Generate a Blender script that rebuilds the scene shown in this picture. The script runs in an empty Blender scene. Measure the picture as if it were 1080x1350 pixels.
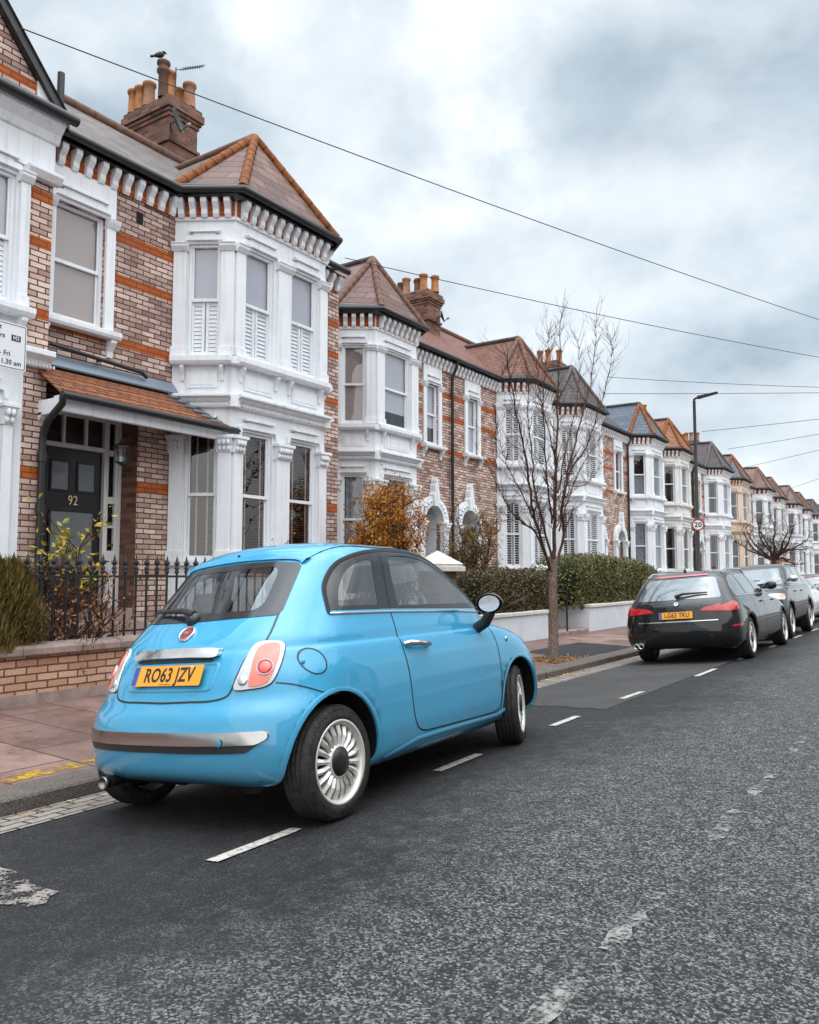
import bpy, bmesh, math, random
from mathutils import Vector, Matrix
from mathutils.bvhtree import BVHTree
from mathutils.geometry import delaunay_2d_cdt
random.seed(7)
C = bpy.context.scene
COL = C.collection
R = math.radians
PI = math.pi

# ------------------------------------------------------------ camera
EYE = 1.27
THX = R(33.857); PHI = R(4.4356); FPX = 1070.0
cam_d = bpy.data.cameras.new("camera")
cam = bpy.data.objects.new("camera", cam_d); COL.objects.link(cam)
cam_d.sensor_fit = 'HORIZONTAL'; cam_d.sensor_width = 36.0
cam_d.lens = 36.0*FPX/1080.0
cam_d.clip_start = 0.05; cam_d.clip_end = 3000
F = Vector((-math.sin(THX)*math.cos(PHI), math.cos(THX)*math.cos(PHI), math.sin(PHI)))
RT = Vector((math.cos(THX), math.sin(THX), 0))
UP = RT.cross(F)
cam.matrix_world = Matrix(((RT.x, UP.x, -F.x, 0), (RT.y, UP.y, -F.y, 0), (RT.z, UP.z, -F.z, EYE), (0, 0, 0, 1)))
C.camera = cam

# ------------------------------------------------------------ world and sun
SUN_EL = R(42); SUN_AZ = R(118)          # azimuth measured from +Y towards +X
w = bpy.data.worlds.new("World"); C.world = w; w.use_nodes = True
nt = w.node_tree; nt.nodes.clear()
def N(nt, t, **k):
    n = nt.nodes.new(t)
    for a, b in k.items():
        if a.startswith('i_'): n.inputs[int(a[2:])].default_value = b
        else: setattr(n, a, b)
    return n
def L(nt, a, b): nt.links.new(a, b)
out = N(nt, 'ShaderNodeOutputWorld'); bg = N(nt, 'ShaderNodeBackground')
sky = N(nt, 'ShaderNodeTexSky', sky_type='NISHITA', sun_disc=False, sun_elevation=SUN_EL, sun_rotation=SUN_AZ, air_density=1.0, dust_density=1.5)
tc = N(nt, 'ShaderNodeTexCoord')
mp = N(nt, 'ShaderNodeMapping'); mp.inputs['Scale'].default_value = (1.0, 1.0, 1.5); mp.inputs['Location'].default_value = (3.3, .7, .3)
n1 = N(nt, 'ShaderNodeTexNoise'); n1.inputs['Scale'].default_value = 2.6; n1.inputs['Detail'].default_value = 9; n1.inputs['Roughness'].default_value = .56; n1.inputs['Distortion'].default_value = .15
n2 = N(nt, 'ShaderNodeTexNoise'); n2.inputs['Scale'].default_value = 5.5; n2.inputs['Detail'].default_value = 6; n2.inputs['Roughness'].default_value = .5
L(nt, tc.outputs['Generated'], mp.inputs['Vector']); L(nt, mp.outputs['Vector'], n1.inputs['Vector']); L(nt, mp.outputs['Vector'], n2.inputs['Vector'])
cr = N(nt, 'ShaderNodeValToRGB')
e = cr.color_ramp.elements
e[0].position = .34; e[0].color = (2.8, 3.4, 3.95, 1)
e[1].position = .66; e[1].color = (8.0, 8.25, 8.4, 1)
m_ = e.new(.47); m_.color = (3.9, 4.6, 5.1, 1)
m_ = e.new(.56); m_.color = (5.1, 5.7, 6.1, 1)
L(nt, n1.outputs['Fac'], cr.inputs['Fac'])
cr2 = N(nt, 'ShaderNodeValToRGB'); e = cr2.color_ramp.elements
e[0].position = .42; e[0].color = (0, 0, 0, 1); e[1].position = .68; e[1].color = (.6, .6, .6, 1)
L(nt, n2.outputs['Fac'], cr2.inputs['Fac'])
mixw = N(nt, 'ShaderNodeMix', data_type='RGBA'); mixw.inputs[7].default_value = (7.0, 7.3, 7.5, 1)
L(nt, cr2.outputs['Color'], mixw.inputs[0]); L(nt, cr.outputs['Color'], mixw.inputs[6])
mix = N(nt, 'ShaderNodeMix', data_type='RGBA'); mix.inputs[0].default_value = .88     # cloud cover over the clear sky
L(nt, sky.outputs['Color'], mix.inputs[6]); L(nt, mixw.outputs[2], mix.inputs[7])
# overcast skies are brighter towards the zenith
sx = N(nt, 'ShaderNodeSeparateXYZ'); L(nt, tc.outputs['Generated'], sx.inputs[0])
mr = N(nt, 'ShaderNodeMapRange'); mr.inputs[1].default_value = .6; mr.inputs[2].default_value = 1.0; mr.inputs[3].default_value = 1.0; mr.inputs[4].default_value = 5.0
L(nt, sx.outputs['Z'], mr.inputs[0])
mu = N(nt, 'ShaderNodeVectorMath', operation='SCALE'); L(nt, mix.outputs[2], mu.inputs[0]); L(nt, mr.outputs[0], mu.inputs['Scale'])
L(nt, mu.outputs[0], bg.inputs['Color']); bg.inputs['Strength'].default_value = .1
L(nt, bg.outputs[0], out.inputs['Surface'])
sd = bpy.data.lights.new("sun", 'SUN'); sd.energy = 1.5; sd.angle = R(125); sd.color = (1, .96, .9)
so = bpy.data.objects.new("sun", sd); COL.objects.link(so)
sdir = Vector((math.sin(SUN_AZ)*math.cos(SUN_EL), math.cos(SUN_AZ)*math.cos(SUN_EL), math.sin(SUN_EL)))
so.rotation_euler = sdir.to_track_quat('Z', 'Y').to_euler()
C.view_settings.view_transform = 'Standard'; C.view_settings.look = 'None'
C.view_settings.exposure = 0.70; C.view_settings.gamma = 1.0

# ------------------------------------------------------------ pixel helpers (photo pixels -> points on real planes)
def ray(x, y): return F + RT*((x-540)/FPX) - UP*((y-675)/FPX)
def onD(x, y, D):
    d = ray(x, y); t = -D/d.x
    return Vector((0, 0, EYE)) + d*t

# ------------------------------------------------------------ materials
MATS = {}
def mat(name, col=(.5, .5, .5), rough=.6, metal=0.0, spec=.5, coat=0.0, coat_rough=.03):
    if name in MATS: return MATS[name]
    m = bpy.data.materials.new(name); m.use_nodes = True
    b = m.node_tree.nodes['Principled BSDF']
    b.inputs['Base Color'].default_value = (*col, 1); b.inputs['Roughness'].default_value = rough
    b.inputs['Metallic'].default_value = metal; b.inputs['Specular IOR Level'].default_value = spec if (rough < .5 or spec != .5) else .22
    b.inputs['Coat Weight'].default_value = coat; b.inputs['Coat Roughness'].default_value = coat_rough
    MATS[name] = m; return m
def pb(m): return m.node_tree.nodes['Principled BSDF']
def ramp(nt, fac, stops):
    r = N(nt, 'ShaderNodeValToRGB'); e = r.color_ramp.elements
    e[0].position = stops[0][0]; e[0].color = (*stops[0][1], 1)
    e[1].position = stops[-1][0]; e[1].color = (*stops[-1][1], 1)
    for p, c in stops[1:-1]:
        k = e.new(p); k.color = (*c, 1)
    L(nt, fac, r.inputs['Fac']); return r.outputs['Color']
def pos(nt): return N(nt, 'ShaderNodeNewGeometry').outputs['Position']
def objc(nt): return N(nt, 'ShaderNodeTexCoord').outputs['Object']
def noise(nt, vec, scale, detail=4, rough=.55, dist=0):
    n = N(nt, 'ShaderNodeTexNoise'); n.inputs['Scale'].default_value = scale; n.inputs['Detail'].default_value = detail
    n.inputs['Roughness'].default_value = rough; n.inputs['Distortion'].default_value = dist
    L(nt, vec, n.inputs['Vector']); return n.outputs['Fac']
def mixc(nt, fac, a, b, mode='MIX'):
    m = N(nt, 'ShaderNodeMix', data_type='RGBA', blend_type=mode)
    for i, v in ((0, fac), (6, a), (7, b)):
        if isinstance(v, (float, int)): m.inputs[i].default_value = v
        elif isinstance(v, tuple): m.inputs[i].default_value = (*v, 1)
        else: L(nt, v, m.inputs[i])
    return m.outputs[2]
def bump(nt, b, h, strength=.5, dist=.01):
    bp = N(nt, 'ShaderNodeBump'); bp.inputs['Strength'].default_value = strength; bp.inputs['Distance'].default_value = dist
    L(nt, h, bp.inputs['Height']); L(nt, bp.outputs[0], b.inputs['Normal'])
def math_(nt, op, a, b=None):
    m = N(nt, 'ShaderNodeMath', operation=op)
    for i, v in ((0, a), (1, b)):
        if v is None: continue
        if isinstance(v, (int, float)): m.inputs[i].default_value = v
        else: L(nt, v, m.inputs[i])
    return m.outputs[0]
def wallcoord(nt, zs=1.0):
    """(along the wall, height) from world position and face direction"""
    g = N(nt, 'ShaderNodeNewGeometry'); sp = N(nt, 'ShaderNodeSeparateXYZ'); L(nt, g.outputs['Position'], sp.inputs[0])
    sn = N(nt, 'ShaderNodeSeparateXYZ'); L(nt, g.outputs['True Normal'], sn.inputs[0])
    ax = math_(nt, 'ABSOLUTE', sn.outputs['X']); ay = math_(nt, 'ABSOLUTE', sn.outputs['Y'])
    gt = math_(nt, 'GREATER_THAN', ay, ax)
    mx = N(nt, 'ShaderNodeMix', data_type='FLOAT'); L(nt, gt, mx.inputs[0]); L(nt, sp.outputs['Y'], mx.inputs[2]); L(nt, sp.outputs['X'], mx.inputs[3])
    cb = N(nt, 'ShaderNodeCombineXYZ'); L(nt, mx.outputs[0], cb.inputs[0]); L(nt, math_(nt, 'MULTIPLY', sp.outputs['Z'], zs), cb.inputs[1])
    return cb.outputs[0], g.outputs['Position']
def brickmat(name, c1, c2, mortar, w_=.225, h_=.075, ms=.009, dirt=(.42, .33, .29), dirt_amt=.6, bumpd=.012, zs=1.0, rough=.85, blotch=(.16, .1, .09)):
    m = mat(name, rough=rough); nt = m.node_tree; b = pb(m)
    v, P = wallcoord(nt, zs)
    # jitter so courses are not ruler straight
    nz = N(nt, 'ShaderNodeTexNoise'); nz.inputs['Scale'].default_value = 6; nz.inputs['Detail'].default_value = 3; L(nt, P, nz.inputs['Vector'])
    sc = N(nt, 'ShaderNodeVectorMath', operation='SCALE'); L(nt, nz.outputs['Color'], sc.inputs[0]); sc.inputs['Scale'].default_value = .014
    ad = N(nt, 'ShaderNodeVectorMath', operation='ADD'); L(nt, v, ad.inputs[0]); L(nt, sc.outputs[0], ad.inputs[1])
    br = N(nt, 'ShaderNodeTexBrick'); L(nt, ad.outputs[0], br.inputs['Vector'])
    br.inputs['Scale'].default_value = 1; br.inputs['Brick Width'].default_value = w_; br.inputs['Row Height'].default_value = h_
    br.inputs['Mortar Size'].default_value = ms; br.inputs['Mortar Smooth'].default_value = .25; br.inputs['Bias'].default_value = -.1
    br.inputs['Color1'].default_value = (*c1, 1); br.inputs['Color2'].default_value = (*c2, 1); br.inputs['Mortar'].default_value = (*mortar, 1)
    fine = noise(nt, P, 55, 5, .65)
    big = noise(nt, P, 1.3, 5, .6)
    c = mixc(nt, ramp(nt, fine, [(.35, (0, 0, 0)), (.75, (.55, .55, .55))]), br.outputs['Color'], dirt, 'MULTIPLY')
    c = mixc(nt, ramp(nt, big, [(.46, (0, 0, 0)), (.68, (dirt_amt,)*3)]), c, blotch, 'MIX')
    L(nt, c, b.inputs['Base Color'])
    hh = mixc(nt, .35, math_(nt, 'SUBTRACT', 1.0, br.outputs['Fac']), fine)
    bump(nt, b, hh, .8, bumpd)
    return m
brick_pink = brickmat('pale_brick', (.80, .62, .545), (.28, .16, .13), (.075, .04, .033), blotch=(.13, .075, .065), dirt_amt=.5)
brick_light = brickmat('buff_brick', (.82, .655, .565), (.39, .225, .17), (.10, .05, .04), dirt_amt=.4)
brick_wall = brickmat('garden_brick', (.66, .42, .29), (.46, .22, .13), (.13, .075, .055), dirt_amt=.25)
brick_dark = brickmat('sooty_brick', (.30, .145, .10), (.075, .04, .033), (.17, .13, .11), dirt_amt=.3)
brick_orange = brickmat('orange_brick', (.50, .13, .035), (.38, .085, .025), (.2, .07, .03), dirt_amt=.3, blotch=(.22, .07, .03), dirt=(.7, .55, .45))
def roofmat(name, c1, c2, gap, w_=.27, h_=.165, dirt=(.5, .45, .42)):
    return brickmat(name, c1, c2, gap, w_, h_, .007, dirt=dirt, dirt_amt=.25, bumpd=.02, rough=.6, blotch=tuple(x*.6 for x in c2))
roof_brown = roofmat('plum_slate', (.24, .145, .125), (.14, .085, .075), (.05, .035, .03), .5, .17)
roof_grey = roofmat('grey_slate', (.19, .155, .14), (.10, .08, .075), (.03, .025, .025), .3, .12)
roof_red = roofmat('red_tile', (.24, .095, .06), (.13, .06, .045), (.035, .02, .02), .18, .11)
roof_rust = roofmat('rust_tile', (.36, .15, .075), (.24, .10, .055), (.05, .02, .015), .17, .085)
roof_blue = roofmat('blue_slate', (.125, .15, .185), (.09, .11, .14), (.03, .035, .045), .3, .16)
roof_dark = roofmat('dark_slate', (.10, .085, .085), (.065, .055, .058), (.02, .02, .02), .3, .15)
def paint(name, col, var=.82, rough=.5, scale=3.0, bumps=.15):
    m = mat(name, rough=rough); nt = m.node_tree; b = pb(m); P = pos(nt)
    n = noise(nt, P, scale, 6, .6); n2 = noise(nt, P, scale*14, 4, .6)
    c = mixc(nt, ramp(nt, n, [(.35, (0, 0, 0)), (.75, (1, 1, 1))]), tuple(x*var for x in col), col)
    c = mixc(nt, ramp(nt, n2, [(.56, (0, 0, 0)), (.8, (.3, .3, .3))]), c, tuple(x*.55 for x in col))
    if scale == 3.0:
        mpg = N(nt, 'ShaderNodeMapping'); mpg.inputs['Scale'].default_value = (9, 9, .55); L(nt, P, mpg.inputs['Vector'])
        st = noise(nt, mpg.outputs[0], 1.0, 6, .6)
        c = mixc(nt, ramp(nt, st, [(.52, (0, 0, 0)), (.72, (.42, .42, .42))]), c, tuple(x*.5 for x in col))
    L(nt, c, b.inputs['Base Color']); bump(nt, b, n2, bumps, .004)
    return m
white = paint('white_paint', (.80, .82, .85), .93)
white2 = paint('offwhite_paint', (.76, .76, .75), .88)
cream = paint('peach_paint', (.74, .60, .48), .9)
render_white = paint('white_render', (.72, .75, .80), .85, .8, 2.0, .5)
terracotta = paint('terracotta', (.50, .215, .085), .6, .8, 6)
terra_pale = paint('pale_clay', (.42, .22, .14), .6, .8, 6)
terra_dark = paint('sooted_clay', (.17, .095, .07), .6, .8, 6)
ridge_orange = paint('orange_ridge', (.31, .11, .036), .4, .85, 9)
ridge_brown = paint('brown_ridge', (.20, .115, .085), .6, .85, 9)
ridge_grey = paint('grey_ridge', (.16, .125, .115), .6, .85, 9)
black_iron = paint('black_iron', (.018, .018, .02), .7, .38, 8, .4)
gutter_black = paint('black_gutter', (.022, .021, .022), .7, .4, 5, .2)
door_black = mat('black_gloss_door', (.012, .012, .014), .25)
door_green = mat('grey_green_door', (.05, .07, .07), .4)
stone = paint('coping_stone', (.40, .30, .26), .55, .9, 5, 1.0)
stone_white = paint('white_cap', (.74, .70, .64), .8, .8, 5, .6)
lead = mat('lead_flashing', (.2, .25, .3), .45, .3)
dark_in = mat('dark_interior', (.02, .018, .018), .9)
blind_grey = mat('grey_blind', (.30, .245, .235), .8)
blind_pale = mat('pale_blind', (.44, .44, .50), .8)
shut_white = mat('white_shutter', (.86, .87, .9), .5)
blind_wood = mat('dark_wood_blind', (.075, .024, .014), .5)
tape = mat('blind_tape', (.34, .2, .17), .7)
curtain = paint('net_curtain', (.34, .36, .40), .5, .9, 9)
def glassmat(name, tint=(.8, .85, .9), refl=.1, rough=.01):
    m = bpy.data.materials.new(name); m.use_nodes = True; nt = m.node_tree; nt.nodes.clear()
    o = N(nt, 'ShaderNodeOutputMaterial'); mx = N(nt, 'ShaderNodeMixShader'); tr = N(nt, 'ShaderNodeBsdfTransparent'); gl = N(nt, 'ShaderNodeBsdfGlossy')
    tr.inputs[0].default_value = (*tint, 1); gl.inputs['Roughness'].default_value = rough
    lw = N(nt, 'ShaderNodeLayerWeight'); lw.inputs[0].default_value = .5          # Schlick: same from both sides of a thin pane
    p5 = math_(nt, 'POWER', lw.outputs['Facing'], 4.0)
    fr = math_(nt, 'ADD', math_(nt, 'MULTIPLY', p5, 1-refl), refl)
    bp = N(nt, 'ShaderNodeBump'); bp.inputs['Strength'].default_value = .25; bp.inputs['Distance'].default_value = .02; L(nt, noise(nt, pos(nt), 2.2, 2), bp.inputs['Height'])
    if refl < .12: L(nt, bp.outputs[0], gl.inputs['Normal'])
    L(nt, fr, mx.inputs[0]); L(nt, tr.outputs[0], mx.inputs[1]); L(nt, gl.outputs[0], mx.inputs[2]); L(nt, mx.outputs[0], o.inputs[0])
    MATS[name] = m; return m
glass = glassmat('window_glass', (.95, .96, .97), .10, .008)
cglass = glassmat('car_glass', (.62, .68, .70), .19, .0)
cglass_dark = glassmat('dark_car_glass', (.16, .18, .19), .1, .0)
chrome = mat('chrome', (.72, .71, .70), .12, 1.0)
alloy = mat('alloy', (.66, .64, .60), .32, .35)
silver = mat('silver_trim', (.6, .6, .6), .3, .8)
def tyremat():
    m = mat('tyre_rubber', (.022, .021, .021), .75); nt = m.node_tree; b = pb(m)
    n = noise(nt, objc(nt), 30, 5); L(nt, ramp(nt, n, [(.3, (.016, .015, .015)), (.8, (.05, .046, .042))]), b.inputs['Base Color']); return m
tyre = tyremat()
rubber = mat('black_rubber', (.015, .015, .016), .5)
plastic = mat('black_plastic', (.02, .02, .022), .4)
frit = mat('window_frit', (.025, .025, .03), .12)
seatm = mat('seat_cloth', (.16, .14, .13), .9)
dashm = mat('cream_dash', (.5, .5, .48), .5)
wheelarch = mat('arch_liner', (.012, .012, .012), .95)
def carpaint(name, col, metal=.0, dust=.25, coat=1.0, fl=0.0):
    m = mat(name, col, .3, metal, .12, coat, .02); nt = m.node_tree; b = pb(m)
    P = objc(nt); n = noise(nt, P, 3.4, 7, .65); n2 = noise(nt, P, 60, 4, .7)
    sp = N(nt, 'ShaderNodeSeparateXYZ'); L(nt, P, sp.inputs[0])
    low = N(nt, 'ShaderNodeMapRange'); low.inputs[1].default_value = .75; low.inputs[2].default_value = .2; low.inputs[3].default_value = .12; low.inputs[4].default_value = 1; L(nt, sp.outputs['Z'], low.inputs[0])
    f = math_(nt, 'MULTIPLY', math_(nt, 'MULTIPLY', low.outputs[0], math_(nt, 'POWER', n, 1.5)), dust*2.2)
    L(nt, mixc(nt, f, col, (.21, .18, .155)), b.inputs['Base Color'])
    L(nt, ramp(nt, math_(nt, 'MULTIPLY', low.outputs[0], n2), [(.15, (.015, .015, .015)), (.75, (.22*dust/.25,)*3)]), b.inputs['Coat Roughness'])
    return m
blue = carpaint('sky_blue_paint', (.040, .315, .525))
blackp = carpaint('black_car_paint', (.006, .006, .007), dust=.04)
darkp = carpaint('graphite_car_paint', (.012, .014, .017), .0, dust=.05)
whitep = carpaint('white_car_paint', (.7, .72, .75), dust=.1)
red_lamp = mat('red_lamp', (.62, .045, .03), .12, coat=1)
pink_lamp = mat('rear_lamp_red', (.74, .13, .075), .1, coat=1)
clear_lamp = mat('clear_lamp', (.45, .46, .48), .08, coat=1)
amber_lamp = mat('amber_lamp', (.8, .25, .02), .2, coat=1)
plate_y = mat('plate_yellow', (.80, .32, .02), .35)
plate_blue = mat('plate_blue', (.01, .08, .35), .35)
ink = mat('black_ink', (.012, .012, .012), .4)

# ------------------------------------------------------------ mesh builder
class MB:
    def __init__(s, o=(0, 0, 0), t=(0, 1, 0), n=(1, 0, 0)):
        s.v = []; s.f = []; s.m = []; s.sm = []; s.mats = []; s.frame(o, t, n)
    def frame(s, o=(0, 0, 0), t=(0, 1, 0), n=(1, 0, 0)):
        s.o = Vector(o); s.t = Vector(t); s.n = Vector(n); return s
    def P(s, a, b, c): return s.o + s.t*a + s.n*b + Vector((0, 0, c))      # a along, b outwards, c height
    def mi(s, m):
        if m not in s.mats: s.mats.append(m)
        return s.mats.index(m)
    def raw(s, vs, fs, m, smooth=False):
        k = len(s.v); s.v += [Vector(x) for x in vs]; i = s.mi(m)
        for f in fs: s.f.append(tuple(k+j for j in f)); s.m.append(i); s.sm.append(smooth)
    def quad(s, pts, m): s.raw([s.P(*p) for p in pts], [tuple(range(len(pts)))], m)
    def box(s, a0, a1, b0, b1, c0, c1, m):
        vs = [s.P(a, b, c) for c in (c0, c1) for b in (b0, b1) for a in (a0, a1)]
        s.raw(vs, [(0, 2, 3, 1), (4, 5, 7, 6), (0, 1, 5, 4), (2, 6, 7, 3), (0, 4, 6, 2), (1, 3, 7, 5)], m)
    def prism(s, prof, a0, a1, m, smooth=False):
        """profile of (b,c) swept along a"""
        n = len(prof); vs = [s.P(a0, b, c) for b, c in prof]+[s.P(a1, b, c) for b, c in prof]
        s.raw(vs, [(i, (i+1) % n, n+(i+1) % n, n+i) for i in range(n)], m, smooth)
        s.raw(vs, [tuple(range(n))[::-1], tuple(range(n, 2*n))], m)
    def extr(s, poly, b0, b1, m):
        """polygon of (a,c) given thickness in b"""
        n = len(poly); vs = [s.P(a, b0, c) for a, c in poly]+[s.P(a, b1, c) for a, c in poly]
        s.raw(vs, [(i, (i+1) % n, n+(i+1) % n, n+i) for i in range(n)]+[tuple(range(n))[::-1], tuple(range(n, 2*n))], m)
    def tube(s, pts, r, m, sides=8, cap=True, smooth=True):
        pts = [Vector(p) for p in pts]; n = len(pts)
        if n < 2: return
        rs = r if isinstance(r, (list, tuple)) else [r]*n
        vs = []; up = None
        for i, p in enumerate(pts):
            d = (pts[min(i+1, n-1)]-pts[max(i-1, 0)])
            if d.length < 1e-9: d = Vector((0, 0, 1))
            d.normalize()
            if up is None: up = d.orthogonal().normalized()
            up = (up-d*up.dot(d));
            up = up.normalized() if up.length > 1e-6 else d.orthogonal().normalized()
            q = d.cross(up)
            for k in range(sides):
                a = 2*PI*k/sides; vs.append(p+(up*math.cos(a)+q*math.sin(a))*rs[i])
        fs = [(i*sides+k, i*sides+(k+1) % sides, (i+1)*sides+(k+1) % sides, (i+1)*sides+k) for i in range(n-1) for k in range(sides)]
        s.raw(vs, fs, m, smooth)
        if cap: s.raw(vs[:sides], [tuple(range(sides))[::-1]], m); s.raw(vs[-sides:], [tuple(range(sides))], m)
    def lathe(s, prof, c, m, seg=24, axis='z', smooth=True):
        """profile (r,h) round an axis through c; axis may be a Matrix 3x3 whose third column is the axis"""
        c = Vector(c); Mx = axis if isinstance(axis, Matrix) else {'z': Matrix.Identity(3), 'y': Matrix(((1, 0, 0), (0, 0, 1), (0, -1, 0))), 'x': Matrix(((0, 0, 1), (0, 1, 0), (-1, 0, 0)))}[axis]
        n = len(prof); vs = []
        for k in range(seg):
            a = 2*PI*k/seg
            for r, h in prof: vs.append(c+Mx @ Vector((r*math.cos(a), r*math.sin(a), h)))
        s.raw(vs, [(k*n+i, ((k+1) % seg)*n+i, ((k+1) % seg)*n+i+1, k*n+i+1) for k in range(seg) for i in range(n-1)], m, smooth)
    def wall(s, a0, a1, c0, c1, holes, b, depth, m, bands=(), mb=None):
        """wall face at b with rectangular holes whose reveals go back by depth; bands (c,h) use material mb"""
        A = sorted({a0, a1}|{x for h in holes for x in h[:2] if a0 < x < a1}); Z = {c0, c1}|{x for h in holes for x in h[2:4] if c0 < x < c1}
        for z, h in bands: Z |= {x for x in (z, z+h) if c0 < x < c1}
        Z = sorted(Z)
        for i in range(len(A)-1):
            for j in range(len(Z)-1):
                ca, cz = (A[i]+A[i+1])/2, (Z[j]+Z[j+1])/2
                if any(h[0] < ca < h[1] and h[2] < cz < h[3] for h in holes): continue
                mm = mb if any(z < cz < z+h for z, h in bands) else m
                s.quad([(A[i], b, Z[j]), (A[i+1], b, Z[j]), (A[i+1], b, Z[j+1]), (A[i], b, Z[j+1])], mm)
        for h in holes:
            x0, x1, z0, z1 = h[:4]; d = b-depth
            s.quad([(x0, b, z0), (x0, d, z0), (x0, d, z1), (x0, b, z1)], m); s.quad([(x1, b, z0), (x1, b, z1), (x1, d, z1), (x1, d, z0)], m)
            s.quad([(x0, b, z1), (x0, d, z1), (x1, d, z1), (x1, b, z1)], m); s.quad([(x0, b, z0), (x1, b, z0), (x1, d, z0), (x0, d, z0)], m)
    def build(s, name, parent=None, bev=0, recalc=True):
        me = bpy.data.meshes.new(name); me.from_pydata([tuple(v) for v in s.v], [], s.f)
        for m in s.mats: me.materials.append(m)
        me.polygons.foreach_set('material_index', s.m); me.polygons.foreach_set('use_smooth', s.sm); me.update()
        if recalc:
            bm = bmesh.new(); bm.from_mesh(me); bmesh.ops.recalc_face_normals(bm, faces=bm.faces); bm.to_mesh(me); bm.free()
        o = bpy.data.objects.new(name, me); COL.objects.link(o)
        if parent is not None: o.parent = parent
        if bev:
            md = o.modifiers.new('bevel', 'BEVEL'); md.width = bev; md.segments = 2; md.limit_method = 'ANGLE'; md.angle_limit = R(40)
        return o
def tag(o, label=None, cat=None, group=None, kind=None):
    if label: o['label'] = label
    if cat: o['category'] = cat
    if group: o['group'] = group
    if kind: o['kind'] = kind
    return o
def thing(name, label, cat, loc=(0, 0, 0), group=None):
    o = bpy.data.objects.new(name, None); COL.objects.link(o); o.location = loc; o.empty_display_size = .1
    return tag(o, label, cat, group)
def text_mesh(txt, size, m, name, M4, parent=None, ext=.0015, sx=1.0, bold=0.0, font_off=0):
    cu = bpy.data.curves.new(name, 'FONT'); cu.body = txt; cu.size = size; cu.extrude = ext; cu.align_x = 'CENTER'; cu.align_y = 'CENTER'; cu.offset = bold; cu.resolution_u = 3; cu.space_character = 1.06
    to = bpy.data.objects.new(name, cu); COL.objects.link(to)
    dg = bpy.context.evaluated_depsgraph_get(); me = bpy.data.meshes.new_from_object(to.evaluated_get(dg))
    bpy.data.objects.remove(to); bpy.data.curves.remove(cu)
    for v in me.vertices: v.co.x *= sx
    me.materials.clear(); me.materials.append(m); me.transform(M4)
    o = bpy.data.objects.new(name, me); COL.objects.link(o)
    if parent is not None: o.parent = parent
    return o

# ------------------------------------------------------------ ground
PROF = [(-4.77, -.17), (-4.25, -.125), (-3.5, -.06), (-2.65, .013), (-1.8, .09), (-.9, .125), (0, .10), (.85, .013), (2.45, -.125), (2.97, -.17)]
def roadz(x):
    for (a, za), (b, zb) in zip(PROF, PROF[1:]):
        if a <= x <= b: return za+(zb-za)*(x-a)/(b-a)
    return -.17
YA, YB = -14, 420
def sheet(name, xs, zf, y0, y1, m, dz=0.0, ny=1):
    b = MB(); ys = [y0+(y1-y0)*i/ny for i in range(ny+1)]
    vs = [(x, y, zf(x)+dz) for y in ys for x in xs]; n = len(xs)
    b.raw(vs, [(j*n+i, j*n+i+1, (j+1)*n+i+1, (j+1)*n+i) for j in range(ny) for i in range(n-1)], m, True)
    return b.build(name, recalc=False)
def asphalt_mat():
    m = mat('asphalt', rough=.8); nt = m.node_tree; b = pb(m); P = pos(nt)
    sp = N(nt, 'ShaderNodeSeparateXYZ'); L(nt, P, sp.inputs[0])
    v = N(nt, 'ShaderNodeTexVoronoi'); v.inputs['Scale'].default_value = 125; L(nt, P, v.inputs['Vector'])
    v2 = N(nt, 'ShaderNodeTexVoronoi'); v2.inputs['Scale'].default_value = 170; L(nt, P, v2.inputs['Vector'])
    sc = N(nt, 'ShaderNodeSeparateColor'); L(nt, v.outputs['Color'], sc.inputs[0])
    sc2 = N(nt, 'ShaderNodeSeparateColor'); L(nt, v2.outputs['Color'], sc2.inputs[0])
    fine = noise(nt, P, 120, 4, .7); mid = noise(nt, P, 9, 6, .7); big = noise(nt, P, .55, 4, .55)
    coarse = ramp(nt, math_(nt, 'ADD', math_(nt, 'MULTIPLY', sc.outputs[0], .62), math_(nt, 'MULTIPLY', mid, .42)),
                  [(.36, (.012, .011, .012)), (.50, (.034, .031, .033)), (.66, (.092, .087, .083)), (.84, (.23, .225, .205))])
    smooth = ramp(nt, math_(nt, 'ADD', math_(nt, 'MULTIPLY', sc2.outputs[0], .5), math_(nt, 'MULTIPLY', mid, .5)),
                  [(.35, (.008, .008, .009)), (.64, (.020, .0195, .021)), (.80, (.075, .072, .07))])
    # left part of the carriageway carries a finer, darker surfacing
    e = math_(nt, 'ADD', sp.outputs['X'], math_(nt, 'MULTIPLY', math_(nt, 'SUBTRACT', big, .5), 1.8))
    mrn = N(nt, 'ShaderNodeMapRange'); mrn.inputs[1].default_value = -2.45; mrn.inputs[2].default_value = -1.55; L(nt, math_(nt, 'ADD', e, math_(nt, 'MULTIPLY', math_(nt, 'SUBTRACT', mid, .5), .9)), mrn.inputs[0])
    # far off the chips merge to an even grey
    c = mixc(nt, mrn.outputs[0], smooth, coarse)
    c = mixc(nt, ramp(nt, big, [(.35, (0, 0, 0)), (.7, (.22, .22, .22))]), c, (.085, .081, .08))
    c = mixc(nt, ramp(nt, fine, [(.6, (0, 0, 0)), (.8, (.5, .5, .5))]), c, (.012, .011, .011))
    L(nt, c, b.inputs['Base Color'])
    h = math_(nt, 'ADD', math_(nt, 'MULTIPLY', v.outputs['Distance'], -1.0), math_(nt, 'MULTIPLY', fine, .4))
    bump(nt, b, h, .75, .006)
    L(nt, ramp(nt, big, [(.3, (.62,)*3), (.7, (.85,)*3)]), b.inputs['Roughness'])
    return m
asph = asphalt_mat()
xs = [-4.77+i*(2.97+4.77)/40 for i in range(41)]
tag(sheet('road', xs, roadz, YA, YB, asph), kind='structure')
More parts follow.
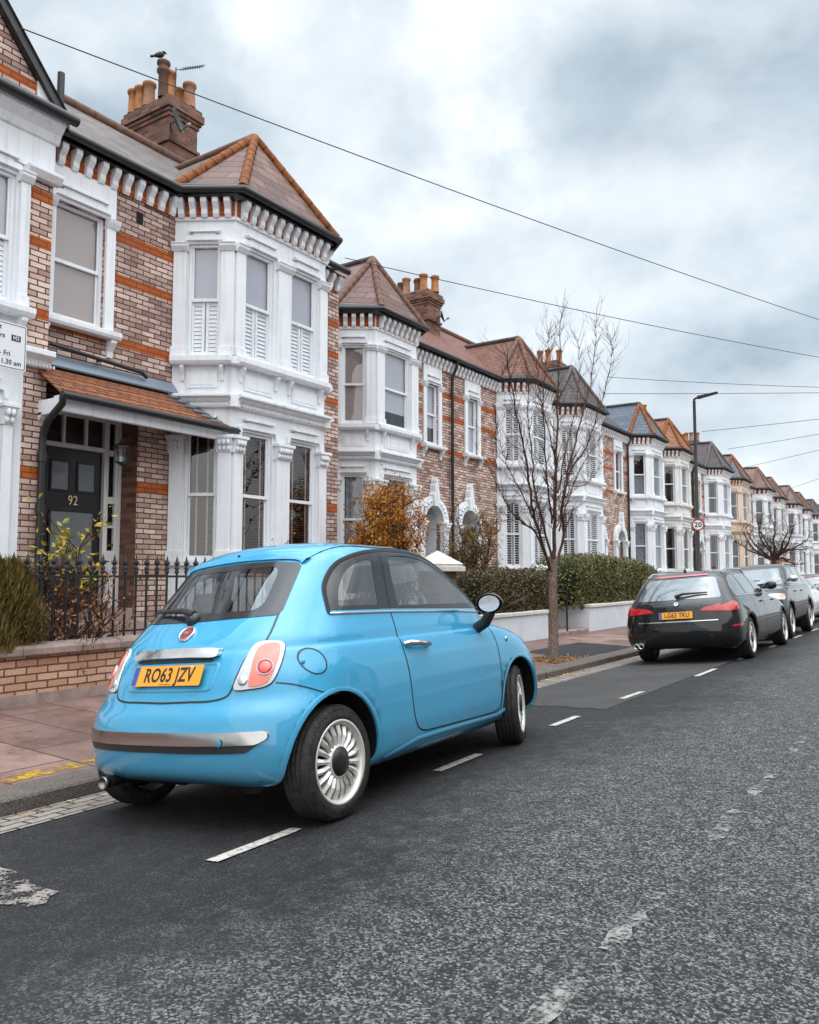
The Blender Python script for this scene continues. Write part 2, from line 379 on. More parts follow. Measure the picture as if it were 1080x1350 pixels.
def speck(name, a, b_, c_, s1=60, s2=2.0, rough=.85, bd=.004, tint=None):
    m = mat(name, rough=rough); nt = m.node_tree; b = pb(m); P = pos(nt)
    n = noise(nt, P, s1, 5, .75); n2 = noise(nt, P, s2, 6, .65)
    c = ramp(nt, n, [(.34, a), (.55, b_), (.72, c_)])
    c = mixc(nt, ramp(nt, n2, [(.4, (0, 0, 0)), (.7, (.55, .55, .55))]), c, tint or tuple(x*.45 for x in b_))
    L(nt, c, b.inputs['Base Color']); bump(nt, b, n, .6, bd); return m
patch_l = speck('worn_asphalt', (.034, .032, .032), (.066, .062, .060), (.14, .13, .12), 90, 1.5)
patch_d = speck('repair_asphalt', (.022, .02, .02), (.045, .041, .038), (.10, .09, .08), 110, 2.5)
# lighter bay surfacing beyond the blue car, darker repair under it
def strip_sheet(name, x0, x1, y0, y1, m, dz=.004, k=8):
    return tag(sheet(name, [x0+(x1-x0)*i/k for i in range(k+1)], roadz, y0, y1, m, dz), kind='structure')
rj = random.Random(77); bx = [-4.36+1.56*i/24 for i in range(25)]; b = MB()
vs = [(x, 7.62+rj.uniform(-.05, .05)+.12*math.sin(x*3), roadz(x)+.004) for x in bx]+[(x, 17.2, roadz(x)+.004) for x in bx]
b.raw(vs, [(i, i+1, 26+i, 25+i) for i in range(24)], patch_l, True); tag(b.build('parking_bay', recalc=False), kind='structure')
# gully setts along the kerb
def settmat():
    m = mat('gully_sett', rough=.8); nt = m.node_tree; b = pb(m); P = pos(nt)
    sp = N(nt, 'ShaderNodeSeparateXYZ'); L(nt, P, sp.inputs[0]); cb = N(nt, 'ShaderNodeCombineXYZ'); L(nt, sp.outputs['Y'], cb.inputs[0]); L(nt, sp.outputs['X'], cb.inputs[1])
    br = N(nt, 'ShaderNodeTexBrick'); L(nt, cb.outputs[0], br.inputs['Vector']); br.inputs['Scale'].default_value = 1
    br.inputs['Brick Width'].default_value = .21; br.inputs['Row Height'].default_value = .105; br.inputs['Mortar Size'].default_value = .009
    br.inputs['Color1'].default_value = (.30, .26, .23, 1); br.inputs['Color2'].default_value = (.2, .17, .15, 1); br.inputs['Mortar'].default_value = (.03, .026, .022, 1)
    n = noise(nt, P, 22, 5, .7)
    L(nt, mixc(nt, ramp(nt, n, [(.5, (0, 0, 0)), (.7, (.7, .7, .7))]), br.outputs['Color'], (.07, .055, .045)), b.inputs['Base Color'])
    bump(nt, b, math_(nt, 'SUBTRACT', 1.0, br.outputs['Fac']), .8, .01); return m
strip_sheet('gutter_setts', -4.77, -4.36, YA, YB, settmat(), .005, 3)
# kerbs and pavements
kerb_m = speck('kerb_granite', (.05, .042, .038), (.15, .125, .11), (.42, .37, .33), 95, 3.0, bd=.008)
def kerbs(x0, s):
    b = MB(); y = YA; rr = random.Random(3)
    prof = [(0, -.2), (0, -.088), (.012, -.074), (.03, -.07), (.28, -.066), (.28, -.2)]
    while y < 120:
        l = .9+rr.random()*.15; dz = rr.uniform(-.004, .004); dx = rr.uniform(-.006, .006)
        b.frame((x0-s*dx, 0, dz), (0, 1, 0), (-s, 0, 0)); b.prism(prof, y+.003, y+l-.003, kerb_m); y += l
    b.frame((x0, 0, 0), (0, 1, 0), (-s, 0, 0)); b.prism(prof, y, YB, kerb_m)
    o = b.build('kerb', bev=0); return tag(o, kind='structure')
kerbs(-4.77, 1); kerbs(2.97, -1)
def slabmat():
    m = mat('paving_slab', rough=.8); nt = m.node_tree; b = pb(m); P = pos(nt)
    sp = N(nt, 'ShaderNodeSeparateXYZ'); L(nt, P, sp.inputs[0]); cb = N(nt, 'ShaderNodeCombineXYZ'); L(nt, sp.outputs['X'], cb.inputs[0]); L(nt, sp.outputs['Y'], cb.inputs[1])
    br = N(nt, 'ShaderNodeTexBrick'); L(nt, cb.outputs[0], br.inputs['Vector']); br.inputs['Scale'].default_value = 1
    br.inputs['Brick Width'].default_value = .9; br.inputs['Row Height'].default_value = .6; br.inputs['Mortar Size'].default_value = .010; br.inputs['Mortar Smooth'].default_value = .3
    br.inputs['Color1'].default_value = (.27, .165, .14, 1); br.inputs['Color2'].default_value = (.13, .075, .063, 1); br.inputs['Mortar'].default_value = (.02, .015, .013, 1)
    n = noise(nt, P, 75, 5, .75); n2 = noise(nt, P, 1.9, 7, .7)
    c = mixc(nt, ramp(nt, n, [(.45, (0, 0, 0)), (.75, (.5, .5, .5))]), br.outputs['Color'], (.34, .26, .23))
    c = mixc(nt, ramp(nt, n2, [(.42, (0, 0, 0)), (.62, (.62, .62, .62))]), c, (.085, .045, .037))
    L(nt, c, b.inputs['Base Color']); L(nt, ramp(nt, n2, [(.4, (.85,)*3), (.65, (.38,)*3)]), b.inputs['Roughness'])
    bump(nt, b, math_(nt, 'ADD', math_(nt, 'MULTIPLY', br.outputs['Fac'], -1.0), math_(nt, 'MULTIPLY', n, .3)), .5, .008); return m
slab = slabmat()
def pavz(x): return -.072+.072*min(1, max(0, (-x-5.05)/2.5))
tag(sheet('pavement', [-5.045-2.75*i/10 for i in range(11)], pavz, YA, YB, slab), kind='structure')
tag(sheet('pavement', [3.245, 5.9], lambda x: -.072, YA, YB, slab), kind='structure')
tarm = speck('dark_tarmac', (.02, .02, .022), (.034, .034, .037), (.07, .07, .07), 120, 2)
tag(sheet('pavement_patch', [-5.05-1.1*i/5 for i in range(6)], pavz, 12.6, 15.1, tarm, .004), kind='structure')
leafsoil = speck('litter_soil', (.03, .018, .012), (.07, .035, .02), (.16, .07, .03), 60, 4)
tag(sheet('tree_pit', [-5.05-.62*i/4 for i in range(5)], pavz, 11.55, 12.5, leafsoil, .004), kind='structure')
gard = speck('garden_soil', (.05, .04, .034), (.10, .08, .07), (.2, .17, .15), 50, 1)
tag(sheet('garden_ground', [-7.78, -13.5], lambda x: .045, YA, YB, gard), kind='structure')
tag(sheet('garden_ground', [5.88, 9.5], lambda x: -.03, YA, YB, gard), kind='structure')
b = MB(); b.raw([(-900, -400, -.6), (900, -400, -.6), (900, 1500, -.6), (-900, 1500, -.6)], [(0, 1, 2, 3)], gard); tag(b.build('ground', recalc=False), kind='structure')
# painted markings: parking bay dashes, worn centre line, yellow flash on the kerb
def roadpaint(name, col, lo=.42, hi=.5, sc=14, under=(.09, .085, .082)):
    m = mat(name, rough=.7); nt = m.node_tree; b = pb(m); P = pos(nt); n = noise(nt, P, sc, 7, .75)
    L(nt, ramp(nt, n, [(lo, under), (hi, tuple(x*.85 for x in col)), (.75, col)]), b.inputs['Base Color']); return m
def wornmat(name, col, lo, hi, sc):
    m = mat(name, col, .75); nt = m.node_tree; b = pb(m); P = pos(nt)
    n = math_(nt, 'ADD', math_(nt, 'MULTIPLY', noise(nt, P, sc, 8, .72), .72), math_(nt, 'MULTIPLY', noise(nt, P, 75, 3, .6), .28))
    uv = objc(nt)
    L(nt, ramp(nt, n, [(lo, (0, 0, 0)), (hi, (1, 1, 1))]), b.inputs['Alpha']); return m
bay_paint = roadpaint('bay_paint', (.52, .49, .44), .40, .47, 26, (.12, .11, .10))
cl_paint = wornmat('worn_paint', (.26, .25, .235), .495, .59, 8.0)
yel_paint = wornmat('yellow_paint', (.42, .25, .03), .47, .56, 9.0)
def mark(name, pix0, pix1, wd, m, seg=4):
    """a painted bar between two photo points, laid on the road"""
    def g(px):
        d = ray(*px); z = 0
        for _ in range(12):
            t = (z+.006-EYE)/d.z; p = d*t; z = roadz(p.x)
        return Vector((p.x, p.y, z+.006))
    return g(pix0), g(pix1)
DX = -2.74
p0, p1 = mark('', (275, 1137), (395, 1091), .07, bay_paint); q0, q1 = mark('', (575, 1017), (632, 994), .07, bay_paint); r0, r1 = mark('', (728, 957), (762, 944), .07, bay_paint); s0, s1 = mark('', (820, 921), (846, 912), .07, bay_paint)
dashes = [(p0, p1), (q0, q1), (r0, r1), (s0, s1)]
print('dash', [(round(a.x, 2), round(a.y, 2), round(b_.x, 2), round(b_.y, 2)) for a, b_ in dashes])
yy = s1.y+1.6
for i in range(14): dashes.append((Vector((DX, yy, roadz(DX)+.006)), Vector((DX, yy+1.0, roadz(DX)+.006)))); yy += 2.45
rr0 = random.Random(2)
for a, c in dashes:
    b = MB(); h = .037; vs = []
    for p in (a, c):
        for sx_ in (-h, h): vs.append((p.x+sx_, p.y+rr0.uniform(-.02, .02), roadz(p.x+sx_)+.0075))
    b.raw(vs, [(0, 1, 3, 2)], bay_paint)
    tag(b.build('road_marking', recalc=False), kind='structure')
rr = random.Random(5)
for i in range(26):          # worn centre line, broken into remnants
    y0 = .4+i*1.05+rr.uniform(-.1, .1); ln = rr.uniform(.45, 1.0) if i < 8 else .9
    x0 = -.93+rr.uniform(-.015, .015); b = MB(); pts = []
    n_ = 9
    for j in range(n_): pts.append((x0-.032-rr.uniform(-.015, .015), y0+ln*j/(n_-1)))
    for j in range(n_)[::-1]: pts.append((x0+.032+rr.uniform(-.015, .015), y0+ln*j/(n_-1)))
    b.raw([(x, y, roadz(x)+.006) for x, y in pts], [tuple(range(len(pts)))], cl_paint)
    tag(b.build('road_marking', recalc=False), kind='structure')
blotch = wornmat('faded_blotch', (.27, .235, .215), .47, .53, 4.5)
for (px, py), wx, wy in (((5, 1182), .34, .16), ((0, 1152), .3, .09)):
    d = ray(px, py); t = (-.05-EYE)/d.z; p = d*t; b = MB(); pts = []
    for j in range(20):
        a = 2*PI*j/20; r_ = 1+rr.uniform(-.2, .2); pts.append((p.x-.1+math.cos(a)*wx*r_, p.y+.0+math.sin(a)*wy*r_))
    b.raw([(x, y, roadz(x)+.007) for x, y in pts], [tuple(range(20))], blotch); tag(b.build('road_marking', recalc=False), kind='structure')
b = MB(); b.raw([(-5.33, 2.2, pavz(-5.33)+.004), (-5.14, 2.3, pavz(-5.14)+.004), (-5.12, 4.05, pavz(-5.12)+.004), (-5.25, 4.15, pavz(-5.25)+.004)], [(0, 1, 2, 3)], yel_paint); tag(b.build('road_marking', recalc=False), kind='structure')

# ------------------------------------------------------------ terraced houses
def add_window(root, fr, s0, s1, z0, z1, style='dark', fm=None, depth=.10, bar=False, det=2, split=.5):
    """a sash window as children of the house: window > pane, blind"""
    fm = fm or white
    b = MB(*fr); d = -depth; wd = .045
    b.box(s0, s0+wd, d, d+.06, z0, z1, fm); b.box(s1-wd, s1, d, d+.06, z0, z1, fm)
    b.box(s0+wd, s1-wd, d, d+.06, z1-wd, z1, fm); b.box(s0+wd, s1-wd, d, d+.07, z0, z0+.06, fm)
    zm = z0+(z1-z0)*split
    b.box(s0+wd, s1-wd, d+.005, d+.05, zm-.025, zm+.025, fm)
    if det > 1:
        for q in (s0+wd, s1-wd-.028): b.box(q, q+.028, d-.012, d+.018, z0+.06, zm-.025, fm)
        for q in (s0+wd, s1-wd-.028): b.box(q, q+.028, d+.012, d+.04, zm+.025, z1-wd, fm)
    if bar: b.box((s0+s1)/2-.014, (s0+s1)/2+.014, d+.01, d+.04, z0+.06, z1-wd, fm)
    w = b.build('window', root, bev=.004 if det > 1 else 0)
    g = MB(*fr); g.quad([(s0+.03, d+.012, z0+.04), (s1-.03, d+.012, z0+.04), (s1-.03, d+.012, z1-.03), (s0+.03, d+.012, z1-.03)], glass); g.build('pane', w, recalc=False)
    c = MB(*fr); e = d-.016; rr = random.Random(int((s0+z0)*977)); x0, x1 = s0-.02, s1+.02
    def slats(za, zb, m, step, xa=x0, xb=x1, tilt=.009):
        z = za
        while z < zb: c.quad([(xa, e+tilt, z), (xb, e+tilt, z), (xb, e-tilt, z+step*.97), (xa, e-tilt, z+step*.97)], m); z += step
    st = .052 if det > 1 else .09
    if style in ('blind', 'halfshut', 'paleblind'):
        m = blind_pale if style != 'blind' else blind_grey
        zz = z0 if style != 'halfshut' else zm
        if style == 'paleblind': zz = z0+(z1-z0)*rr.uniform(0, .5)
        c.quad([(x0, e, zz), (x1, e, zz), (x1, e, z1), (x0, e, z1)], m)
    if style in ('halfshut', 'shut'):
        ztop = zm if style == 'halfshut' else z1
        for xa, xb in ((s0+.03, (s0+s1)/2-.01), ((s0+s1)/2+.01, s1-.03)):
            for q in (xa, xb-.045): c.box(q, q+.045, e-.005, e+.028, z0+.04, ztop, shut_white)
            slats(z0+.09, ztop-.05, shut_white, st+.012, xa+.045, xb-.045)
    if style == 'openshut':
        for xa, xb in ((s0+.03, (s0+s1)/2-.01), ((s0+s1)/2+.01, s1-.03)):
            for q in (xa, xb-.05): c.box(q, q+.05, e-.005, e+.028, z0+.04, z1, shut_white)
            for za, zb in ((z0+.09, zm-.04), (zm+.04, z1-.09)):
                z = za
                while z < zb: c.box(xa+.05, xb-.05, e-.02, e+.03, z, z+.012, shut_white); z += st+.02
            for zc in (z0+.05, zm-.03, z1-.09): c.box(xa+.05, xb-.05, e, e+.026, zc, zc+.05, shut_white)
    if style == 'wood':
        z = z0+.05
        while z < z1: c.quad([(x0, e-.014, z+.012), (x1, e-.014, z+.012), (x1, e+.018, z), (x0, e+.018, z)], blind_wood); z += .042
        for q in (s0+.17, s1-.17): c.box(q-.014, q+.014, e+.022, e+.026, z0, z1, tape)
    if style in ('net', 'curt'):
        n = 18; lim = (x0, x1)
        seg = [(x0, x1)] if style == 'net' else [(x0, x0+(x1-x0)*.3), (x1-(x1-x0)*.3, x1)]
        zt = z1 if style == 'curt' or rr.random() < .5 else zm
        for xa, xb in seg:
            for i in range(n):
                a, b_ = xa+(xb-xa)*i/n, xa+(xb-xa)*(i+1)/n; ea, eb = e+.02*math.sin(i*1.9), e+.02*math.sin((i+1)*1.9)
                c.quad([(a, ea, z0), (b_, eb, z0), (b_, eb, zt), (a, ea, zt)], curtain)
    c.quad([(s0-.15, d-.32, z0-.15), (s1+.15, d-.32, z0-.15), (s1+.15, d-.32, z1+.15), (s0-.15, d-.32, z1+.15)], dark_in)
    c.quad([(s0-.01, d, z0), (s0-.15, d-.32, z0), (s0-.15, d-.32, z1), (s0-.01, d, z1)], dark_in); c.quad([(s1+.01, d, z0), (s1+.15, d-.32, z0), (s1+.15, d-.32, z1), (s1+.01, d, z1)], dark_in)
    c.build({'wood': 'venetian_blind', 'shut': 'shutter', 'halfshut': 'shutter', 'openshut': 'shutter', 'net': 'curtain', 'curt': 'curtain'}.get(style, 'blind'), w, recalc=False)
    return w

def head_mould(b, s0, s1, z, m, pr=.06):
    """stepped hood over a window: raised centre, lower shoulders"""
    poly = [(s0-.10, z-.06), (s0-.10, z+.05), (s0-.02, z+.11), (s0+.06, z+.11), (s0+.09, z+.15), (s1-.09, z+.15), (s1-.06, z+.11), (s1+.02, z+.11), (s1+.10, z+.05), (s1+.10, z-.06), (s1+.045, z-.06), (s1+.03, z+.03), (s0-.03, z+.03), (s0-.045, z-.06)]
    b.extr(poly, .0, pr, m)
    poly = [(s0+.02, z+.15), (s0-.0, z+.185), (s1+.0, z+.185), (s1-.02, z+.15)]
    b.extr(poly, .0, pr+.035, m)
def pilaster(b, s0, s1, z0, z1, m, pr=.05, leafy=False):
    b.box(s0, s1, -.02, pr, z0+.14, z1-.2, m)
    b.box(s0-.02, s1+.02, -.02, pr+.02, z0, z0+.14, m)
    h = .26 if leafy else .13
    b.box(s0+.001, s1-.001, -.02, pr-.002, z1-.21, z1-h, m)
    if leafy:
        b.prism([(0, z1-h), (pr+.01, z1-h), (pr+.02, z1-h+.1), (pr+.075, z1-.05), (0, z1-.05)], s0-.02, s1+.02, m)
        n = max(2, int((s1-s0)/.06))
        for r_ in range(2):
            for i in range(n):
                c = s0+(s1-s0)*(i+.5)/n; zc = z1-h+.06+r_*.085
                b.lathe([(0, -.05), (.026, -.03), (.034, .01), (.02, .045), (0, .05)], b.P(c, pr+.028+r_*.028, zc), m, 6)
        b.box(s0-.045, s1+.045, -.02, pr+.085, z1-.05, z1-.001, m)
    else:
        b.prism([(0, z1-.13), (pr+.01, z1-.13), (pr+.06, z1-.06), (pr+.06, z1-.02), (pr+.075, z1-.02), (pr+.075, z1-.001), (0, z1-.001)], s0-.025, s1+.025, m)
def corbel(b, s, z0, z1, m, w_=.055, pr=.10):
    b.prism([(0, z0), (.025, z0), (.035, z0+(z1-z0)*.35), (pr, z1-.05), (pr, z1), (0, z1)], s-w_/2, s+w_/2, m)
def modillions(b, s0, s1, z0, z1, m, mo, step=.2, pr=.17, band=True):
    if band: b.box(s0, s1, .0, .03, z0-.0, z1, mo)
    n = max(2, int(round((s1-s0)/step)))
    for i in range(n):
        c = s0+(s1-s0)*(i+.5)/n
        b.prism([(.03, z0), (.065, z0-.02), (.095, z0+.03), (.10, z0+.10), (pr, z1-.07), (pr, z1), (.03, z1)], c-.045, c+.045, m)

# vertical layout of every house (metres above the pavement)
GS, GH, C0, C1, SL, W0, W1, B0, B1, EV = 1.50, 3.47, 3.80, 3.99, 4.46, 4.62, 6.37, 6.78, 7.04, 7.17
BANDS = [(2.47, .15), (4.52, .14), (5.44, .14), (6.05, .15)]
def seg_frame(p, q, root0=(0, 0, 0)):
    d = Vector((q[0]-p[0], q[1]-p[1], 0)); l = d.length; d.normalize()
    return ((p[0], p[1], 0), tuple(d), (d.y, -d.x, 0)), l

def bay(root, uL, V, Rv, uR, pr, cfg):
    wm = cfg.get('white', white); det = cfg.get('det', 2)
    P0, P1, P2, P3 = (0, uL), (pr, V), (pr, Rv), (0, uR)
    b = MB(); bk = MB()
    wins = []
    for fi, (p, q) in enumerate(((P0, P1), (P1, P2), (P2, P3))):
        fr, l = seg_frame(p, q); b.frame(*fr); bk.frame(*fr)
        n = cfg.get('nfront', 1) if fi == 1 else 1
        pw = .17
        if fi == 1:
            mg = .20 if n == 2 else .30
            ww = (l-2*mg-(n-1)*.42)/n; xs_ = [(mg+i*(ww+.42), mg+i*(ww+.42)+ww) for i in range(n)]
        else: ww = l-.44; xs_ = [(.22, l-.22)]
        holes = [(a, c, GS, GH) for a, c in xs_]+[(a, c, W0, W1) for a, c in xs_]
        b.wall(0, l, 0, EV, holes, 0, .14, wm)
        # plinth and lower panels
        b.box(0, l, 0, .05, 0, .35, wm); b.box(.0, l, 0, .09, GS-.09, GS-.012, wm)
        for a, c in xs_:
            b.box(a, c, 0, .02, .55, 1.2, wm)
        # pilasters at the edges and between windows
        edges = [0]+[v for x in xs_ for v in x]+[l]
        for i in range(0, len(edges), 2):
            a, c = edges[i]+(.015 if i else .0), edges[i+1]-(.015 if i+2 < len(edges) else 0)
            if c-a > .34 and 0 < i < len(edges)-2: a, c = a+.04, c-.04
            pilaster(b, a, c, GS-.01, GH-.1, wm, .055, leafy=det > 0)
            pilaster(b, a, c, W0-.02, W1-.01, wm, .055)
        for a, c in xs_:
            head_mould(b, a, c, GH+.01, wm, .05); head_mould(b, a, c, W1+.01, wm, .05)
        # lower cornice with dentils
        b.prism([(0, C0), (.06, C0), (.07, C0+.07), (.10, C0+.09), (.13, C0+.13), (.18, C0+.15), (.18, C1), (0, C1+.03)], -.0, l, wm)
        if det > 0:
            nd = int(l/.05)
            for i in range(nd): b.box((i+.2)*l/nd, (i+.75)*l/nd, .06, .088, C0+.015, C0+.055, wm)
        # panels, small corbels, first-floor sill
        for a, c in xs_:
            b.box(a+.02, c-.02, 0, .022, C1+.12, SL-.10, wm); b.box(a+.06, c-.06, .022, .03, C1+.16, SL-.14, wm)
            if det > 0:
                for q_ in (a-.05, c+.05): corbel(b, q_, SL-.24, SL-.001, wm)
        b.prism([(0, SL), (.12, SL), (.15, SL+.04), (.15, W0-.04), (.03, W0-.02), (0, W0-.02)], 0, l, wm)
        # frieze with modillions
        modillions(b if det else b, 0.02, l-.02, B0, B1, wm, brick_orange, .19 if det else .26)
        b.box(0, l, 0, .035, B0-.05, B0, wm)
        b.quad([(0, 0, B1), (l, 0, B1), (l, .2, B1), (0, .2, B1)], gutter_black)
        for i, (a, c) in enumerate(xs_): wins.append((fi, i, fr, a, c))
    # corner filler posts so facets join
    b.frame()
    for (x, y) in (P1, P2):
        for z0, z1, r_ in ((C0+.001, C1-.002, .10), (SL+.001, W0-.045, .09)):
            b.lathe([(0, z0), (r_, z0), (r_, z1), (0, z1)], (x+.02, y, 0), wm, 10, smooth=False)
    b.build('bay', root, bev=.006 if det > 1 else 0)
    up, dn = cfg.get('up', ['halfshut']*4), cfg.get('dn', ['wood']*4)
    for k_, (fi, i, fr, a, c) in enumerate(wins):
        add_window(root, fr, a, c, W0, W1, up[k_ % len(up)], white, bar=cfg.get('bar', False), det=det)
        add_window(root, fr, a, c, GS, GH, dn[k_ % len(dn)], white, bar=cfg.get('bar', False), det=det)
    # roof over the bay
    o = .2; mid = (uL+uR)/2; top = cfg.get('apex', 8.76)
    rm, hm = cfg['broof'], cfg['hip']
    A = Vector((.15, uL-.16, EV)); A2 = Vector((.15, uR+.16, EV)); V1 = Vector((pr+o, V-.06, EV)); R1 = Vector((pr+o, Rv+.06, EV)); T = Vector((.1, mid, top))
    Bk = Vector((.18-(top-EV)/ROOFS-.2, mid, top))
    A_in = Vector((-.3, uL-.16, EV+.32)); A2_in = Vector((-.3, uR+.16, EV+.32))
    r = MB()
    r.raw([A, V1, T], [(0, 1, 2)], rm); r.raw([V1, R1, T], [(0, 1, 2)], rm); r.raw([R1, A2, T], [(0, 1, 2)], rm)
    r.raw([A, T, Bk], [(0, 1, 2)], cfg.get('bside', rm)); r.raw([A2, Bk, T], [(0, 1, 2)], rm)
    r.raw([A, V1, R1, A2], [(0, 1, 2, 3)], gutter_black)
    ro = r.build('bay_roof', root, recalc=False)
    h = MB()
    for q in (A, V1, R1, A2):
        n = 9 if det else 1; pts = [q.lerp(T, .0+i/n*1.0) for i in range(n+1)]
        for i in range(n):                              # overlapping half-round hip tiles
            a_, c_ = pts[i], pts[i].lerp(pts[i+1], 1.12) if i < n-1 else pts[i+1]
            up_ = Vector((0, 0, .012)); h.tube([a_+up_, c_+up_*2], [.082, .068], hm, 10)
    h.tube([T+Vector((0, 0, .02)), Bk+Vector((0, 0, .02))], .075, cfg.get('ridge', roof_dark), 8)
    h.build('hip_tiles', ro)
    g = MB(); g.tube([A+Vector((.02, 0, -.03)), V1+Vector((.05, -.03, -.03)), R1+Vector((.05, .03, -.03)), A2+Vector((.02, 0, -.03))], .062, gutter_black, 8)
    g.tube([A+Vector((0, 0, .03)), V1+Vector((.0, 0, .03)), R1+Vector((.0, 0, .03)), A2+Vector((0, 0, .03))], .035, gutter_black, 6)
    g.build('bay_gutter', root)

ROOFS = .81
def main_roof(root, W, cfg, u0=0.0):
    e, rz, rv = .2, cfg.get('ridgez', 9.47), -2.72
    r = MB(); rm = cfg['roof']
    r.raw([(e, u0, EV-.02), (e, W, EV-.02), (rv, W, rz), (rv, u0, rz)], [(0, 1, 2, 3)], rm)
    r.raw([(rv, u0, rz), (rv, W, rz), (-5.5, W, EV), (-5.5, u0, EV)], [(0, 1, 2, 3)], rm)
    ro = r.build('roof', root, recalc=False)
    h = MB(); n = int((W-u0)/.4)
    for i in range(n): h.tube([(rv, u0+i*(W-u0)/n, rz+.03), (rv, u0+(i+1.06)*(W-u0)/n, rz+.04)], [.1, .09], cfg.get('ridge', ridge_brown), 8)
    h.build('ridge_tiles', ro)
    s = MB(); 
    for u in (u0+.01, W-.01):
        s.raw([(0, u, 0), (-5.5, u, 0), (-5.5, u, EV), (rv, u, rz-.03), (0, u, EV-.02)], [(0, 1, 2, 3, 4)], brick_pink)
    s.raw([(-5.5, u0, 0), (-5.5, W, 0), (-5.5, W, EV), (-5.5, u0, EV)], [(0, 1, 2, 3)], brick_pink)
    s.build('party_wall', root, recalc=False)
    return ro
POTS = {'o': terracotta, 'p': terra_pale, 'd': terra_dark}
def chimney(root, org, v0, v1, u0, u1, ztop, pots, zb_=8.0, mat_=None, cowl=None, det=2):
    """stack between v0>v1 (front, back), u0<u1; org maps to house coordinates"""
    m = mat_ or brick_dark
    b = MB(); b.frame((0, 0, 0), (0, 1, 0), (1, 0, 0))
    b.box(u0+.1, u1-.1, v1+.1, v0-.1, zb_, ztop-.42, m)
    for i, (g, z0, z1) in enumerate(((.055, ztop-.95, ztop-.88), (.07, ztop-.42, ztop-.34), (.04, ztop-.34, ztop-.27), (.0, ztop-.27, ztop-.12), (.035, ztop-.12, ztop-.02), (.09, ztop-.02, ztop+.02))):
        b.box(u0+g, u1-g, v1+g, v0-g, z0, z1, m)
    b.box(u0+.14, u1-.14, v1+.14, v0-.14, ztop+.02, ztop+.06, stone)
    co = b.build('chimney', root, bev=.004 if det > 1 else 0)
    n = len(pots)
    for i, ch in enumerate(pots):
        if isinstance(ch, tuple): t, uu, ch = ch
        else: t = (i+.5)/n; uu = .3 if i % 3 else .66
        v = v0-.06+(v1-v0+.12)*t; u = u0+(u1-u0)*uu
        r_, h_ = (.125, .52) if ch != 'd' else (.10, .42)
        if ch == 'O': r_, h_ = .14, .56
        pm = POTS[ch.lower()] if ch.lower() in POTS else terracotta
        p = MB(); p.lathe([(r_*1.08, 0), (r_, .05), (r_*.92, h_*.5), (r_*.9, h_-.09), (r_*1.12, h_-.07), (r_*1.14, h_-.02), (r_*1.05, h_), (r_*.82, h_), (r_*.75, .0)], (v, u, ztop+.05), pm, 16 if det > 1 else 8)
        p.build('chimney_pot', co, recalc=False)
    return co

def arch_porch(root, uc, cfg):
    wm = cfg.get('white', white); det = cfg.get('det', 2)
    hw, sp = .46, 2.62
    b = MB(); n = 14
    outer = [(uc-math.cos(PI*i/n)*.70, sp+math.sin(PI*i/n)*.70) for i in range(n+1)]; inner = [(uc-math.cos(PI*i/n)*.455, sp+math.sin(PI*i/n)*.455) for i in range(n+1)]
    for i in range(n):
        b.extr([outer[i], outer[i+1], inner[i+1], inner[i]], -.12, .13, wm)
        if i % 1 == 0: c = (uc-math.cos(PI*(i+.5)/n)*.58, sp+math.sin(PI*(i+.5)/n)*.58); b.lathe([(0, 0), (.05, .0), (.035, .03), (0, .04)], b.P(c[0], .13, c[1]), wm, 8, axis='x')
    for s_ in (-1, 1):
        c = uc+s_*.575; pilaster(b, c-.11, c+.11, .15, sp+.03, wm, .13, leafy=det > 0)
    b.extr([(uc-.10, sp+.43), (uc-.15, sp+.74), (uc-.10, sp+.80), (uc-.09, sp+.98), (uc-.05, sp+1.02), (uc-.05, sp+1.10), (uc, sp+1.2), (uc+.05, sp+1.10), (uc+.05, sp+1.02), (uc+.09, sp+.98), (uc+.10, sp+.80), (uc+.15, sp+.74), (uc+.10, sp+.43)], .02, .2, wm)
    # recess walls and step
    b.frame((0, 0, 0), (0, 1, 0), (1, 0, 0))
    b.box(uc-hw-.1, uc-hw, -1.0, -.125, .3, 3.1, wm); b.box(uc+hw, uc+hw+.1, -1.0, -.125, .3, 3.1, wm); b.box(uc-hw, uc+hw, -1.0, -.125, 3.06, 3.1, wm)
    b.box(uc-hw, uc+hw, -1.0, .25, 0, .36, stone)
    b.build('arched_porch', root, bev=.005 if det > 1 else 0)
    dm = cfg.get('door', door_black)
    d = MB(); d.box(uc-.4, uc+.4, -.93, -.88, .37, 2.45, dm)
    for s_ in (-1, 1):
        for z0, z1 in ((.6, 1.2), (1.4, 2.3)): d.box(uc+s_*.2-.13, uc+s_*.2+.13, -.88, -.868, z0, z1, dm)
    for s_ in (-1, 1): d.box(uc+s_*.43-.03, uc+s_*.43+.03, -.95, -.86, .37, 3.05, wm)
    d.box(uc-.4, uc+.4, -.95, -.86, 2.45, 2.52, wm)
    do = d.build('door', root)
    g = MB(); g.quad([(uc-.4, -.9, 2.52), (uc+.4, -.9, 2.52), (uc+.4, -.9, 3.06), (uc-.4, -.9, 3.06)], dark_in); g.build('fanlight', do, recalc=False)

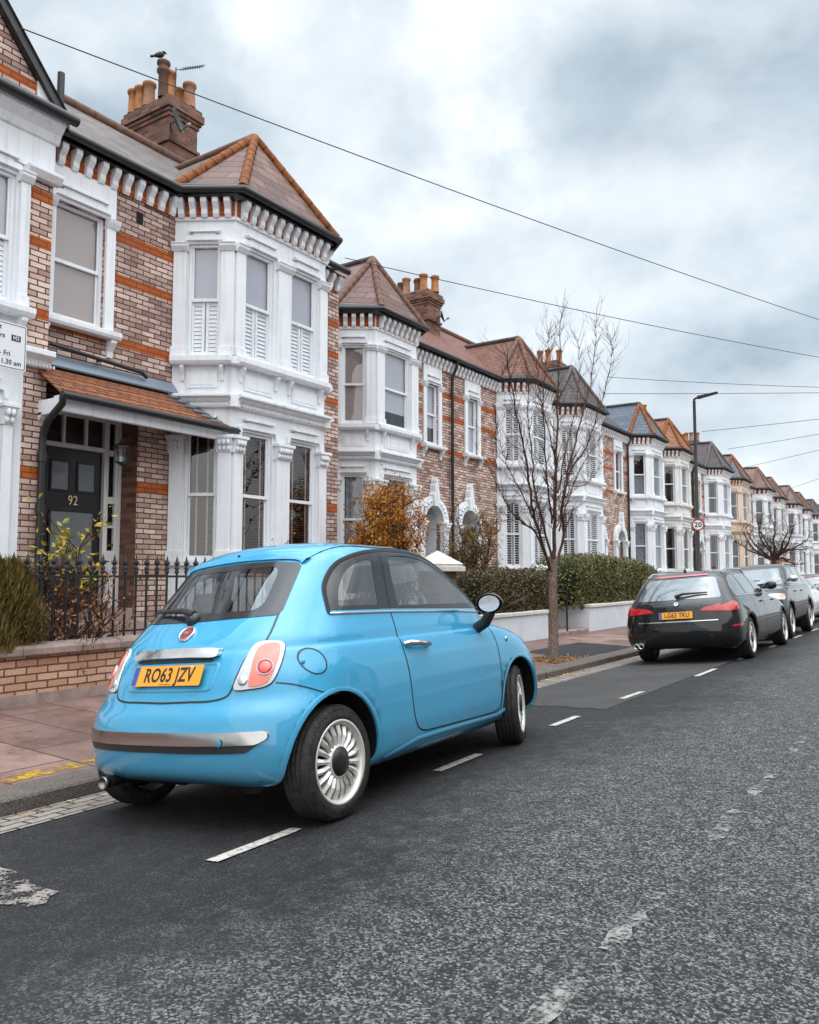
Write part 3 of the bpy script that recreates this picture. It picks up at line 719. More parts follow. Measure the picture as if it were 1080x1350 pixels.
def house(cfg):
    Y0, Y1, D, zb = cfg['Y0'], cfg['Y1'], cfg['D'], cfg.get('zb', 0)
    root = thing('terraced_house', cfg['label'], 'house', (-D, Y0, zb), 'terraced houses along the street')
    W = Y1-Y0; det = cfg.get('det', 2); wm = cfg.get('white', white)
    V, Rv, pr, q = cfg['V']-Y0, cfg['R']-Y0, cfg.get('pr', .8), cfg.get('q', .5)
    uL, uR = V-q, Rv+q
    side = cfg['porch']                         # 'L' porch lies before the bay, 'R' after it
    pa, pb_ = (0, uL) if side == 'L' else (uR, W)
    sa, sb = (uR, W) if side == 'L' else (0, uL)   # plain strip on the other side
    b = MB()
    wc = cfg.get('wc', (pa+pb_)/2); ww = cfg.get('ww', .72)
    z0, z1 = 4.7, 6.3
    holes = [(wc-ww/2, wc+ww/2, z0, z1)]
    dc = cfg.get('dc', (pa+pb_)/2)
    if cfg.get('arch', True): holes.append((dc-.46, dc+.46, .36, 3.09))
    else: holes.append((cfg['dr'][0], cfg['dr'][1], 0.0, 3.62))
    b.wall(pa, pb_, 0, EV, holes, 0, .12, brick_pink, BANDS, brick_orange)
    if sb-sa > .02: b.wall(sa, sb, 0, EV, [], 0, 0, brick_pink, BANDS, brick_orange)
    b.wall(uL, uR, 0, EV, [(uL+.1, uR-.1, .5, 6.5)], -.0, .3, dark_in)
    b.build('brick_wall', root, recalc=False)
    # eaves: modillion row on an orange course
    for a, c in ((pa, pb_), (sa, sb)):
        if c-a < .05: continue
        e = MB()
        if c-a > .15: modillions(e, a+.01, c-.01, B0, B1, wm, brick_orange, .2 if det else .3)
        e.quad([(a, 0, B1), (c, 0, B1), (c, .2, B1), (a, .2, B1)], gutter_black)
        e.build('eaves_brackets', root, bev=.005 if det > 1 else 0)
    # white surround of the first-floor window over the door
    s = MB(); a, c = wc-ww/2, wc+ww/2
    s.box(a-.15, a-.001, -.0, .05, z0-.0, z1-.0, wm); s.box(c+.001, c+.15, -.0, .05, z0, z1, wm)
    for q0, q1 in ((a-.19, a+.0), (c-.0, c+.19)): s.prism([(0, z1-.13), (.06, z1-.13), (.1, z1-.06), (.12, z1-.001), (0, z1-.001)], q0, q1, wm)
    s.box(a-.15, c+.15, .0, .045, z1, B0, wm); head_mould(s, a, c, z1+.02, wm, .09)
    s.prism([(0, z0-.13), (.14, z0-.13), (.16, z0-.09), (.16, z0-.03), (.02, z0-.001), (0, z0-.001)], a-.22, c+.22, wm)
    for q_ in (a-.12, c+.12): corbel(s, q_, z0-.38, z0-.13, wm, .09, .12)
    s.build('window_surround', root, bev=.005 if det > 1 else 0)
    fr = ((0, 0, 0), (0, 1, 0), (1, 0, 0))
    add_window(root, fr, a, c, z0, z1, cfg.get('pw', 'blind'), white, depth=.1, det=det, bar=cfg.get('pbar', False))
    bay(root, uL, V, Rv, uR, pr, cfg)
    ro = main_roof(root, W, cfg)
    for a, c in ((pa, pb_), (sa, sb)):
        if c-a < .05: continue
        g = MB(); g.tube([(.25, a-.0, EV-.03), (.25, c+.0, EV-.03)], .062, gutter_black, 8); g.tube([(.2, a, EV+.02), (.2, c, EV+.02)], .04, gutter_black, 6)
        g.build('gutter', root)
    if cfg.get('arch', True):
        arch_porch(root, dc, cfg)
    if cfg.get('pipe', True):
        p = MB(); u = cfg.get('pu', .08 if side == 'L' else W-.08)
        p.tube([(.25, u, EV-.05), (.22, u, EV-.25), (.08, u, EV-.5), (.08, u, .0)], .042, gutter_black, 8)
        for z in (6.2, 4.4, 2.8, 1.2): p.tube([(.08, u, z-.05), (.08, u, z+.05)], .058, gutter_black, 8)
        p.build('downpipe', root)
    for ch in cfg.get('chims', []):
        p = onD(ch['px'][0], ch['px'][1], ch['D'])
        v0 = -ch['D']+D; u0 = p.y-Y0
        chimney(root, None, v0, v0-ch.get('l', 1.4), u0, u0+ch.get('w', .9), p.z-zb, ch['pots'], 7.6, det=det)
    return root

HS = [
 dict(Y0=6.0, Y1=12.12, D=9.8, V=8.6, R=10.75, q=.5, porch='L', nfront=2, arch=False, dr=(.02, 1.51), wc=.47, ww=.78, pw='blind', roof=roof_grey, broof=roof_brown, bside=roof_grey, hip=ridge_orange, ridge=ridge_brown,
      up=['halfshut']*4, dn=['wood']*4, pipe=False, chims=[dict(px=(223, 119), D=12.45, l=1.5, w=.92, pots=[(.95, .24, 'o'), (.79, .24, 'o'), (.60, .24, 'p'), (.62, .75, 'p'), (.19, .26, 'O'), (.12, .76, 'p'), (.36, .78, 'o')])],
      label='nearest whole house, black door numbered 92, tiled porch, brown bay roof with orange hips'),
 dict(Y0=12.6, Y1=18.75, D=11.3, V=14.3, R=15.95, q=.55, porch='R', roof=roof_red, broof=roof_brown, hip=ridge_brown, up=['blind', 'paleblind', 'dark'], dn=['net', 'dark', 'net'], pw='paleblind', wc=5.3, dc=5.25, ww=.6, door=door_green, pipe=False,
      chims=[dict(px=(566, 379), D=12.9, pots='oodppd')], label='second house, behind the orange bush, with plum slate bay roof'),
 dict(Y0=18.75, Y1=24.9, D=11.3, V=22.05, R=23.8, porch='L', roof=roof_red, broof=roof_red, hip=ridge_brown, up=['openshut'], dn=['openshut'], pw='paleblind', wc=1.3, dc=.95, ww=.6, bar=False,
      chims=[dict(px=(737, 474), D=13.2, pots='oop', l=1.2)], label='third house, behind the bare street tree, red tiled bay roof'),
 dict(Y0=24.9, Y1=30.9, D=11.3, V=26.3, R=28.2, porch='R', roof=roof_dark, broof=roof_dark, hip=ridge_grey, up=['openshut', 'openshut', 'shut'], dn=['openshut'], pw='paleblind', ww=.6, pu=3.95,
      label='fourth house, right of the bare street tree, with dark bay roof'),
 dict(Y0=30.9, Y1=36.9, D=11.3, V=33.9, R=35.7, porch='L', det=1, roof=roof_dark, broof=roof_blue, hip=ridge_orange, up=['net', 'curt'], dn=['net'], pw='dark', pu=2.3,
      chims=[dict(px=(851, 545), D=12.6, l=1.9, pots='ooooo')], label='fifth house, blue slate bay roof with orange hips and five orange pots'),
 dict(Y0=36.9, Y1=43.4, D=11.3, V=38.2, R=40.0, porch='R', det=1, roof=roof_red, broof=roof_rust, hip=ridge_orange, up=['curt'], dn=['curt', 'dark'], pw='net', white=white2,
      chims=[dict(px=(921, 580), D=13.0, l=1.6, pots='opopd')], label='sixth house, left of the lamp post, rust tiled bay roof with orange hips'),
 dict(Y0=43.4, Y1=49.9, D=11.3, V=46.4, R=48.5, porch='L', det=1, roof=roof_dark, broof=roof_dark, hip=ridge_grey, up=['curt', 'net'], dn=['curt'], pw='net',
      chims=[dict(px=(971, 612), D=13.2, l=1.5, pots='ooo')], label='seventh house, right of the lamp post, dark grey slate bay roof'),
 dict(Y0=49.9, Y1=56.4, D=11.3, V=51.4, R=53.6, porch='R', det=1, zb=-.1, roof=roof_rust, broof=roof_blue, hip=ridge_orange, up=['curt'], dn=['dark'], pw='dark', white=cream, label='peach painted eighth house with blue slate roof and orange hips'),
 dict(Y0=56.4, Y1=63.0, D=11.3, V=59.3, R=61.6, porch='L', det=0, roof=roof_brown, broof=roof_brown, hip=ridge_brown, up=['dark'], dn=['dark'], pw='dark', chims=[dict(px=(1004, 634), D=13.2, l=1.5, pots='oood')],
      label='ninth house, plum slate bay roof, behind the small far tree'),
 dict(Y0=63.0, Y1=69.2, D=11.3, V=64.4, R=66.6, porch='R', det=0, zb=-.2, roof=roof_brown, broof=roof_brown, hip=ridge_brown, up=['dark'], dn=['curt'], pw='dark', white=white2, label='tenth house, brown roof, right of the small far tree'),
 dict(Y0=69.2, Y1=76.0, D=11.3, V=72.2, R=74.6, porch='L', det=0, zb=-.1, roof=roof_grey, broof=roof_grey, hip=ridge_brown, up=['dark'], dn=['dark'], pw='dark', chims=[dict(px=(1039, 655), D=13.2, l=1.5, pots='oooo')], label='eleventh house, grey slate bay roof, orange chimney pots'),
 dict(Y0=76.0, Y1=83.0, D=11.3, V=77.6, R=80, porch='R', det=0, zb=-.2, roof=roof_brown, broof=roof_red, hip=ridge_brown, up=['dark'], dn=['dark'], pw='dark', label='twelfth house with dull red roof, near the right edge'),
 dict(Y0=83.0, Y1=90, D=11.3, V=86, R=88.2, porch='L', det=0, zb=-.2, roof=roof_dark, broof=roof_dark, hip=ridge_grey, up=['dark'], dn=['dark'], pw='dark', chims=[dict(px=(1066, 672), D=13.2, l=1.5, pots='ooo')], label='thirteenth house, dark roof, at the far right edge'),
 dict(Y0=90, Y1=97, D=11.3, V=91.6, R=94, porch='R', det=0, zb=-.3, roof=roof_brown, broof=roof_brown, hip=ridge_brown, up=['dark'], dn=['dark'], pw='dark', label='farthest house in view, brown roof, cut by the right edge'),
]
houses = [house(c) for c in HS]
H1 = houses[0]; H1cfg = HS[0]
# --- number 92: porch, door, steps (coordinates relative to the house)
Y0 = 6.0
fr = ((0, 0, 0), (0, 1, 0), (1, 0, 0))
b = MB()                                             # recess side walls and soffit
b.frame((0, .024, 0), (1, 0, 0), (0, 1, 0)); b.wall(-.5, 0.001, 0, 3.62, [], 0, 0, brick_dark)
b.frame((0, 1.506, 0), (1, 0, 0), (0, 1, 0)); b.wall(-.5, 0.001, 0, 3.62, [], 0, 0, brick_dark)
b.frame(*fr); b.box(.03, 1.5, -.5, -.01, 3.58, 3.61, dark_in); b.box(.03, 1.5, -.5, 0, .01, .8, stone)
b.box(.02, 1.55, 0.0, .3, .0, .63, stone); b.box(.02, 1.55, .3, .58, 0, .46, stone); b.box(.02, 1.55, .58, .86, 0, .29, stone); b.box(.02, 1.55, .86, 1.2, 0, .13, stone)
b.build('doorstep', H1, bev=.01)
# buff facing of the pier between door and bay, proud of the soft brick
b = MB(); b.frame((.004, 0, 0)); b.wall(1.512, 2.10, .0, 3.78, [], 0, 0, brick_light, BANDS, brick_orange)
b.build('brick_pier', H1, recalc=False)
b = MB(); d = -.42; b.frame((0, .07, 0))
b.box(-.03, .22, d, d+.08, .8, 3.55, white2); b.box(1.14, 1.20, d, d+.08, .8, 3.55, white2); b.box(1.38, 1.43, d, d+.08, .8, 3.55, white2)
b.box(.22, 1.14, d, d+.08, 3.03, 3.09, white2); b.box(.22, 1.14, d, d+.08, 3.48, 3.55, white2); b.box(1.2, 1.38, d, d+.07, 3.48, 3.55, white2)
for u in (.50, .85): b.box(u-.02, u+.02, d+.01, d+.06, 3.09, 3.48, white2)
b.box(1.2, 1.38, d, d+.05, .8, 1.55, white2); b.box(1.2, 1.38, d, d+.06, 2.3, 2.4, white2); b.box(1.2, 1.38, d, d+.06, 3.0, 3.08, white2); b.box(1.2, 1.235, d, d+.05, 1.55, 3.5, white2); b.box(1.345, 1.38, d, d+.05, 1.55, 3.5, white2); b.box(1.235, 1.345, d, d+.05, 1.55, 1.62, white2); b.box(1.235, 1.345, d, d+.05, 1.95, 2.02, white2)
df = b.build('door_frame', H1, bev=.004)
g = MB(); g.frame((0, .07, 0)); g.quad([(.22, d+.02, 3.09), (1.14, d+.02, 3.09), (1.14, d+.02, 3.48), (.22, d+.02, 3.48)], glass); g.quad([(1.23, d+.02, 1.6), (1.35, d+.02, 1.6), (1.35, d+.02, 3.5), (1.23, d+.02, 3.5)], glass)
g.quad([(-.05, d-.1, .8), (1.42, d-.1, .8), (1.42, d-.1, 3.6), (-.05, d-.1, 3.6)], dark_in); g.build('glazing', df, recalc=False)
b = MB(); d = -.40; b.frame((0, .07, 0))
b.box(.225, 1.135, d-.03, d, .8, 3.02, door_black)
def frame_rect(b, a0, a1, c0, c1, t_, pr0, pr1, m):
    b.box(a0, a1, pr0, pr1, c0, c0+t_, m); b.box(a0, a1, pr0, pr1, c1-t_, c1, m); b.box(a0, a0+t_, pr0, pr1, c0+t_, c1-t_, m); b.box(a1-t_, a1, pr0, pr1, c0+t_, c1-t_, m)
frame_rect(b, .32, .63, 2.42, 2.86, .03, d, d+.018, door_black); frame_rect(b, .73, 1.04, 2.42, 2.86, .03, d, d+.018, door_black)
frame_rect(b, .32, 1.04, 1.35, 2.18, .035, d, d+.02, door_black); frame_rect(b, .32, 1.04, .95, 1.26, .03, d, d+.018, door_black)
dr = b.build('door', H1, bev=.004)
dgl = mat('frosted_door_glass', (.16, .18, .19), .12, spec=1.0)
b = MB(); b.frame((0, .07, 0))
for q in ((.35, .60, 2.45, 2.83), (.76, 1.01, 2.45, 2.83), (.355, 1.005, 1.385, 2.145)): b.quad([(q[0], d+.006, q[2]), (q[1], d+.006, q[2]), (q[1], d+.006, q[3]), (q[0], d+.006, q[3])], dgl)
b.build('door_glass', dr, recalc=False)
brass = mat('brass', (.55, .38, .15), .3, 1.0)
b = MB(); b.lathe([(0, .05), (.02, .045), (.03, .03), (.015, .01), (.025, 0)], (d, 1.15, 1.9), brass, 12, 'x'); b.build('door_knob', dr)
b = MB(); b.box(1.30, 1.40, -.37, -.362, 1.68, 1.72, brass); b.build('letter_plate', df)
M4 = Matrix.Translation((d+.012, .75, 2.30)) @ Matrix(((0, 0, 1, 0), (1, 0, 0, 0), (0, 1, 0, 0), (0, 0, 0, 1)))
text_mesh('92', .19, mat('gold_number', (.75, .62, .38), .4), 'door_number', M4, dr, .004, .8)
# porch roof
b = MB(); ev_v, ev_z, tp_z = .76, 3.50, 4.02
u0, u1 = -.22, 2.70
nC = 9
for i in range(nC):                                  # overlapping tile courses
    t0, t1 = i/nC, (i+1.12)/nC
    v0_, v1_ = ev_v+(0.0-ev_v)*t0, ev_v+(0.0-ev_v)*min(1, t1); z0_, z1_ = ev_z+(tp_z-ev_z)*t0, ev_z+(tp_z-ev_z)*min(1, t1)
    ue0, ue1 = u1-.42*t0, u1-.42*min(1, t1)
    vs = [(v0_, u0, z0_), (v0_, ue0, z0_), (v1_, ue1, z1_), (v1_, u0, z1_)]; dz = Vector((.0, 0, .028))
    vv = [Vector(x) for x in vs]; top = [vv[0]+dz, vv[1]+dz, vv[2]+dz*.35, vv[3]+dz*.35]
    b.raw(vv+top, [(3, 2, 1, 0), (4, 5, 6, 7), (0, 1, 5, 4), (1, 2, 6, 5), (2, 3, 7, 6), (3, 0, 4, 7)], roof_rust)
b.raw([(ev_v, u1, ev_z), (0.8, u1+.0, ev_z), (0.0, u1-.42, tp_z)], [(0, 1, 2)], roof_rust)
pr_ = b.build('porch_roof', H1)
b = MB(); b.prism([(0, tp_z+.0), (.16, tp_z-.04), (.17, tp_z-.02), (.02, tp_z+.16), (0, tp_z+.16)], 0, 2.1, lead)
for i in range(7): t0 = i/7; b.box(u1-.50+.06*i*-1+.0, u1-.3-.06*i, ev_v*(1-t0)-.15, ev_v*(1-t0), ev_z+(tp_z-ev_z)*t0+.04, ev_z+(tp_z-ev_z)*t0+.075, lead)
b.build('flashing', pr_)
b = MB(); b.box(u0+.02, u1-.04, ev_v-.14, ev_v-.06, ev_z-.20, ev_z-.03, white); b.box(u0+.02, u1-.04, ev_v-.18, ev_v-.02, ev_z-.03, ev_z-.008, white)
b.box(u0+.02, u0+.1, 0, ev_v-.14, ev_z-.22, ev_z-.03, white); b.frame((0, u0+.02, 0), (1, 0, 0), (0, -1, 0)); b.extr([(0, 2.95), (.06, 2.95), (.10, 3.1), (.30, 3.25), (.34, 3.32), (0, 3.32)], -.08, .0, white)
b.frame(*fr); b.quad([(.0, 0, 3.6), (2.1, 0, 3.6), (2.1, ev_v-.1, ev_z-.05), (0, ev_v-.1, ev_z-.05)], mat('porch_soffit', (.25, .12, .08), .8))
b.build('porch_beam', pr_, bev=.005)
pu_ = onD(54, 640, 9.47).y-6.0
b = MB(); b.tube([(ev_v+.05, u0-.02, ev_z-.02), (ev_v+.05, u1+.02, ev_z-.045)], .05, gutter_black, 8)
b.tube([(ev_v+.05, u0+.0, ev_z-.03), (ev_v+.04, u0, ev_z-.13), (.44, u0+.04, ev_z-.30), (.34, pu_, ev_z-.45), (.33, pu_, ev_z-.6), (.33, pu_, 0)], .045, gutter_black, 10)
for z in (2.1, 2.75): b.tube([(.33, pu_, z-.06), (.33, pu_, z+.06)], .062, gutter_black, 10)
b.build('porch_gutter', pr_)
b = MB(); b.tube([(.12, .02, 4.28), (.12, 1.45, 4.20), (.12, 1.55, 4.14)], .03, gutter_black, 8); b.tube([(0, .8, 4.24), (.12, .8, 4.24)], .02, gutter_black, 6); b.build('overflow_pipe', H1)
b = MB(); b.box(2.0-.62, 2.0-.50, -.05, .004, 6.45, 6.62, dark_in); b.build('air_vent', H1)
# lantern hanging in the porch
t = thing('porch_lantern', 'black glass-sided lantern hanging under the tiled porch of number 92', 'lantern', (-9.8+.35, Y0+.98, 2.86))
b = MB(); b.tube([(0, 0, .25), (0, 0, .66)], .006, black_iron, 6); b.lathe([(0, .27), (.02, .26), (.035, .22), (.13, .17), (.135, .155), (.0, .155)], (0, 0, 0), black_iron, 6, smooth=False)
for k in range(6): a = 2*PI*k/6; b.tube([(math.cos(a)*.115, math.sin(a)*.115, .16), (math.cos(a)*.07, math.sin(a)*.07, -.06)], .006, black_iron, 4)
b.lathe([(0, -.1), (.03, -.08), (.08, -.055), (.08, -.045), (0, -.045)], (0, 0, 0), black_iron, 6, smooth=False); b.build('lantern_frame', t)
b = MB(); b.lathe([(.066, -.05), (.108, .155)], (0, 0, 0), glass, 6, smooth=False); b.build('lantern_glass', t, recalc=False)
# satellite dish and aerial on the first chimney
pch = onD(223, 119, 12.45)
def dish(px, D, r_, label):
    p = onD(px[0], px[1], D); t = thing('satellite_dish', label, 'satellite dish', p)
    ax = Vector((.86, .50, .28)).normalized(); up_ = Vector((0, 0, 1)); xx = up_.cross(ax).normalized(); yy = ax.cross(xx); Mx = Matrix((xx, yy, ax)).transposed()
    g = mat('dish_grey', (.06, .065, .075), .5, .2)
    b = MB(); b.lathe([(0, 0), (r_*.5, r_*.05), (r_*.8, r_*.14), (r_, r_*.24), (r_*1.02, r_*.24), (r_*.8, r_*.1), (0, -.03)], (0, 0, 0), g, 28, Mx)
    b.build('reflector', t)
    b = MB(); b.tube([Mx @ Vector((0, -r_*.9, r_*.1)), Mx @ Vector((0, -r_*.6, r_*.9))], .012, g, 6); b.lathe([(0, -.05), (.03, -.05), (.035, .03), (0, .05)], Mx @ Vector((0, -r_*.58, r_*.92)), mat('dish_head', (.3, .3, .32), .5), 10, Mx)
    b.tube([(0, 0, 0), tuple(-ax*.12), tuple(-ax*.12+Vector((-.1, .12, -.1)))], .018, g, 6); b.build('feed_arm', t); return t
dish((232, 160), 12.3, .25, 'dark grey satellite dish on the sooty chimney of the nearest whole house')
dish((582, 417), 12.7, .2, 'small satellite dish on the chimney of the second house')
p = onD(232, 92, 12.6); t = thing('television_aerial', 'thin aerial rod on the nearest chimney, pointing right beside its pots', 'aerial', p)
b = MB(); b.tube([(0, 0, -.9), (0, 0, .05)], .012, gutter_black, 6); q = onD(269, 87, 12.6)-p; b.tube([(0, 0, 0), q], .009, gutter_black, 6)
for i in range(9):
    c = Vector(q)*(.25+i*.085); b.tube([c+Vector((-.1, 0, .0)), c+Vector((.1, 0, .0))], .005, gutter_black, 4); b.tube([c+Vector((0, 0, -.045)), c+Vector((0, 0, .045))], .005, gutter_black, 4)
b.build('aerial_rods', t)
# bird: crow-like, standing on the capped pot
p = onD(211, 72, 12.75)
b = MB(); bird = mat('black_feathers', (.02, .02, .025), .5)
ax = Vector((.1, .75, .5)).normalized(); xx = ax.orthogonal().normalized(); Mx = Matrix((xx, ax.cross(xx), ax)).transposed()
b.lathe([(0, -.16), (.03, -.13), (.05, -.06), (.06, .0), (.055, .05), (.035, .09), (0, .12)], p, bird, 12, Mx)
b.lathe([(0, -.03), (.03, -.015), (.034, .01), (.02, .03), (.008, .045), (0, .075)], p+ax*.115+Vector((0, 0, .03)), bird, 10, Matrix((Vector((1, 0, 0)), Vector((0, .3, .95)).cross(Vector((1, 0, 0))), Vector((0, .95, -.1)).normalized())).transposed())
b.lathe([(0, -.12), (.028, -.08), (.025, 0), (0, .02)], p-ax*.15, bird, 8, Mx)
for s_ in (-.02, .02): b.tube([p+Vector((s_, 0, -.03)), p+Vector((s_, .01, -.125))], .006, bird, 5)
tag(b.build('bird'), 'small black bird perched on the tallest chimney pot', 'bird')
# cowled pot under the bird
p = onD(216, 82, 12.75)
b = MB(); b.lathe([(.1, -.75), (.095, -.25), (.13, -.22), (.13, -.16), (.10, -.14), (.10, -.08), (.135, -.05), (.13, .0), (.06, .05), (0, .06)], p-Vector((-9.8, Y0, 0)), terra_dark, 16); b.build('chimney_cowl', [c for c in H1.children if c.name.startswith('chimney')][0])

# --- house at the left edge: white front, brick pier at its end, gable above
D0 = 9.55
h0 = thing('terraced_house', 'gabled white-fronted house cut by the left edge, with brick pier and black gutter', 'house', (-D0, .2, 0), 'terraced houses along the street')
W = 5.70
o0 = .2
xr = onD(20, 300, D0).y-o0
wins = [(xr-.75, xr), (xr-1.75, xr-1.0), (xr-2.75, xr-2.0)]
wg = [(a-.12, c-.12) for a, c in wins]
b = MB(); br0 = onD(38, 300, D0).y-o0
holes = [(a, c, W0, W1-.1) for a, c in wins]+[(a, c, GS-.5, GH) for a, c in wg]
b.wall(0, br0, 0, EV, holes, 0, .14, white)
b.box(0, br0+.02, 0, .06, 0, .9, white)
for (a, c) in wins: head_mould(b, a, c, W1-.08, white, .05)
for (a, c) in wg: head_mould(b, a, c, GH+.01, white, .05)
for (a, c), (e, f_) in (((xr+.01, br0), (xr-.11, br0-.12)), ((xr-.99, xr-.76), (xr-1.11, xr-.88)), ((xr-1.99, xr-1.76), (xr-2.11, xr-1.88))):
    pilaster(b, a+.02, c-.02, W0-.02, W1-.05, white, .06); pilaster(b, e+.02, f_-.02, .9, GH-.12, white, .06, leafy=True)
b.prism([(0, W1-.06), (.1, W1-.06), (.16, W1+.02), (.16, W1+.06), (0, W1+.06)], br0-.1, W+.05, white)     # capital over the brick pier
b.box(0, W, .0, .03, W1+.06, EV-.05, white)
b.prism([(0.03, EV-.32), (.06, EV-.3), (.1, EV-.2), (.2, EV-.1), (.22, EV-.03), (.03, EV-.03)], 0, W+.03, white)
b.prism([(0, C0+.08), (.06, C0+.08), (.1, C0+.16), (.19, C0+.22), (.19, C1+.1), (0, C1+.12)], 0, W-.0, white)
for i in range(120): b.box(.02+i*.048, .047+i*.048, .06, .085, C0+.09, C0+.13, white)
b.prism([(0, SL), (.14, SL), (.17, SL+.05), (.17, W0-.04), (.03, W0-.02), (0, W0-.02)], 0, br0+.04, white)
for (a, c) in wins:
    b.box(a+.05, c-.05, 0, .02, C1+.2, SL-.08, white)
    for q_ in (a-.08, c+.1): corbel(b, q_, SL-.26, SL, white, .08, .13)
b.build('stucco_front', h0, bev=.006)
b = MB(); b.wall(br0, W, 0, W1, [], 0, 0, brick_light, BANDS, brick_orange); b.box(br0-.02, W+.02, .0, .05, 0, .95, white); b.build('brick_pier', h0, recalc=False)
for i, (a, c) in enumerate(wins): add_window(h0, fr, a, c, W0, W1-.1, 'halfshut')
for i, (a, c) in enumerate(wg): add_window(h0, fr, a, c, GS-.5, GH, 'wood')
# gable
g0 = onD(84, 150, D0); g1 = onD(4, 0, D0)
sl = (g1.z-g0.z)/(g1.y-g0.y); au = 2.9-o0+.0
ue = W+.02; ze = EV+.05; za = ze-sl*(ue-au)*1.0 if sl < 0 else ze+2.6
b = MB(); uw = 2*au-ue
def inside_band(z0, z1, m):
    f_ = lambda z: (z-ze)/(za-ze)
    b.quad([(uw+(au-uw)*f_(z0), .0, z0), (ue+(au-ue)*f_(z0), .0, z0), (ue+(au-ue)*f_(z1), .0, z1), (uw+(au-uw)*f_(z1), .0, z1)], m)
zs_ = [ze]+[ze+.25, ze+.37, ze+1.02, ze+1.14, ze+1.8, ze+1.92, za-.001]
for i in range(len(zs_)-1): inside_band(zs_[i], zs_[i+1], brick_orange if i % 2 else brick_pink)
b.build('gable_wall', h0, recalc=False)
b = MB(); b.extr([(ue-.3, ze-.02), (ue+.05, ze-.02), (ue-.3, ze+.5)], .004, .03, white); b.build('gable_corner', h0)
b = MB()
for s_ in (1, -1):
    p0_ = Vector((.1, au+s_*(ue-au+.12), ze-.05)); p1_ = Vector((.1, au, za+.08)); dv = (p1_-p0_).normalized(); nn = Vector((0, -dv.z*s_, dv.y*s_)) if False else Vector((0, 0, 1))
    b.raw([p0_+Vector((0, 0, -.07)), p1_+Vector((0, 0, -.07)), p1_+Vector((0, 0, .09)), p0_+Vector((0, 0, .09)), p0_+Vector((-.1, 0, -.07)), p1_+Vector((-.1, 0, -.07)), p1_+Vector((-.1, 0, .09)), p0_+Vector((-.1, 0, .09))], [(0, 1, 2, 3), (7, 6, 5, 4), (0, 4, 5, 1), (3, 2, 6, 7), (0, 3, 7, 4), (1, 5, 6, 2)], gutter_black)
    b.raw([p0_+Vector((.03, 0, .1)), p1_+Vector((.03, 0, .1)), p1_+Vector((-5.6, 0, .1)), p0_+Vector((-5.6, 0, .1))], [(0, 1, 2, 3)], roof_dark)
b.build('roof', h0)
b = MB(); b.tube([(.27, -.1, EV-.0), (.27, W+.14, EV-.0)], .07, gutter_black, 8); b.box(-.1, W+.1, .0, .24, EV, EV+.045, gutter_black); b.build('gutter', h0)
b = MB(); b.raw([(-.002, 0, 0), (-5.6, 0, 0), (-5.6, 0, EV), (-.002, 0, EV)], [(0, 1, 2, 3)], brick_pink); b.raw([(-.002, W, 0), (-5.6, W, 0), (-5.6, W, EV+.1), (-.002, W, EV+.1)], [(0, 1, 2, 3)], brick_pink); b.raw([(-5.6, 0, 0), (-5.6, W, 0), (-5.6, W, EV), (-5.6, 0, EV)], [(0, 1, 2, 3)], brick_pink); b.build('party_wall', h0, recalc=False)
p = onD(79, 150, 10.1); q = onD(80, 96, 10.1)
b = MB(); b.tube([p-Vector((-D0, .2, 0))-Vector((0, 0, .8)), Vector((p.x, p.y, q.z))-Vector((-D0, .2, 0))], .05, gutter_black, 12); b.build('vent_pipe', h0)

# ------------------------------------------------------------ front walls, railings
def wallthing(name, label, cat, group=None): return thing(name, label, cat, (0, 0, 0), group)
WX = -7.62
t = thing('garden_wall', 'low brick front wall with worn stone coping under the black railings', 'wall', (WX, 0, 0))
b = MB(); b.wall(-2.0, 11.6, .10, .475, [], 0, 0, brick_wall); b.box(-2.0, 11.6, -.24, -.002, .0, .475, brick_dark); b.build('brickwork', t, recalc=False)
b = MB(); b.box(-2.0, 11.6, -.22, .03, -.02, .105, stone); b.build('plinth', t)
b = MB(); rr = random.Random(9); y = -2.0
while y < 11.6:
    l = min(1.1+rr.random()*.5, 11.6-y); dz = rr.uniform(-.004, .004)
    b.prism([(-.26, .475), (.045, .475), (.055, .49), (.055, .545+dz), (.03, .575+dz), (-.1, .595+dz), (-.26, .585+dz)], y+.004, y+l-.004, stone); y += l
b.build('coping', t, bev=.006)
t = thing('iron_railings', 'black spear-topped iron railings standing on the stone coping', 'railings', (WX-.10, 0, .58))
b = MB(); b.box(4.15, 11.5, -.012, .012, .66, .685, black_iron); b.box(4.15, 11.5, -.01, .01, .06, .08, black_iron); b.build('rail', t)
y = 4.2; k = 0; spear = None
while y < 11.5:
    if spear is None:
        b = MB(); b.tube([(0, 0, 0), (0, 0, .73)], .0135, black_iron, 8)
        b.lathe([(.0135, .70), (.026, .715), (.026, .73), (.016, .745), (.03, .765), (.016, .785), (.012, .80), (.024, .815), (.02, .84), (.012, .875), (.004, .91), (0, .925)], (0, 0, 0), black_iron, 8)
        for s_ in (-1, 1): b.tube([(0, s_*.012, .80), (0, s_*.034, .815), (0, s_*.038, .84), (0, s_*.03, .85)], [.006, .006, .005, .003], black_iron, 5)
        spear = b.build('spear_bar', t); o = spear
    else:
        o = spear.copy(); COL.objects.link(o); o.parent = t
    o.location = (0, y, 0); y += .145; k += 1
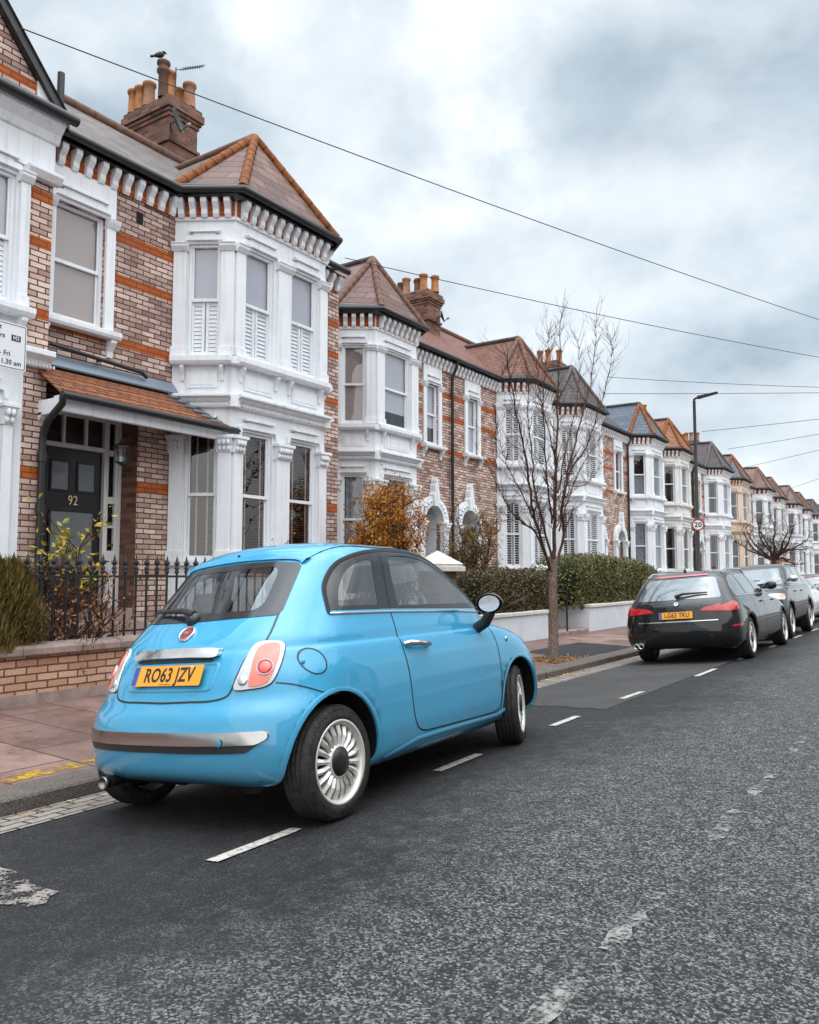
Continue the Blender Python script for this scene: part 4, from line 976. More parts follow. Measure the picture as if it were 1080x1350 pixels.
# gate pier with pyramid cap
pc_ = onD(577, 748, 7.55); 
t = thing('gate_pier', 'brick pier with white pyramid cap behind the blue car roof', 'gate pier', (pc_.x, pc_.y, 0))
b = MB(); b.box(-.24, .24, -.24, .24, 0, 1.33, brick_dark); b.build('shaft', t)
b = MB(); b.box(-.36, .36, -.36, .36, 1.33, 1.42, stone_white); b.box(-.33, .33, -.33, .33, 1.42, 1.46, stone_white)
b.raw([(-.34, -.34, 1.46), (.34, -.34, 1.46), (.34, .34, 1.46), (-.34, .34, 1.46), (0, 0, 1.70)], [(0, 1, 4), (1, 2, 4), (2, 3, 4), (3, 0, 4)], stone_white); b.build('cap', t, bev=.01)
def whitewall(D, y0, y1, h, label, m=render_white, ret=True, cap=.07, d=.24):
    t = thing('garden_wall', label, 'wall', (-D, y0, 0), 'low white garden walls')
    b = MB(); b.box(0, y1-y0, -d, 0, -.02, h-cap, m)
    if ret: b.box(0.0, d, -2.2, -d, -.02, h-cap, m)
    b.build('wall_body', t, bev=.008)
    b = MB(); b.box(-.03, y1-y0+.03, -d-.03, .035, h-cap, h, stone_white)
    if ret: b.box(-.03, d+.03, -2.2, -d-.03, h-cap, h, stone_white)
    b.build('coping', t, bev=.01); return t
yA = onD(723, 820, 6.95).y
whitewall(6.95, 12.7, yA, .56, 'low white rendered wall left of the bare street tree, under the first hedge', ret=False)
yB = onD(778, 820, 6.95).y; yC = onD(846, 800, 6.95).y
whitewall(6.95, yB, yC+2.2, .60, 'low white wall right of the bare street tree, under the rounded hedge')
t = thing('iron_gate_post', 'thin dark iron handrail post in the gateway between the two hedges', 'post', (onD(748, 830, 7.0).x, onD(748, 830, 7.0).y, -.02))
b = MB(); b.tube([(0, 0, 0), (0, 0, .95)], .02, black_iron, 8); b.tube([(0, 0, .93), (-.5, 0, .93), (-1.2, 0, 1.1)], .016, black_iron, 6); b.build('post', t)
b = MB(); b.box(-9.5, -6.93, yA+.25, yB-.1, .0, .055, stone); o = None
b = MB(); b.frame((-6.98, 0, 0)); b.box(yA+.2, yB-.05, -.5, .0, -.02, .06, stone); b.box(yA+.2, yB-.05, -1.5, -.5, -.02, .10, stone); tag(b.build('garden_step', bev=.01), 'pale stone steps in the gateway between the hedged walls', 'step')
for i, (ya, yb_) in enumerate(((26.3, 30.3), (31.3, 36.2), (37.6, 42.5), (44, 49), (50.5, 55.5), (57, 62), (63.5, 69))):
    whitewall(7.0, ya, yb_, .75, 'low white garden wall in front of the farther houses, seen between the parked cars', ret=False)

# lamp column with speed sign
LP = onD(921, 735, 5.3); LZ = -.07
lt = onD(913, 527, 5.3).z
steel = paint('dark_steel', (.055, .055, .06), .7, .5, 3, .2)
t = thing('street_lamp', 'tall dark grey street lamp column behind the parked estate car', 'street lamp', (LP.x, LP.y, LZ))
b = MB(); b.tube([(0, 0, 0), (0, 0, 1.3), (0, 0, 1.34), (0, 0, lt-LZ)], [.075, .075, .05, .036], steel, 14); b.build('column', t)
b = MB(); b.tube([(0, 0, lt-LZ-.1), (0, 0, lt-LZ+.04), (.06, -.03, lt-LZ+.06), (.14, -.05, lt-LZ+.06)], .03, steel, 8)
b.raw([(.1, -.12, lt-LZ+.03), (.1, .03, lt-LZ+.03), (.62, -.14, lt-LZ+.08), (.62, -.26, lt-LZ+.08), (.1, -.12, lt-LZ+.10), (.1, .03, lt-LZ+.10), (.62, -.14, lt-LZ+.12), (.62, -.26, lt-LZ+.12)], [(0, 1, 2, 3), (7, 6, 5, 4), (0, 4, 5, 1), (1, 5, 6, 2), (2, 6, 7, 3), (3, 7, 4, 0)], steel); b.build('lamp_head', t, bev=.01)
p = onD(919, 692, 5.3); p = Vector((LP.x+.03, LP.y-.07, p.z))
t = thing('speed_limit_sign', 'round white 20 speed limit sign with a dark red ring on the lamp column', 'sign', p)
nrm = Vector((.32, -.95, 0)).normalized(); xx = Vector((-nrm.y, nrm.x, 0)); Mx = Matrix((xx, Vector((0, 0, 1)), nrm)).transposed(); M4 = Mx.to_4x4()
sw = mat('sign_white', (.8, .8, .8), .4); sr = mat('sign_red', (.33, .02, .03), .4)
b = MB(); b.lathe([(0, 0), (.152, 0), (.152, .006), (0, .006)], (0, 0, 0), sw, 32, Mx, smooth=False); b.build('sign_face', t)
b = MB(); b.lathe([(.118, .007), (.150, .007), (.150, .009), (.118, .009)], (0, 0, 0), sr, 32, Mx, smooth=False); b.build('sign_ring', t)
text_mesh('20', .17, ink, 'sign_digits', Matrix.Translation(nrm*.009) @ M4, t, .001, 1.0, .004)

# parking plate on its post (left edge)
p = onD(35, 461, 5.1)
t = thing('parking_sign', 'white parking permit plate on a post at the left edge', 'sign', (p.x, p.y-.20, p.z))
Mx4 = Matrix(((0, 0, 1, 0), (1, 0, 0, 0), (0, 1, 0, 0), (0, 0, 0, 1)))
H_ = .155; W2 = .20
def rrect(w_, h_, r_, n=6):
    pts = []
    for cx, cy, a0 in ((w_-r_, h_-r_, 0), (-w_+r_, h_-r_, 90), (-w_+r_, -h_+r_, 180), (w_-r_, -h_+r_, 270)):
        for i in range(n+1): a = R(a0+90*i/n); pts.append((cx+r_*math.cos(a), cy+r_*math.sin(a)))
    return pts
b = MB(); b.extr(rrect(W2, H_, .02), -.003, 0, sw); b.build('plate', t)
b = MB(); oo = rrect(W2-.008, H_-.008, .016); ii = rrect(W2-.012, H_-.012, .013)
for i in range(len(oo)): j = (i+1) % len(oo); b.extr([oo[i], oo[j], ii[j], ii[i]], .0, .001, ink)
b.build('plate_border', t)
b = MB(); b.extr(rrect(.032, .020, .003), .0, .0012, ink); bx = b.build('zone_box', t); bx.location = (0, .125, .058)
text_mesh('H2', .036, sw, 'zone_code', Matrix.Translation((.0022, .125, .058)) @ Mx4, t, .0006, .95, .0008)
for s_, y_, z_ in (('Permit', -.035, .115), ('holders', -.018, .060), ('only', -.08, .01), ('Mon - Fri', .005, -.055), ('9.30am - 11.30 am', .02, -.11)):
    text_mesh(s_, .046, ink, 'sign_text', Matrix.Translation((.0012, y_+(.0 if s_[0] != '9' else -.02), z_)) @ Mx4, t, .0005, .9, .0006)
b = MB(); b.tube([(-.035, -.25, -2.5), (-.035, -.25, .5)], .03, steel, 12); b.box(-.04, -.0, -.1, -.1, 0, 0, steel) if False else None; b.build('post', t)

# telegraph pole (off to the right) and its wires
pole = onD(1390, 513, -3.6)
woodm = paint('pole_wood', (.10, .07, .05), .6, .9, 4, .6)
t = thing('telegraph_pole', 'timber telegraph pole on the far pavement, where the overhead wires meet', 'pole', (pole.x, pole.y, -.07))
b = MB(); b.tube([(0, 0, 0), (0, 0, pole.z+.3)], [.14, .09], woodm, 12); b.box(-.4, .4, -.04, .04, pole.z-.05, pole.z+.04, woodm); b.build('shaft', t)
wire = mat('black_wire', (.06, .06, .065), .7)
def cable(a, sag, label, r_=.0085, n=28):
    a = Vector(a); c = Vector((pole.x, pole.y, pole.z)); b = MB()
    b.tube([a.lerp(c, i/n)-Vector((0, 0, sag*4*(i/n)*(1-i/n))) for i in range(n+1)], r_, wire, 5)
    tag(b.build('overhead_wire'), label, 'wire', 'overhead telephone wires')
cable(onD(28, 37, 9.4), .35, 'highest overhead wire, from the left gable right across the sky')
cable(onD(455, 340, 9.6), .35, 'second overhead wire, starting at the gutter end of the nearest whole house')
cable(onD(800, 497, 11.0), .18, 'upper of the flat wires right of the bare street tree', .011)
cable(onD(795, 519, 11.0), .05, 'lower of the flat wires right of the bare street tree', .011)
cable(onD(925, 569, 11.2), .08, 'wire rising from just right of the lamp head to the right edge', .013)
cable(onD(960, 592, 11.2), .1, 'wire rising from the seventh house roof to the right edge', .013)
cable(onD(978, 617, 11.2), .1, 'wire rising from the pots of the seventh house to the right edge', .013)
cable(onD(1045, 643, 11.2), .1, 'lowest wire, at the right edge above the far roofs', .014)

# ------------------------------------------------------------ car bodies
def cr(vals, t):
    """Catmull-Rom through rows of numbers"""
    n = len(vals)-1; t = max(0, min(n-1e-6, t)); i = int(t); f = t-i
    p = [vals[max(0, min(n, i+k))] for k in (-1, 0, 1, 2)]
    return [.5*((2*b)+(-a+c)*f+(2*a-5*b+4*c-d)*f*f+(-a+3*b-3*c+d)*f*f*f) for a, b, c, d in zip(*p)]
def car_shell(levels, sub=5, na=26, nb=34):
    """levels: (xr,zr, xf,zf, halfwidth,zmid, Lr,nr, Lf,nf, bulge, zdip); outline runs rear centre -> side -> front centre. Returns BM"""
    rows = []
    for k in range((len(levels)-1)*sub+1):
        xr, zr, xf, zf, w_, zm, Lr, nr, Lf, nf, bu, ss = cr(levels, k/sub)
        row = []
        for i in range(na):
            a = PI/2*(i/(na)); X = max(0, math.cos(a))**(2/nr); Y = max(0, math.sin(a))**(2/nr)
            x = xr+Lr*(1-X); row.append((x, Y, zm+(zr-zm)*X*X))
        xa, xb = xr+Lr, xf-Lf
        for i in range(nb+1):
            row.append((xa+(xb-xa)*i/nb, 1.0, zm))
        for i in range(na)[::-1]:
            a = PI/2*(i/(na)); X = max(0, math.cos(a))**(2/nf); Y = max(0, math.sin(a))**(2/nf)
            row.append((xf-Lf*(1-X), Y, zm+(zf-zm)*X*X))
        xm = (xr+xf)/2; hl = (xf-xr)/2
        rows.append([(x, y*w_*(1-bu*((x-xm)/hl)**2), z+ss*math.sin(PI*min(1, max(0, (x-xr)/(xf-xr))))) for x, y, z in row])
    bm = bmesh.new(); n = len(rows[0]); V = []
    for r in rows:
        Rr = [bm.verts.new(p) for p in r]; Lr_ = [Rr[0]]+[bm.verts.new((p[0], -p[1], p[2])) for p in r[1:-1]]+[Rr[-1]]
        V.append((Rr, Lr_))
    for j in range(len(rows)-1):
        for side in (0, 1):
            A, B = V[j][side], V[j+1][side]
            for i in range(n-1):
                q = [A[i], A[i+1], B[i+1], B[i]]
                if side: q = q[::-1]
                try: bm.faces.new(q)
                except ValueError: pass
    bmesh.ops.remove_doubles(bm, verts=bm.verts, dist=1e-4)
    bmesh.ops.recalc_face_normals(bm, faces=bm.faces)
    for f in bm.faces: f.smooth = True
    return bm
def inpoly(x, y, P):
    c = False; j = len(P)-1
    for i in range(len(P)):
        if (P[i][1] > y) != (P[j][1] > y) and x < (P[j][0]-P[i][0])*(y-P[i][1])/(P[j][1]-P[i][1])+P[i][0]: c = not c
        j = i
    return c
def nearest(x, y, P):
    best = None
    for i in range(len(P)):
        ax, ay = P[i-1]; bx, by = P[i]; dx, dy = bx-ax, by-ay; l = dx*dx+dy*dy
        t = 0 if l == 0 else max(0, min(1, ((x-ax)*dx+(y-ay)*dy)/l)); px, py = ax+t*dx, ay+t*dy; d = (px-x)**2+(py-y)**2
        if best is None or d < best[0]: best = (d, px, py)
    return best[1], best[2]
def smoothpoly(P, n=6, closed=True):
    out = []; N_ = len(P)
    for i in range(N_ if closed else N_-1):
        p = [P[(i+k) % N_] if closed else P[max(0, min(N_-1, i+k))] for k in (-1, 0, 1, 2)]
        for k in range(n):
            f = k/n; out.append(tuple(.5*((2*b)+(-a+c)*f+(2*a-5*b+4*c-d)*f*f+(-a+3*b-3*c+d)*f*f*f) for a, b, c, d in zip(*p)))
    if not closed: out.append(tuple(P[-1]))
    return out
def roundpoly(P, r=.03, n=4):
    out = []; N_ = len(P)
    for i in range(N_):
        p, a, c = Vector(P[i][:2]), Vector(P[i-1][:2]), Vector(P[(i+1) % N_][:2])
        da, dc = a-p, c-p; rr_ = min(r, da.length*.45, dc.length*.45); s_, e_ = p+da.normalized()*rr_, p+dc.normalized()*rr_
        for k in range(n+1): t = k/n; q = s_*(1-t)**2+p*2*t*(1-t)+e_*t*t; out.append((q.x, q.y))
    return out
def resample(P, step, closed=True):
    out = []; n = len(P)
    for i in range(n if closed else n-1):
        a, b = P[i], P[(i+1) % n]; l = math.dist(a, b); k = max(1, int(math.ceil(l/step)))
        for j in range(k): out.append((a[0]+(b[0]-a[0])*j/k, a[1]+(b[1]-a[1])*j/k))
    if not closed: out.append(P[-1])
    return out
class Car:
    def pix(s, x, y):
        M = s.root.matrix_world.inverted(); o = M @ Vector((0, 0, EYE)); d = (M.to_3x3() @ ray(x, y)).normalized()
        for k in range(12):
            h = s.tree.ray_cast(o, d)[0]
            if h is not None: return h
            x += (330-x)*.04; y += (870-y)*.04; d = (M.to_3x3() @ ray(x, y)).normalized()
        return h or Vector((0, 0, 0))
    def __init__(s, levels, root, paintm, **k):
        s.bm = car_shell(levels, **k); s.tree = BVHTree.FromBMesh(s.bm); s.root = root; s.paint = paintm; s.cut = []
    def side(s, x, z, sgn=-1):
        h = s.tree.ray_cast(Vector((x, sgn*3, z)), Vector((0, -sgn, 0)))
        return (h[0], h[1]) if h[0] else (None, None)
    def rear(s, y, z):
        h = s.tree.ray_cast(Vector((-4, y, z)), Vector((1, 0, 0))); return (h[0], h[1]) if h[0] else (None, None)
    def front(s, y, z):
        h = s.tree.ray_cast(Vector((8, y, z)), Vector((-1, 0, 0))); return (h[0], h[1]) if h[0] else (None, None)
    def top(s, x, y):
        h = s.tree.ray_cast(Vector((x, y, 4)), Vector((0, 0, -1))); return (h[0], h[1]) if h[0] else (None, None)
    def proj(s, kind, u, v, off=0):
        if kind in ('BR', 'BL'):
            sg = -1 if kind == 'BR' else 1; e = Vector((.7071, sg*.7071, 0)); d = Vector((.7071, -sg*.7071, 0))
            h = s.tree.ray_cast(e*u+Vector((0, 0, v))-d*4, d)
            if not h[0]: return None
            n = h[1] if h[1].dot(d) < 0 else -h[1]; return h[0]+n*off
        p, n = {'R': lambda: s.side(u, v, -1), 'L': lambda: s.side(u, v, 1), 'B': lambda: s.rear(u, v), 'F': lambda: s.front(u, v), 'T': lambda: s.top(u, v)}[kind]()
        if p is None: return None
        ax = {'R': Vector((0, -1, 0)), 'L': Vector((0, 1, 0)), 'B': Vector((-1, 0, 0)), 'F': Vector((1, 0, 0)), 'T': Vector((0, 0, 1))}[kind]
        if n.dot(ax) < 0: n = -n
        return p+n*off
    def cutout(s, kind, poly):
        """remove faces inside a projected outline and snap the edge onto it"""
        i, j = {'R': (0, 2), 'L': (0, 2), 'B': (1, 2), 'F': (1, 2), 'T': (0, 1)}[kind]
        def ok(c, n):
            return {'R': c.y < -.2, 'L': c.y > .2, 'B': n.x < .05 and c.x < 1.2, 'F': n.x > .02, 'T': n.z > .3}[kind]
        xs_ = [p[0] for p in poly]; zs_ = [p[1] for p in poly]; bx = (min(xs_), max(xs_), min(zs_), max(zs_))
        dead = []
        for f in s.bm.faces:
            c = f.calc_center_median()
            if not (bx[0] <= c[i] <= bx[1] and bx[2] <= c[j] <= bx[3]): continue
            if ok(c, f.normal) and inpoly(c[i], c[j], poly): dead.append(f)
        edge = set()
        ds = set(dead)
        for f in dead:
            for v in f.verts:
                if any(g not in ds for g in v.link_faces): edge.add(v)
        bmesh.ops.delete(s.bm, geom=dead, context='FACES_KEEP_BOUNDARY' if False else 'FACES')
        for v in edge:
            if not v.is_valid: continue
            a, c = nearest(v.co[i], v.co[j], poly); q = s.proj(kind, a, c)
            if q is not None and (q-v.co).length < .12: v.co = q
    def panel(s, name, kind, poly, m, off=.004, th=0.0, step=.03, parent=None, smooth=True):
        poly = resample(poly, step); xs_ = [p[0] for p in poly]; zs_ = [p[1] for p in poly]
        pts = list(poly); n = len(poly); x = min(xs_)+step/2
        while x < max(xs_):
            z = min(zs_)+step/2
            while z < max(zs_):
                if inpoly(x, z, poly):
                    a = nearest(x, z, poly)
                    if math.dist(a, (x, z)) > step*.4: pts.append((x, z))
                z += step
            x += step
        res = delaunay_2d_cdt([Vector(p) for p in pts], [(i, (i+1) % n) for i in range(n)], [], 1, 1e-6)
        V2, F2 = res[0], res[2]; F2 = [f for f in F2 if inpoly(sum(V2[k].x for k in f)/3, sum(V2[k].y for k in f)/3, poly)]
        b = MB(); vs = []; last = Vector((0, 0, 0))
        for p in V2:
            q = s.proj(kind, p.x, p.y, off); vs.append(q)
        bad = [k for k, q in enumerate(vs) if q is None]
        for k in bad:
            best = min((math.dist(V2[k], V2[j]), j) for j in range(len(vs)) if j not in bad); vs[k] = vs[best[1]].copy()
        b.raw(vs, [tuple(f) for f in F2], m, smooth)
        if th:      # closed rim so that the panel has depth
            ne = {}
            for f in F2:
                for k in range(3):
                    e = (f[k], f[(k+1) % 3]); ne[tuple(sorted(e))] = ne.get(tuple(sorted(e)), 0)+1
            ed = [e for e, c in ne.items() if c == 1]; ax = {'R': Vector((0, 1, 0)), 'L': Vector((0, -1, 0)), 'B': Vector((1, 0, 0)), 'F': Vector((-1, 0, 0)), 'T': Vector((0, 0, -1)), 'BR': Vector((.7, .7, 0)), 'BL': Vector((.7, -.7, 0))}[kind]*th
            for e in ed: b.raw([vs[e[0]], vs[e[1]], vs[e[1]]+ax, vs[e[0]]+ax], [(0, 1, 2, 3)], m, False)
        return b.build(name, parent if parent is not None else s.root)
    def band(s, b, kind, path, w_, m, off=.003, closed=True, step=.02, dome=0.0):
        P = resample(path, step, closed); n = len(P); L_, R_, M_ = [], [], []
        for i in range(n):
            a = P[i-1] if (closed or i > 0) else P[i]; c = P[(i+1) % n] if (closed or i < n-1) else P[i]
            dx, dz = c[0]-a[0], c[1]-a[1]; l = math.hypot(dx, dz) or 1; nx, nz = -dz/l*w_/2, dx/l*w_/2
            u = s.proj(kind, P[i][0]+nx, P[i][1]+nz, off); v = s.proj(kind, P[i][0]-nx, P[i][1]-nz, off); mm = s.proj(kind, P[i][0], P[i][1], off+dome)
            if u is None or v is None or mm is None:
                if not L_: continue
                u, v, mm = L_[-1], R_[-1], M_[-1]
            L_.append(u); R_.append(v); M_.append(mm)
        n = len(L_); vs = L_+M_+R_; k = n if closed else n-1
        b.raw(vs, [(i, (i+1) % n, n+(i+1) % n, n+i) for i in range(k)]+[(n+i, n+(i+1) % n, 2*n+(i+1) % n, 2*n+i) for i in range(k)], m, True)
    def finish(s, inner, name='body', zin=.0):
        me = bpy.data.meshes.new(name); 
        loose = [v for v in s.bm.verts if not v.link_faces]; bmesh.ops.delete(s.bm, geom=loose, context='VERTS')
        s.bm.to_mesh(me); me.materials.append(s.paint); o = bpy.data.objects.new(name, me); COL.objects.link(o); o.parent = s.root
        md = o.modifiers.new('thickness', 'SOLIDIFY'); md.thickness = .018; md.offset = -1
        return o
def circ(cx, cz, r_, n=40, a0=0, a1=360): return [(cx+r_*math.cos(R(a0+(a1-a0)*i/(n if a1-a0 >= 360 else n-1))), cz+r_*math.sin(R(a0+(a1-a0)*i/(n if a1-a0 >= 360 else n-1)))) for i in range(n)]

def wheel(root, x, y, r_, tw, rim, style, out=-1, steer=0.0, seg=64, name='wheel', centre=None):
    """out=-1: outer face looks to -y"""
    we = bpy.data.objects.new(name, None); COL.objects.link(we); we.parent = root; we.empty_display_size = .1
    we.location = (x, y, r_); we.rotation_euler = (0, 0, steer)
    h = tw/2; o = out
    ax = Matrix(((1, 0, 0), (0, 0, 1), (0, -1, 0))) if o < 0 else Matrix(((1, 0, 0), (0, 0, -1), (0, 1, 0)))
    ax = Matrix((Vector((1, 0, 0)), Vector((0, 0, 1)), Vector((0, o, 0)))).transposed()
    b = MB()
    prof = [(rim, -h*.9), (rim+.02, -h*1.02), (r_-.05, -h*1.0), (r_-.018, -h*.92), (r_-.002, -h*.72)]
    for gx in (-.45, -.15, .15, .45): prof += [(r_, h*gx-.012), (r_-.007, h*gx-.006), (r_-.007, h*gx+.006), (r_, h*gx+.012)]
    prof += [(r_-.002, h*.72), (r_-.018, h*.92), (r_-.05, h*1.0), (rim+.022, h*1.03), (rim+.008, h*.97), (rim, h*.86)]
    b.lathe(prof, (0, 0, 0), tyre, seg, ax)
    if style == 'hero':
        for k in range(72):
            a = 2*PI*k/72
            for sg in (-1, 1):
                c = Vector((math.cos(a), 0, math.sin(a))); 
                b.raw([ax @ Vector(((r_-.001)*math.cos(a), (r_-.001)*math.sin(a), sg*h*.62)), ax @ Vector(((r_-.001)*math.cos(a+.02), (r_-.001)*math.sin(a+.02), sg*h*.62)), ax @ Vector(((r_-.03)*math.cos(a+.02), (r_-.03)*math.sin(a+.02), sg*h*.985)), ax @ Vector(((r_-.03)*math.cos(a), (r_-.03)*math.sin(a), sg*h*.985)),
                       ax @ Vector(((r_+.0015)*math.cos(a), (r_+.0015)*math.sin(a), sg*h*.64)), ax @ Vector(((r_+.0015)*math.cos(a+.02), (r_+.0015)*math.sin(a+.02), sg*h*.64)), ax @ Vector(((r_-.024)*math.cos(a+.02), (r_-.024)*math.sin(a+.02), sg*h*.99)), ax @ Vector(((r_-.024)*math.cos(a), (r_-.024)*math.sin(a), sg*h*.99))], [(4, 5, 6, 7), (0, 1, 5, 4), (3, 7, 6, 2), (1, 2, 6, 5), (0, 4, 7, 3)], tyre)
    t = b.build('tyre', we)
    b = MB(); b.lathe([(rim, -h*.9), (rim-.012, -h*.5), (rim-.02, h*.3), (rim-.016, h*.8), (rim-.004, h*.99), (rim+.008, h*1.0), (rim+.008, h*.93)], (0, 0, 0), alloy, seg, ax)
    b.lathe([(0, -h*.1), (rim-.02, -h*.1), (rim-.02, -h*.05), (0, -h*.05)], (0, 0, 0), wheelarch, 24, ax); b.build('rim', we)
    ns, tw_, tw2 = {'hero': (20, .019, .027), 'V': (10, .02, .03), 'five': (5, .05, .04), 'seven': (7, .035, .03)}[style]
    hub = rim*.42
    b = MB(); zf_ = h*.80
    for k in range(ns):
        a = 2*PI*(k+.5)/ns
        if style == 'V': a += (.12 if k % 2 else -.12)
        ca, sa = math.cos(a), math.sin(a); tx, ty = -sa, ca
        def P(r, t, z): return ax @ Vector((ca*r+tx*t, sa*r+ty*t, z))
        r0, r1 = hub*.92, rim-.014; vs = []
        for (r, wv, z) in ((r0, tw_*.62, zf_+.0), ((r0+r1)/2, tw_*.7, zf_+.006), (r1, tw2*.75, zf_-.012)):
            vs += [P(r, -wv, z-.006), P(r, 0, z+.006), P(r, wv, z-.006), P(r, wv*.7, z-.035), P(r, -wv*.7, z-.035)]
        fs = []
        for j in range(2):
            for q in range(5): fs.append((j*5+q, j*5+(q+1) % 5, (j+1)*5+(q+1) % 5, (j+1)*5+q))
        b.raw(vs, fs+[(0, 1, 2, 3, 4), (14, 13, 12, 11, 10)], alloy, False)
    b.lathe([(0, zf_-.03), (hub, zf_-.03), (hub+.006, zf_-.008), (hub-.004, zf_+.006), (hub*.86, zf_+.012), (hub*.84, zf_+.004), (0, zf_+.004)], (0, 0, 0), alloy, 40, ax)
    b.build('spokes', we)
    b = MB(); b.lathe([(hub*.84, zf_+.005), (hub*.80, zf_+.016), (hub*.3, zf_+.022), (0, zf_+.022)], (0, 0, 0), ink, 32, ax)
    b.build('centre_cap', we)
    return we
def ukplate(root, M4, txt, m, parent=None, blue_band=True, size=.079, sx=.78, w_=.52, h_=.111, name='number_plate'):
    b = MB(); b.frame((0, 0, 0), (1, 0, 0), (0, 0, 1)); vs = rrect(w_/2, h_/2, .008)
    n = len(vs); V = [(x, y, 0) for x, y in vs]+[(x, y, .004) for x, y in vs]
    b.raw(V, [(i, (i+1) % n, n+(i+1) % n, n+i) for i in range(n)]+[tuple(range(n))[::-1], tuple(range(n, 2*n))], m)
    x0 = -w_/2
    if blue_band: b.raw([(x0+.003, -h_/2+.003, .0048), (x0+.042, -h_/2+.003, .0048), (x0+.042, h_/2-.003, .0048), (x0+.003, h_/2-.003, .0048)], [(0, 1, 2, 3)], plate_blue)
    for sx_ in (-.17, .17):
        for k in range(1): b.lathe([(0, .006), (.006, .006), (.007, .0045)], (sx_, h_/2-.011, 0), silver if sx_ > 0 else plate_y, 10)
    if txt: b.raw([(-.04, -h_/2+.006, .0046), (.05, -h_/2+.006, .0046), (.05, -h_/2+.009, .0046), (-.04, -h_/2+.009, .0046)], [(0, 1, 2, 3)], ink)
    po = b.build(name, parent if parent is not None else root); po.matrix_local = M4
    c = text_mesh(txt, size*1.36, ink, 'plate_characters', Matrix.Translation((.018 if blue_band else 0, 0, .0048)), po, .0007, sx, .0022)
    return po

# ------------------------------------------------------------ the blue car
fwv = Vector((-math.sin(.042), math.cos(.042), -.004)).normalized()
lfv = Vector((-math.cos(.042), -math.sin(.042), -.085)); lfv = (lfv-fwv*lfv.dot(fwv)).normalized()
upv = fwv.cross(lfv)
def place(root, o, fw, le, up): root.matrix_world = Matrix(((fw.x, le.x, up.x, o[0]), (fw.y, le.y, up.y, o[1]), (fw.z, le.z, up.z, o[2]), (0, 0, 0, 1)))
T5 = thing('small_hatchback', 'sky blue small hatchback parked in front, seen from its rear right corner', 'car')
place(T5, (-3.455, 3.34, -.055), fwv, lfv, upv)
LV = [  # xr, zr, xf, zf, w, zm, Lr, nr, Lf, nf, bulge, sag
 (-.40, .235, 2.90, .20, .71, .19, .34, 2.8, .50, 2.6, .04, 0),
 (-.50, .29, 2.99, .27, .785, .25, .42, 2.7, .56, 2.7, .03, 0),
 (-.53, .38, 3.02, .36, .812, .36, .46, 2.7, .58, 2.7, .015, 0),
 (-.535, .48, 3.02, .48, .818, .47, .48, 2.65, .60, 2.7, .01, 0),
 (-.515, .575, 3.0, .58, .818, .575, .50, 2.6, .62, 2.7, .01, 0),
 (-.468, .66, 2.96, .67, .815, .67, .52, 2.5, .66, 2.6, .012, 0),
 (-.435, .755, 2.90, .76, .806, .77, .53, 2.5, .74, 2.6, .015, 0),
 (-.39, .85, 2.74, .835, .788, .85, .53, 2.5, .80, 2.6, .022, 0),
 (-.368, .888, 2.60, .868, .776, .885, .52, 2.5, .80, 2.6, .028, 0),
 (-.358, .902, 2.55, .88, .762, .90, .52, 2.5, .8, 2.6, .03, 0),
 (-.315, .96, 2.38, .93, .754, .945, .50, 2.6, .8, 2.6, .035, 0),
 (-.235, 1.04, 2.22, .99, .738, 1.00, .48, 2.7, .62, 2.9, .045, 0),
 (-.155, 1.11, 2.12, 1.06, .720, 1.06, .46, 2.8, .50, 3.1, .05, 0),
 (-.06, 1.20, 1.98, 1.17, .697, 1.15, .45, 2.9, .46, 3.3, .05, 0),
 (.05, 1.31, 1.79, 1.30, .668, 1.27, .45, 2.9, .46, 3.3, .045, 0),
 (.14, 1.395, 1.62, 1.39, .64, 1.385, .44, 2.8, .5, 3.0, .035, 0),
 (.19, 1.44, 1.49, 1.447, .575, 1.45, .42, 2.6, .45, 2.8, .02, 0),
 (.24, 1.475, 1.34, 1.483, .44, 1.49, .36, 2.4, .38, 2.4, 0, 0),
 (.30, 1.495, 1.18, 1.50, .26, 1.512, .3, 2.2, .3, 2.2, 0, 0),
 (.36, 1.505, 1.02, 1.51, .0, 1.521, .2, 2, .2, 2, 0, 0)]
car = Car(LV, T5, blue, sub=5)
# outlines in side view (x,z)
rw, rf = circ(0.0, .31, .345), circ(2.30, .31, .34)
QTOP = [(.125, 1.078), (.165, 1.187), (.232, 1.268), (.33, 1.345), (.46, 1.388), (.60, 1.412)]
DTOP = [(.78, 1.428), (.95, 1.43), (1.12, 1.422), (1.28, 1.392), (1.46, 1.33), (1.64, 1.245), (1.80, 1.145), (1.90, 1.06)]
qwin = smoothpoly(QTOP, 5, False)+[(.722, 1.424), (.672, 1.07)]
dwin = [(.692, 1.07), (.742, 1.425)]+smoothpoly(DTOP, 5, False)+[(1.925, 1.035)]
for s_ in ('R', 'L'):
    car.cutout(s_, rw); car.cutout(s_, rf)
rwin = roundpoly([(-.515, 1.07), (-.462, 1.36), (-.3, 1.383), (0, 1.393), (.3, 1.383), (.462, 1.36), (.515, 1.07), (0, 1.062)], .03, 5)
rvis = roundpoly([(-.40, 1.105), (-.352, 1.352), (.352, 1.352), (.40, 1.105)], .07, 5)
fwin = roundpoly([(-.64, 1.05), (-.52, 1.40), (.52, 1.40), (.64, 1.05)], .05, 5)
qvis = smoothpoly([(.20, 1.098), (.235, 1.17), (.285, 1.235), (.37, 1.31), (.48, 1.352), (.58, 1.37)], 5, False)+[(.615, 1.36), (.565, 1.095)]
dvis = [(.775, 1.085), (.80, 1.39)]+smoothpoly([(.86, 1.398), (.97, 1.402), (1.12, 1.393), (1.28, 1.362), (1.44, 1.305), (1.60, 1.228), (1.74, 1.14), (1.82, 1.075)], 5, False)
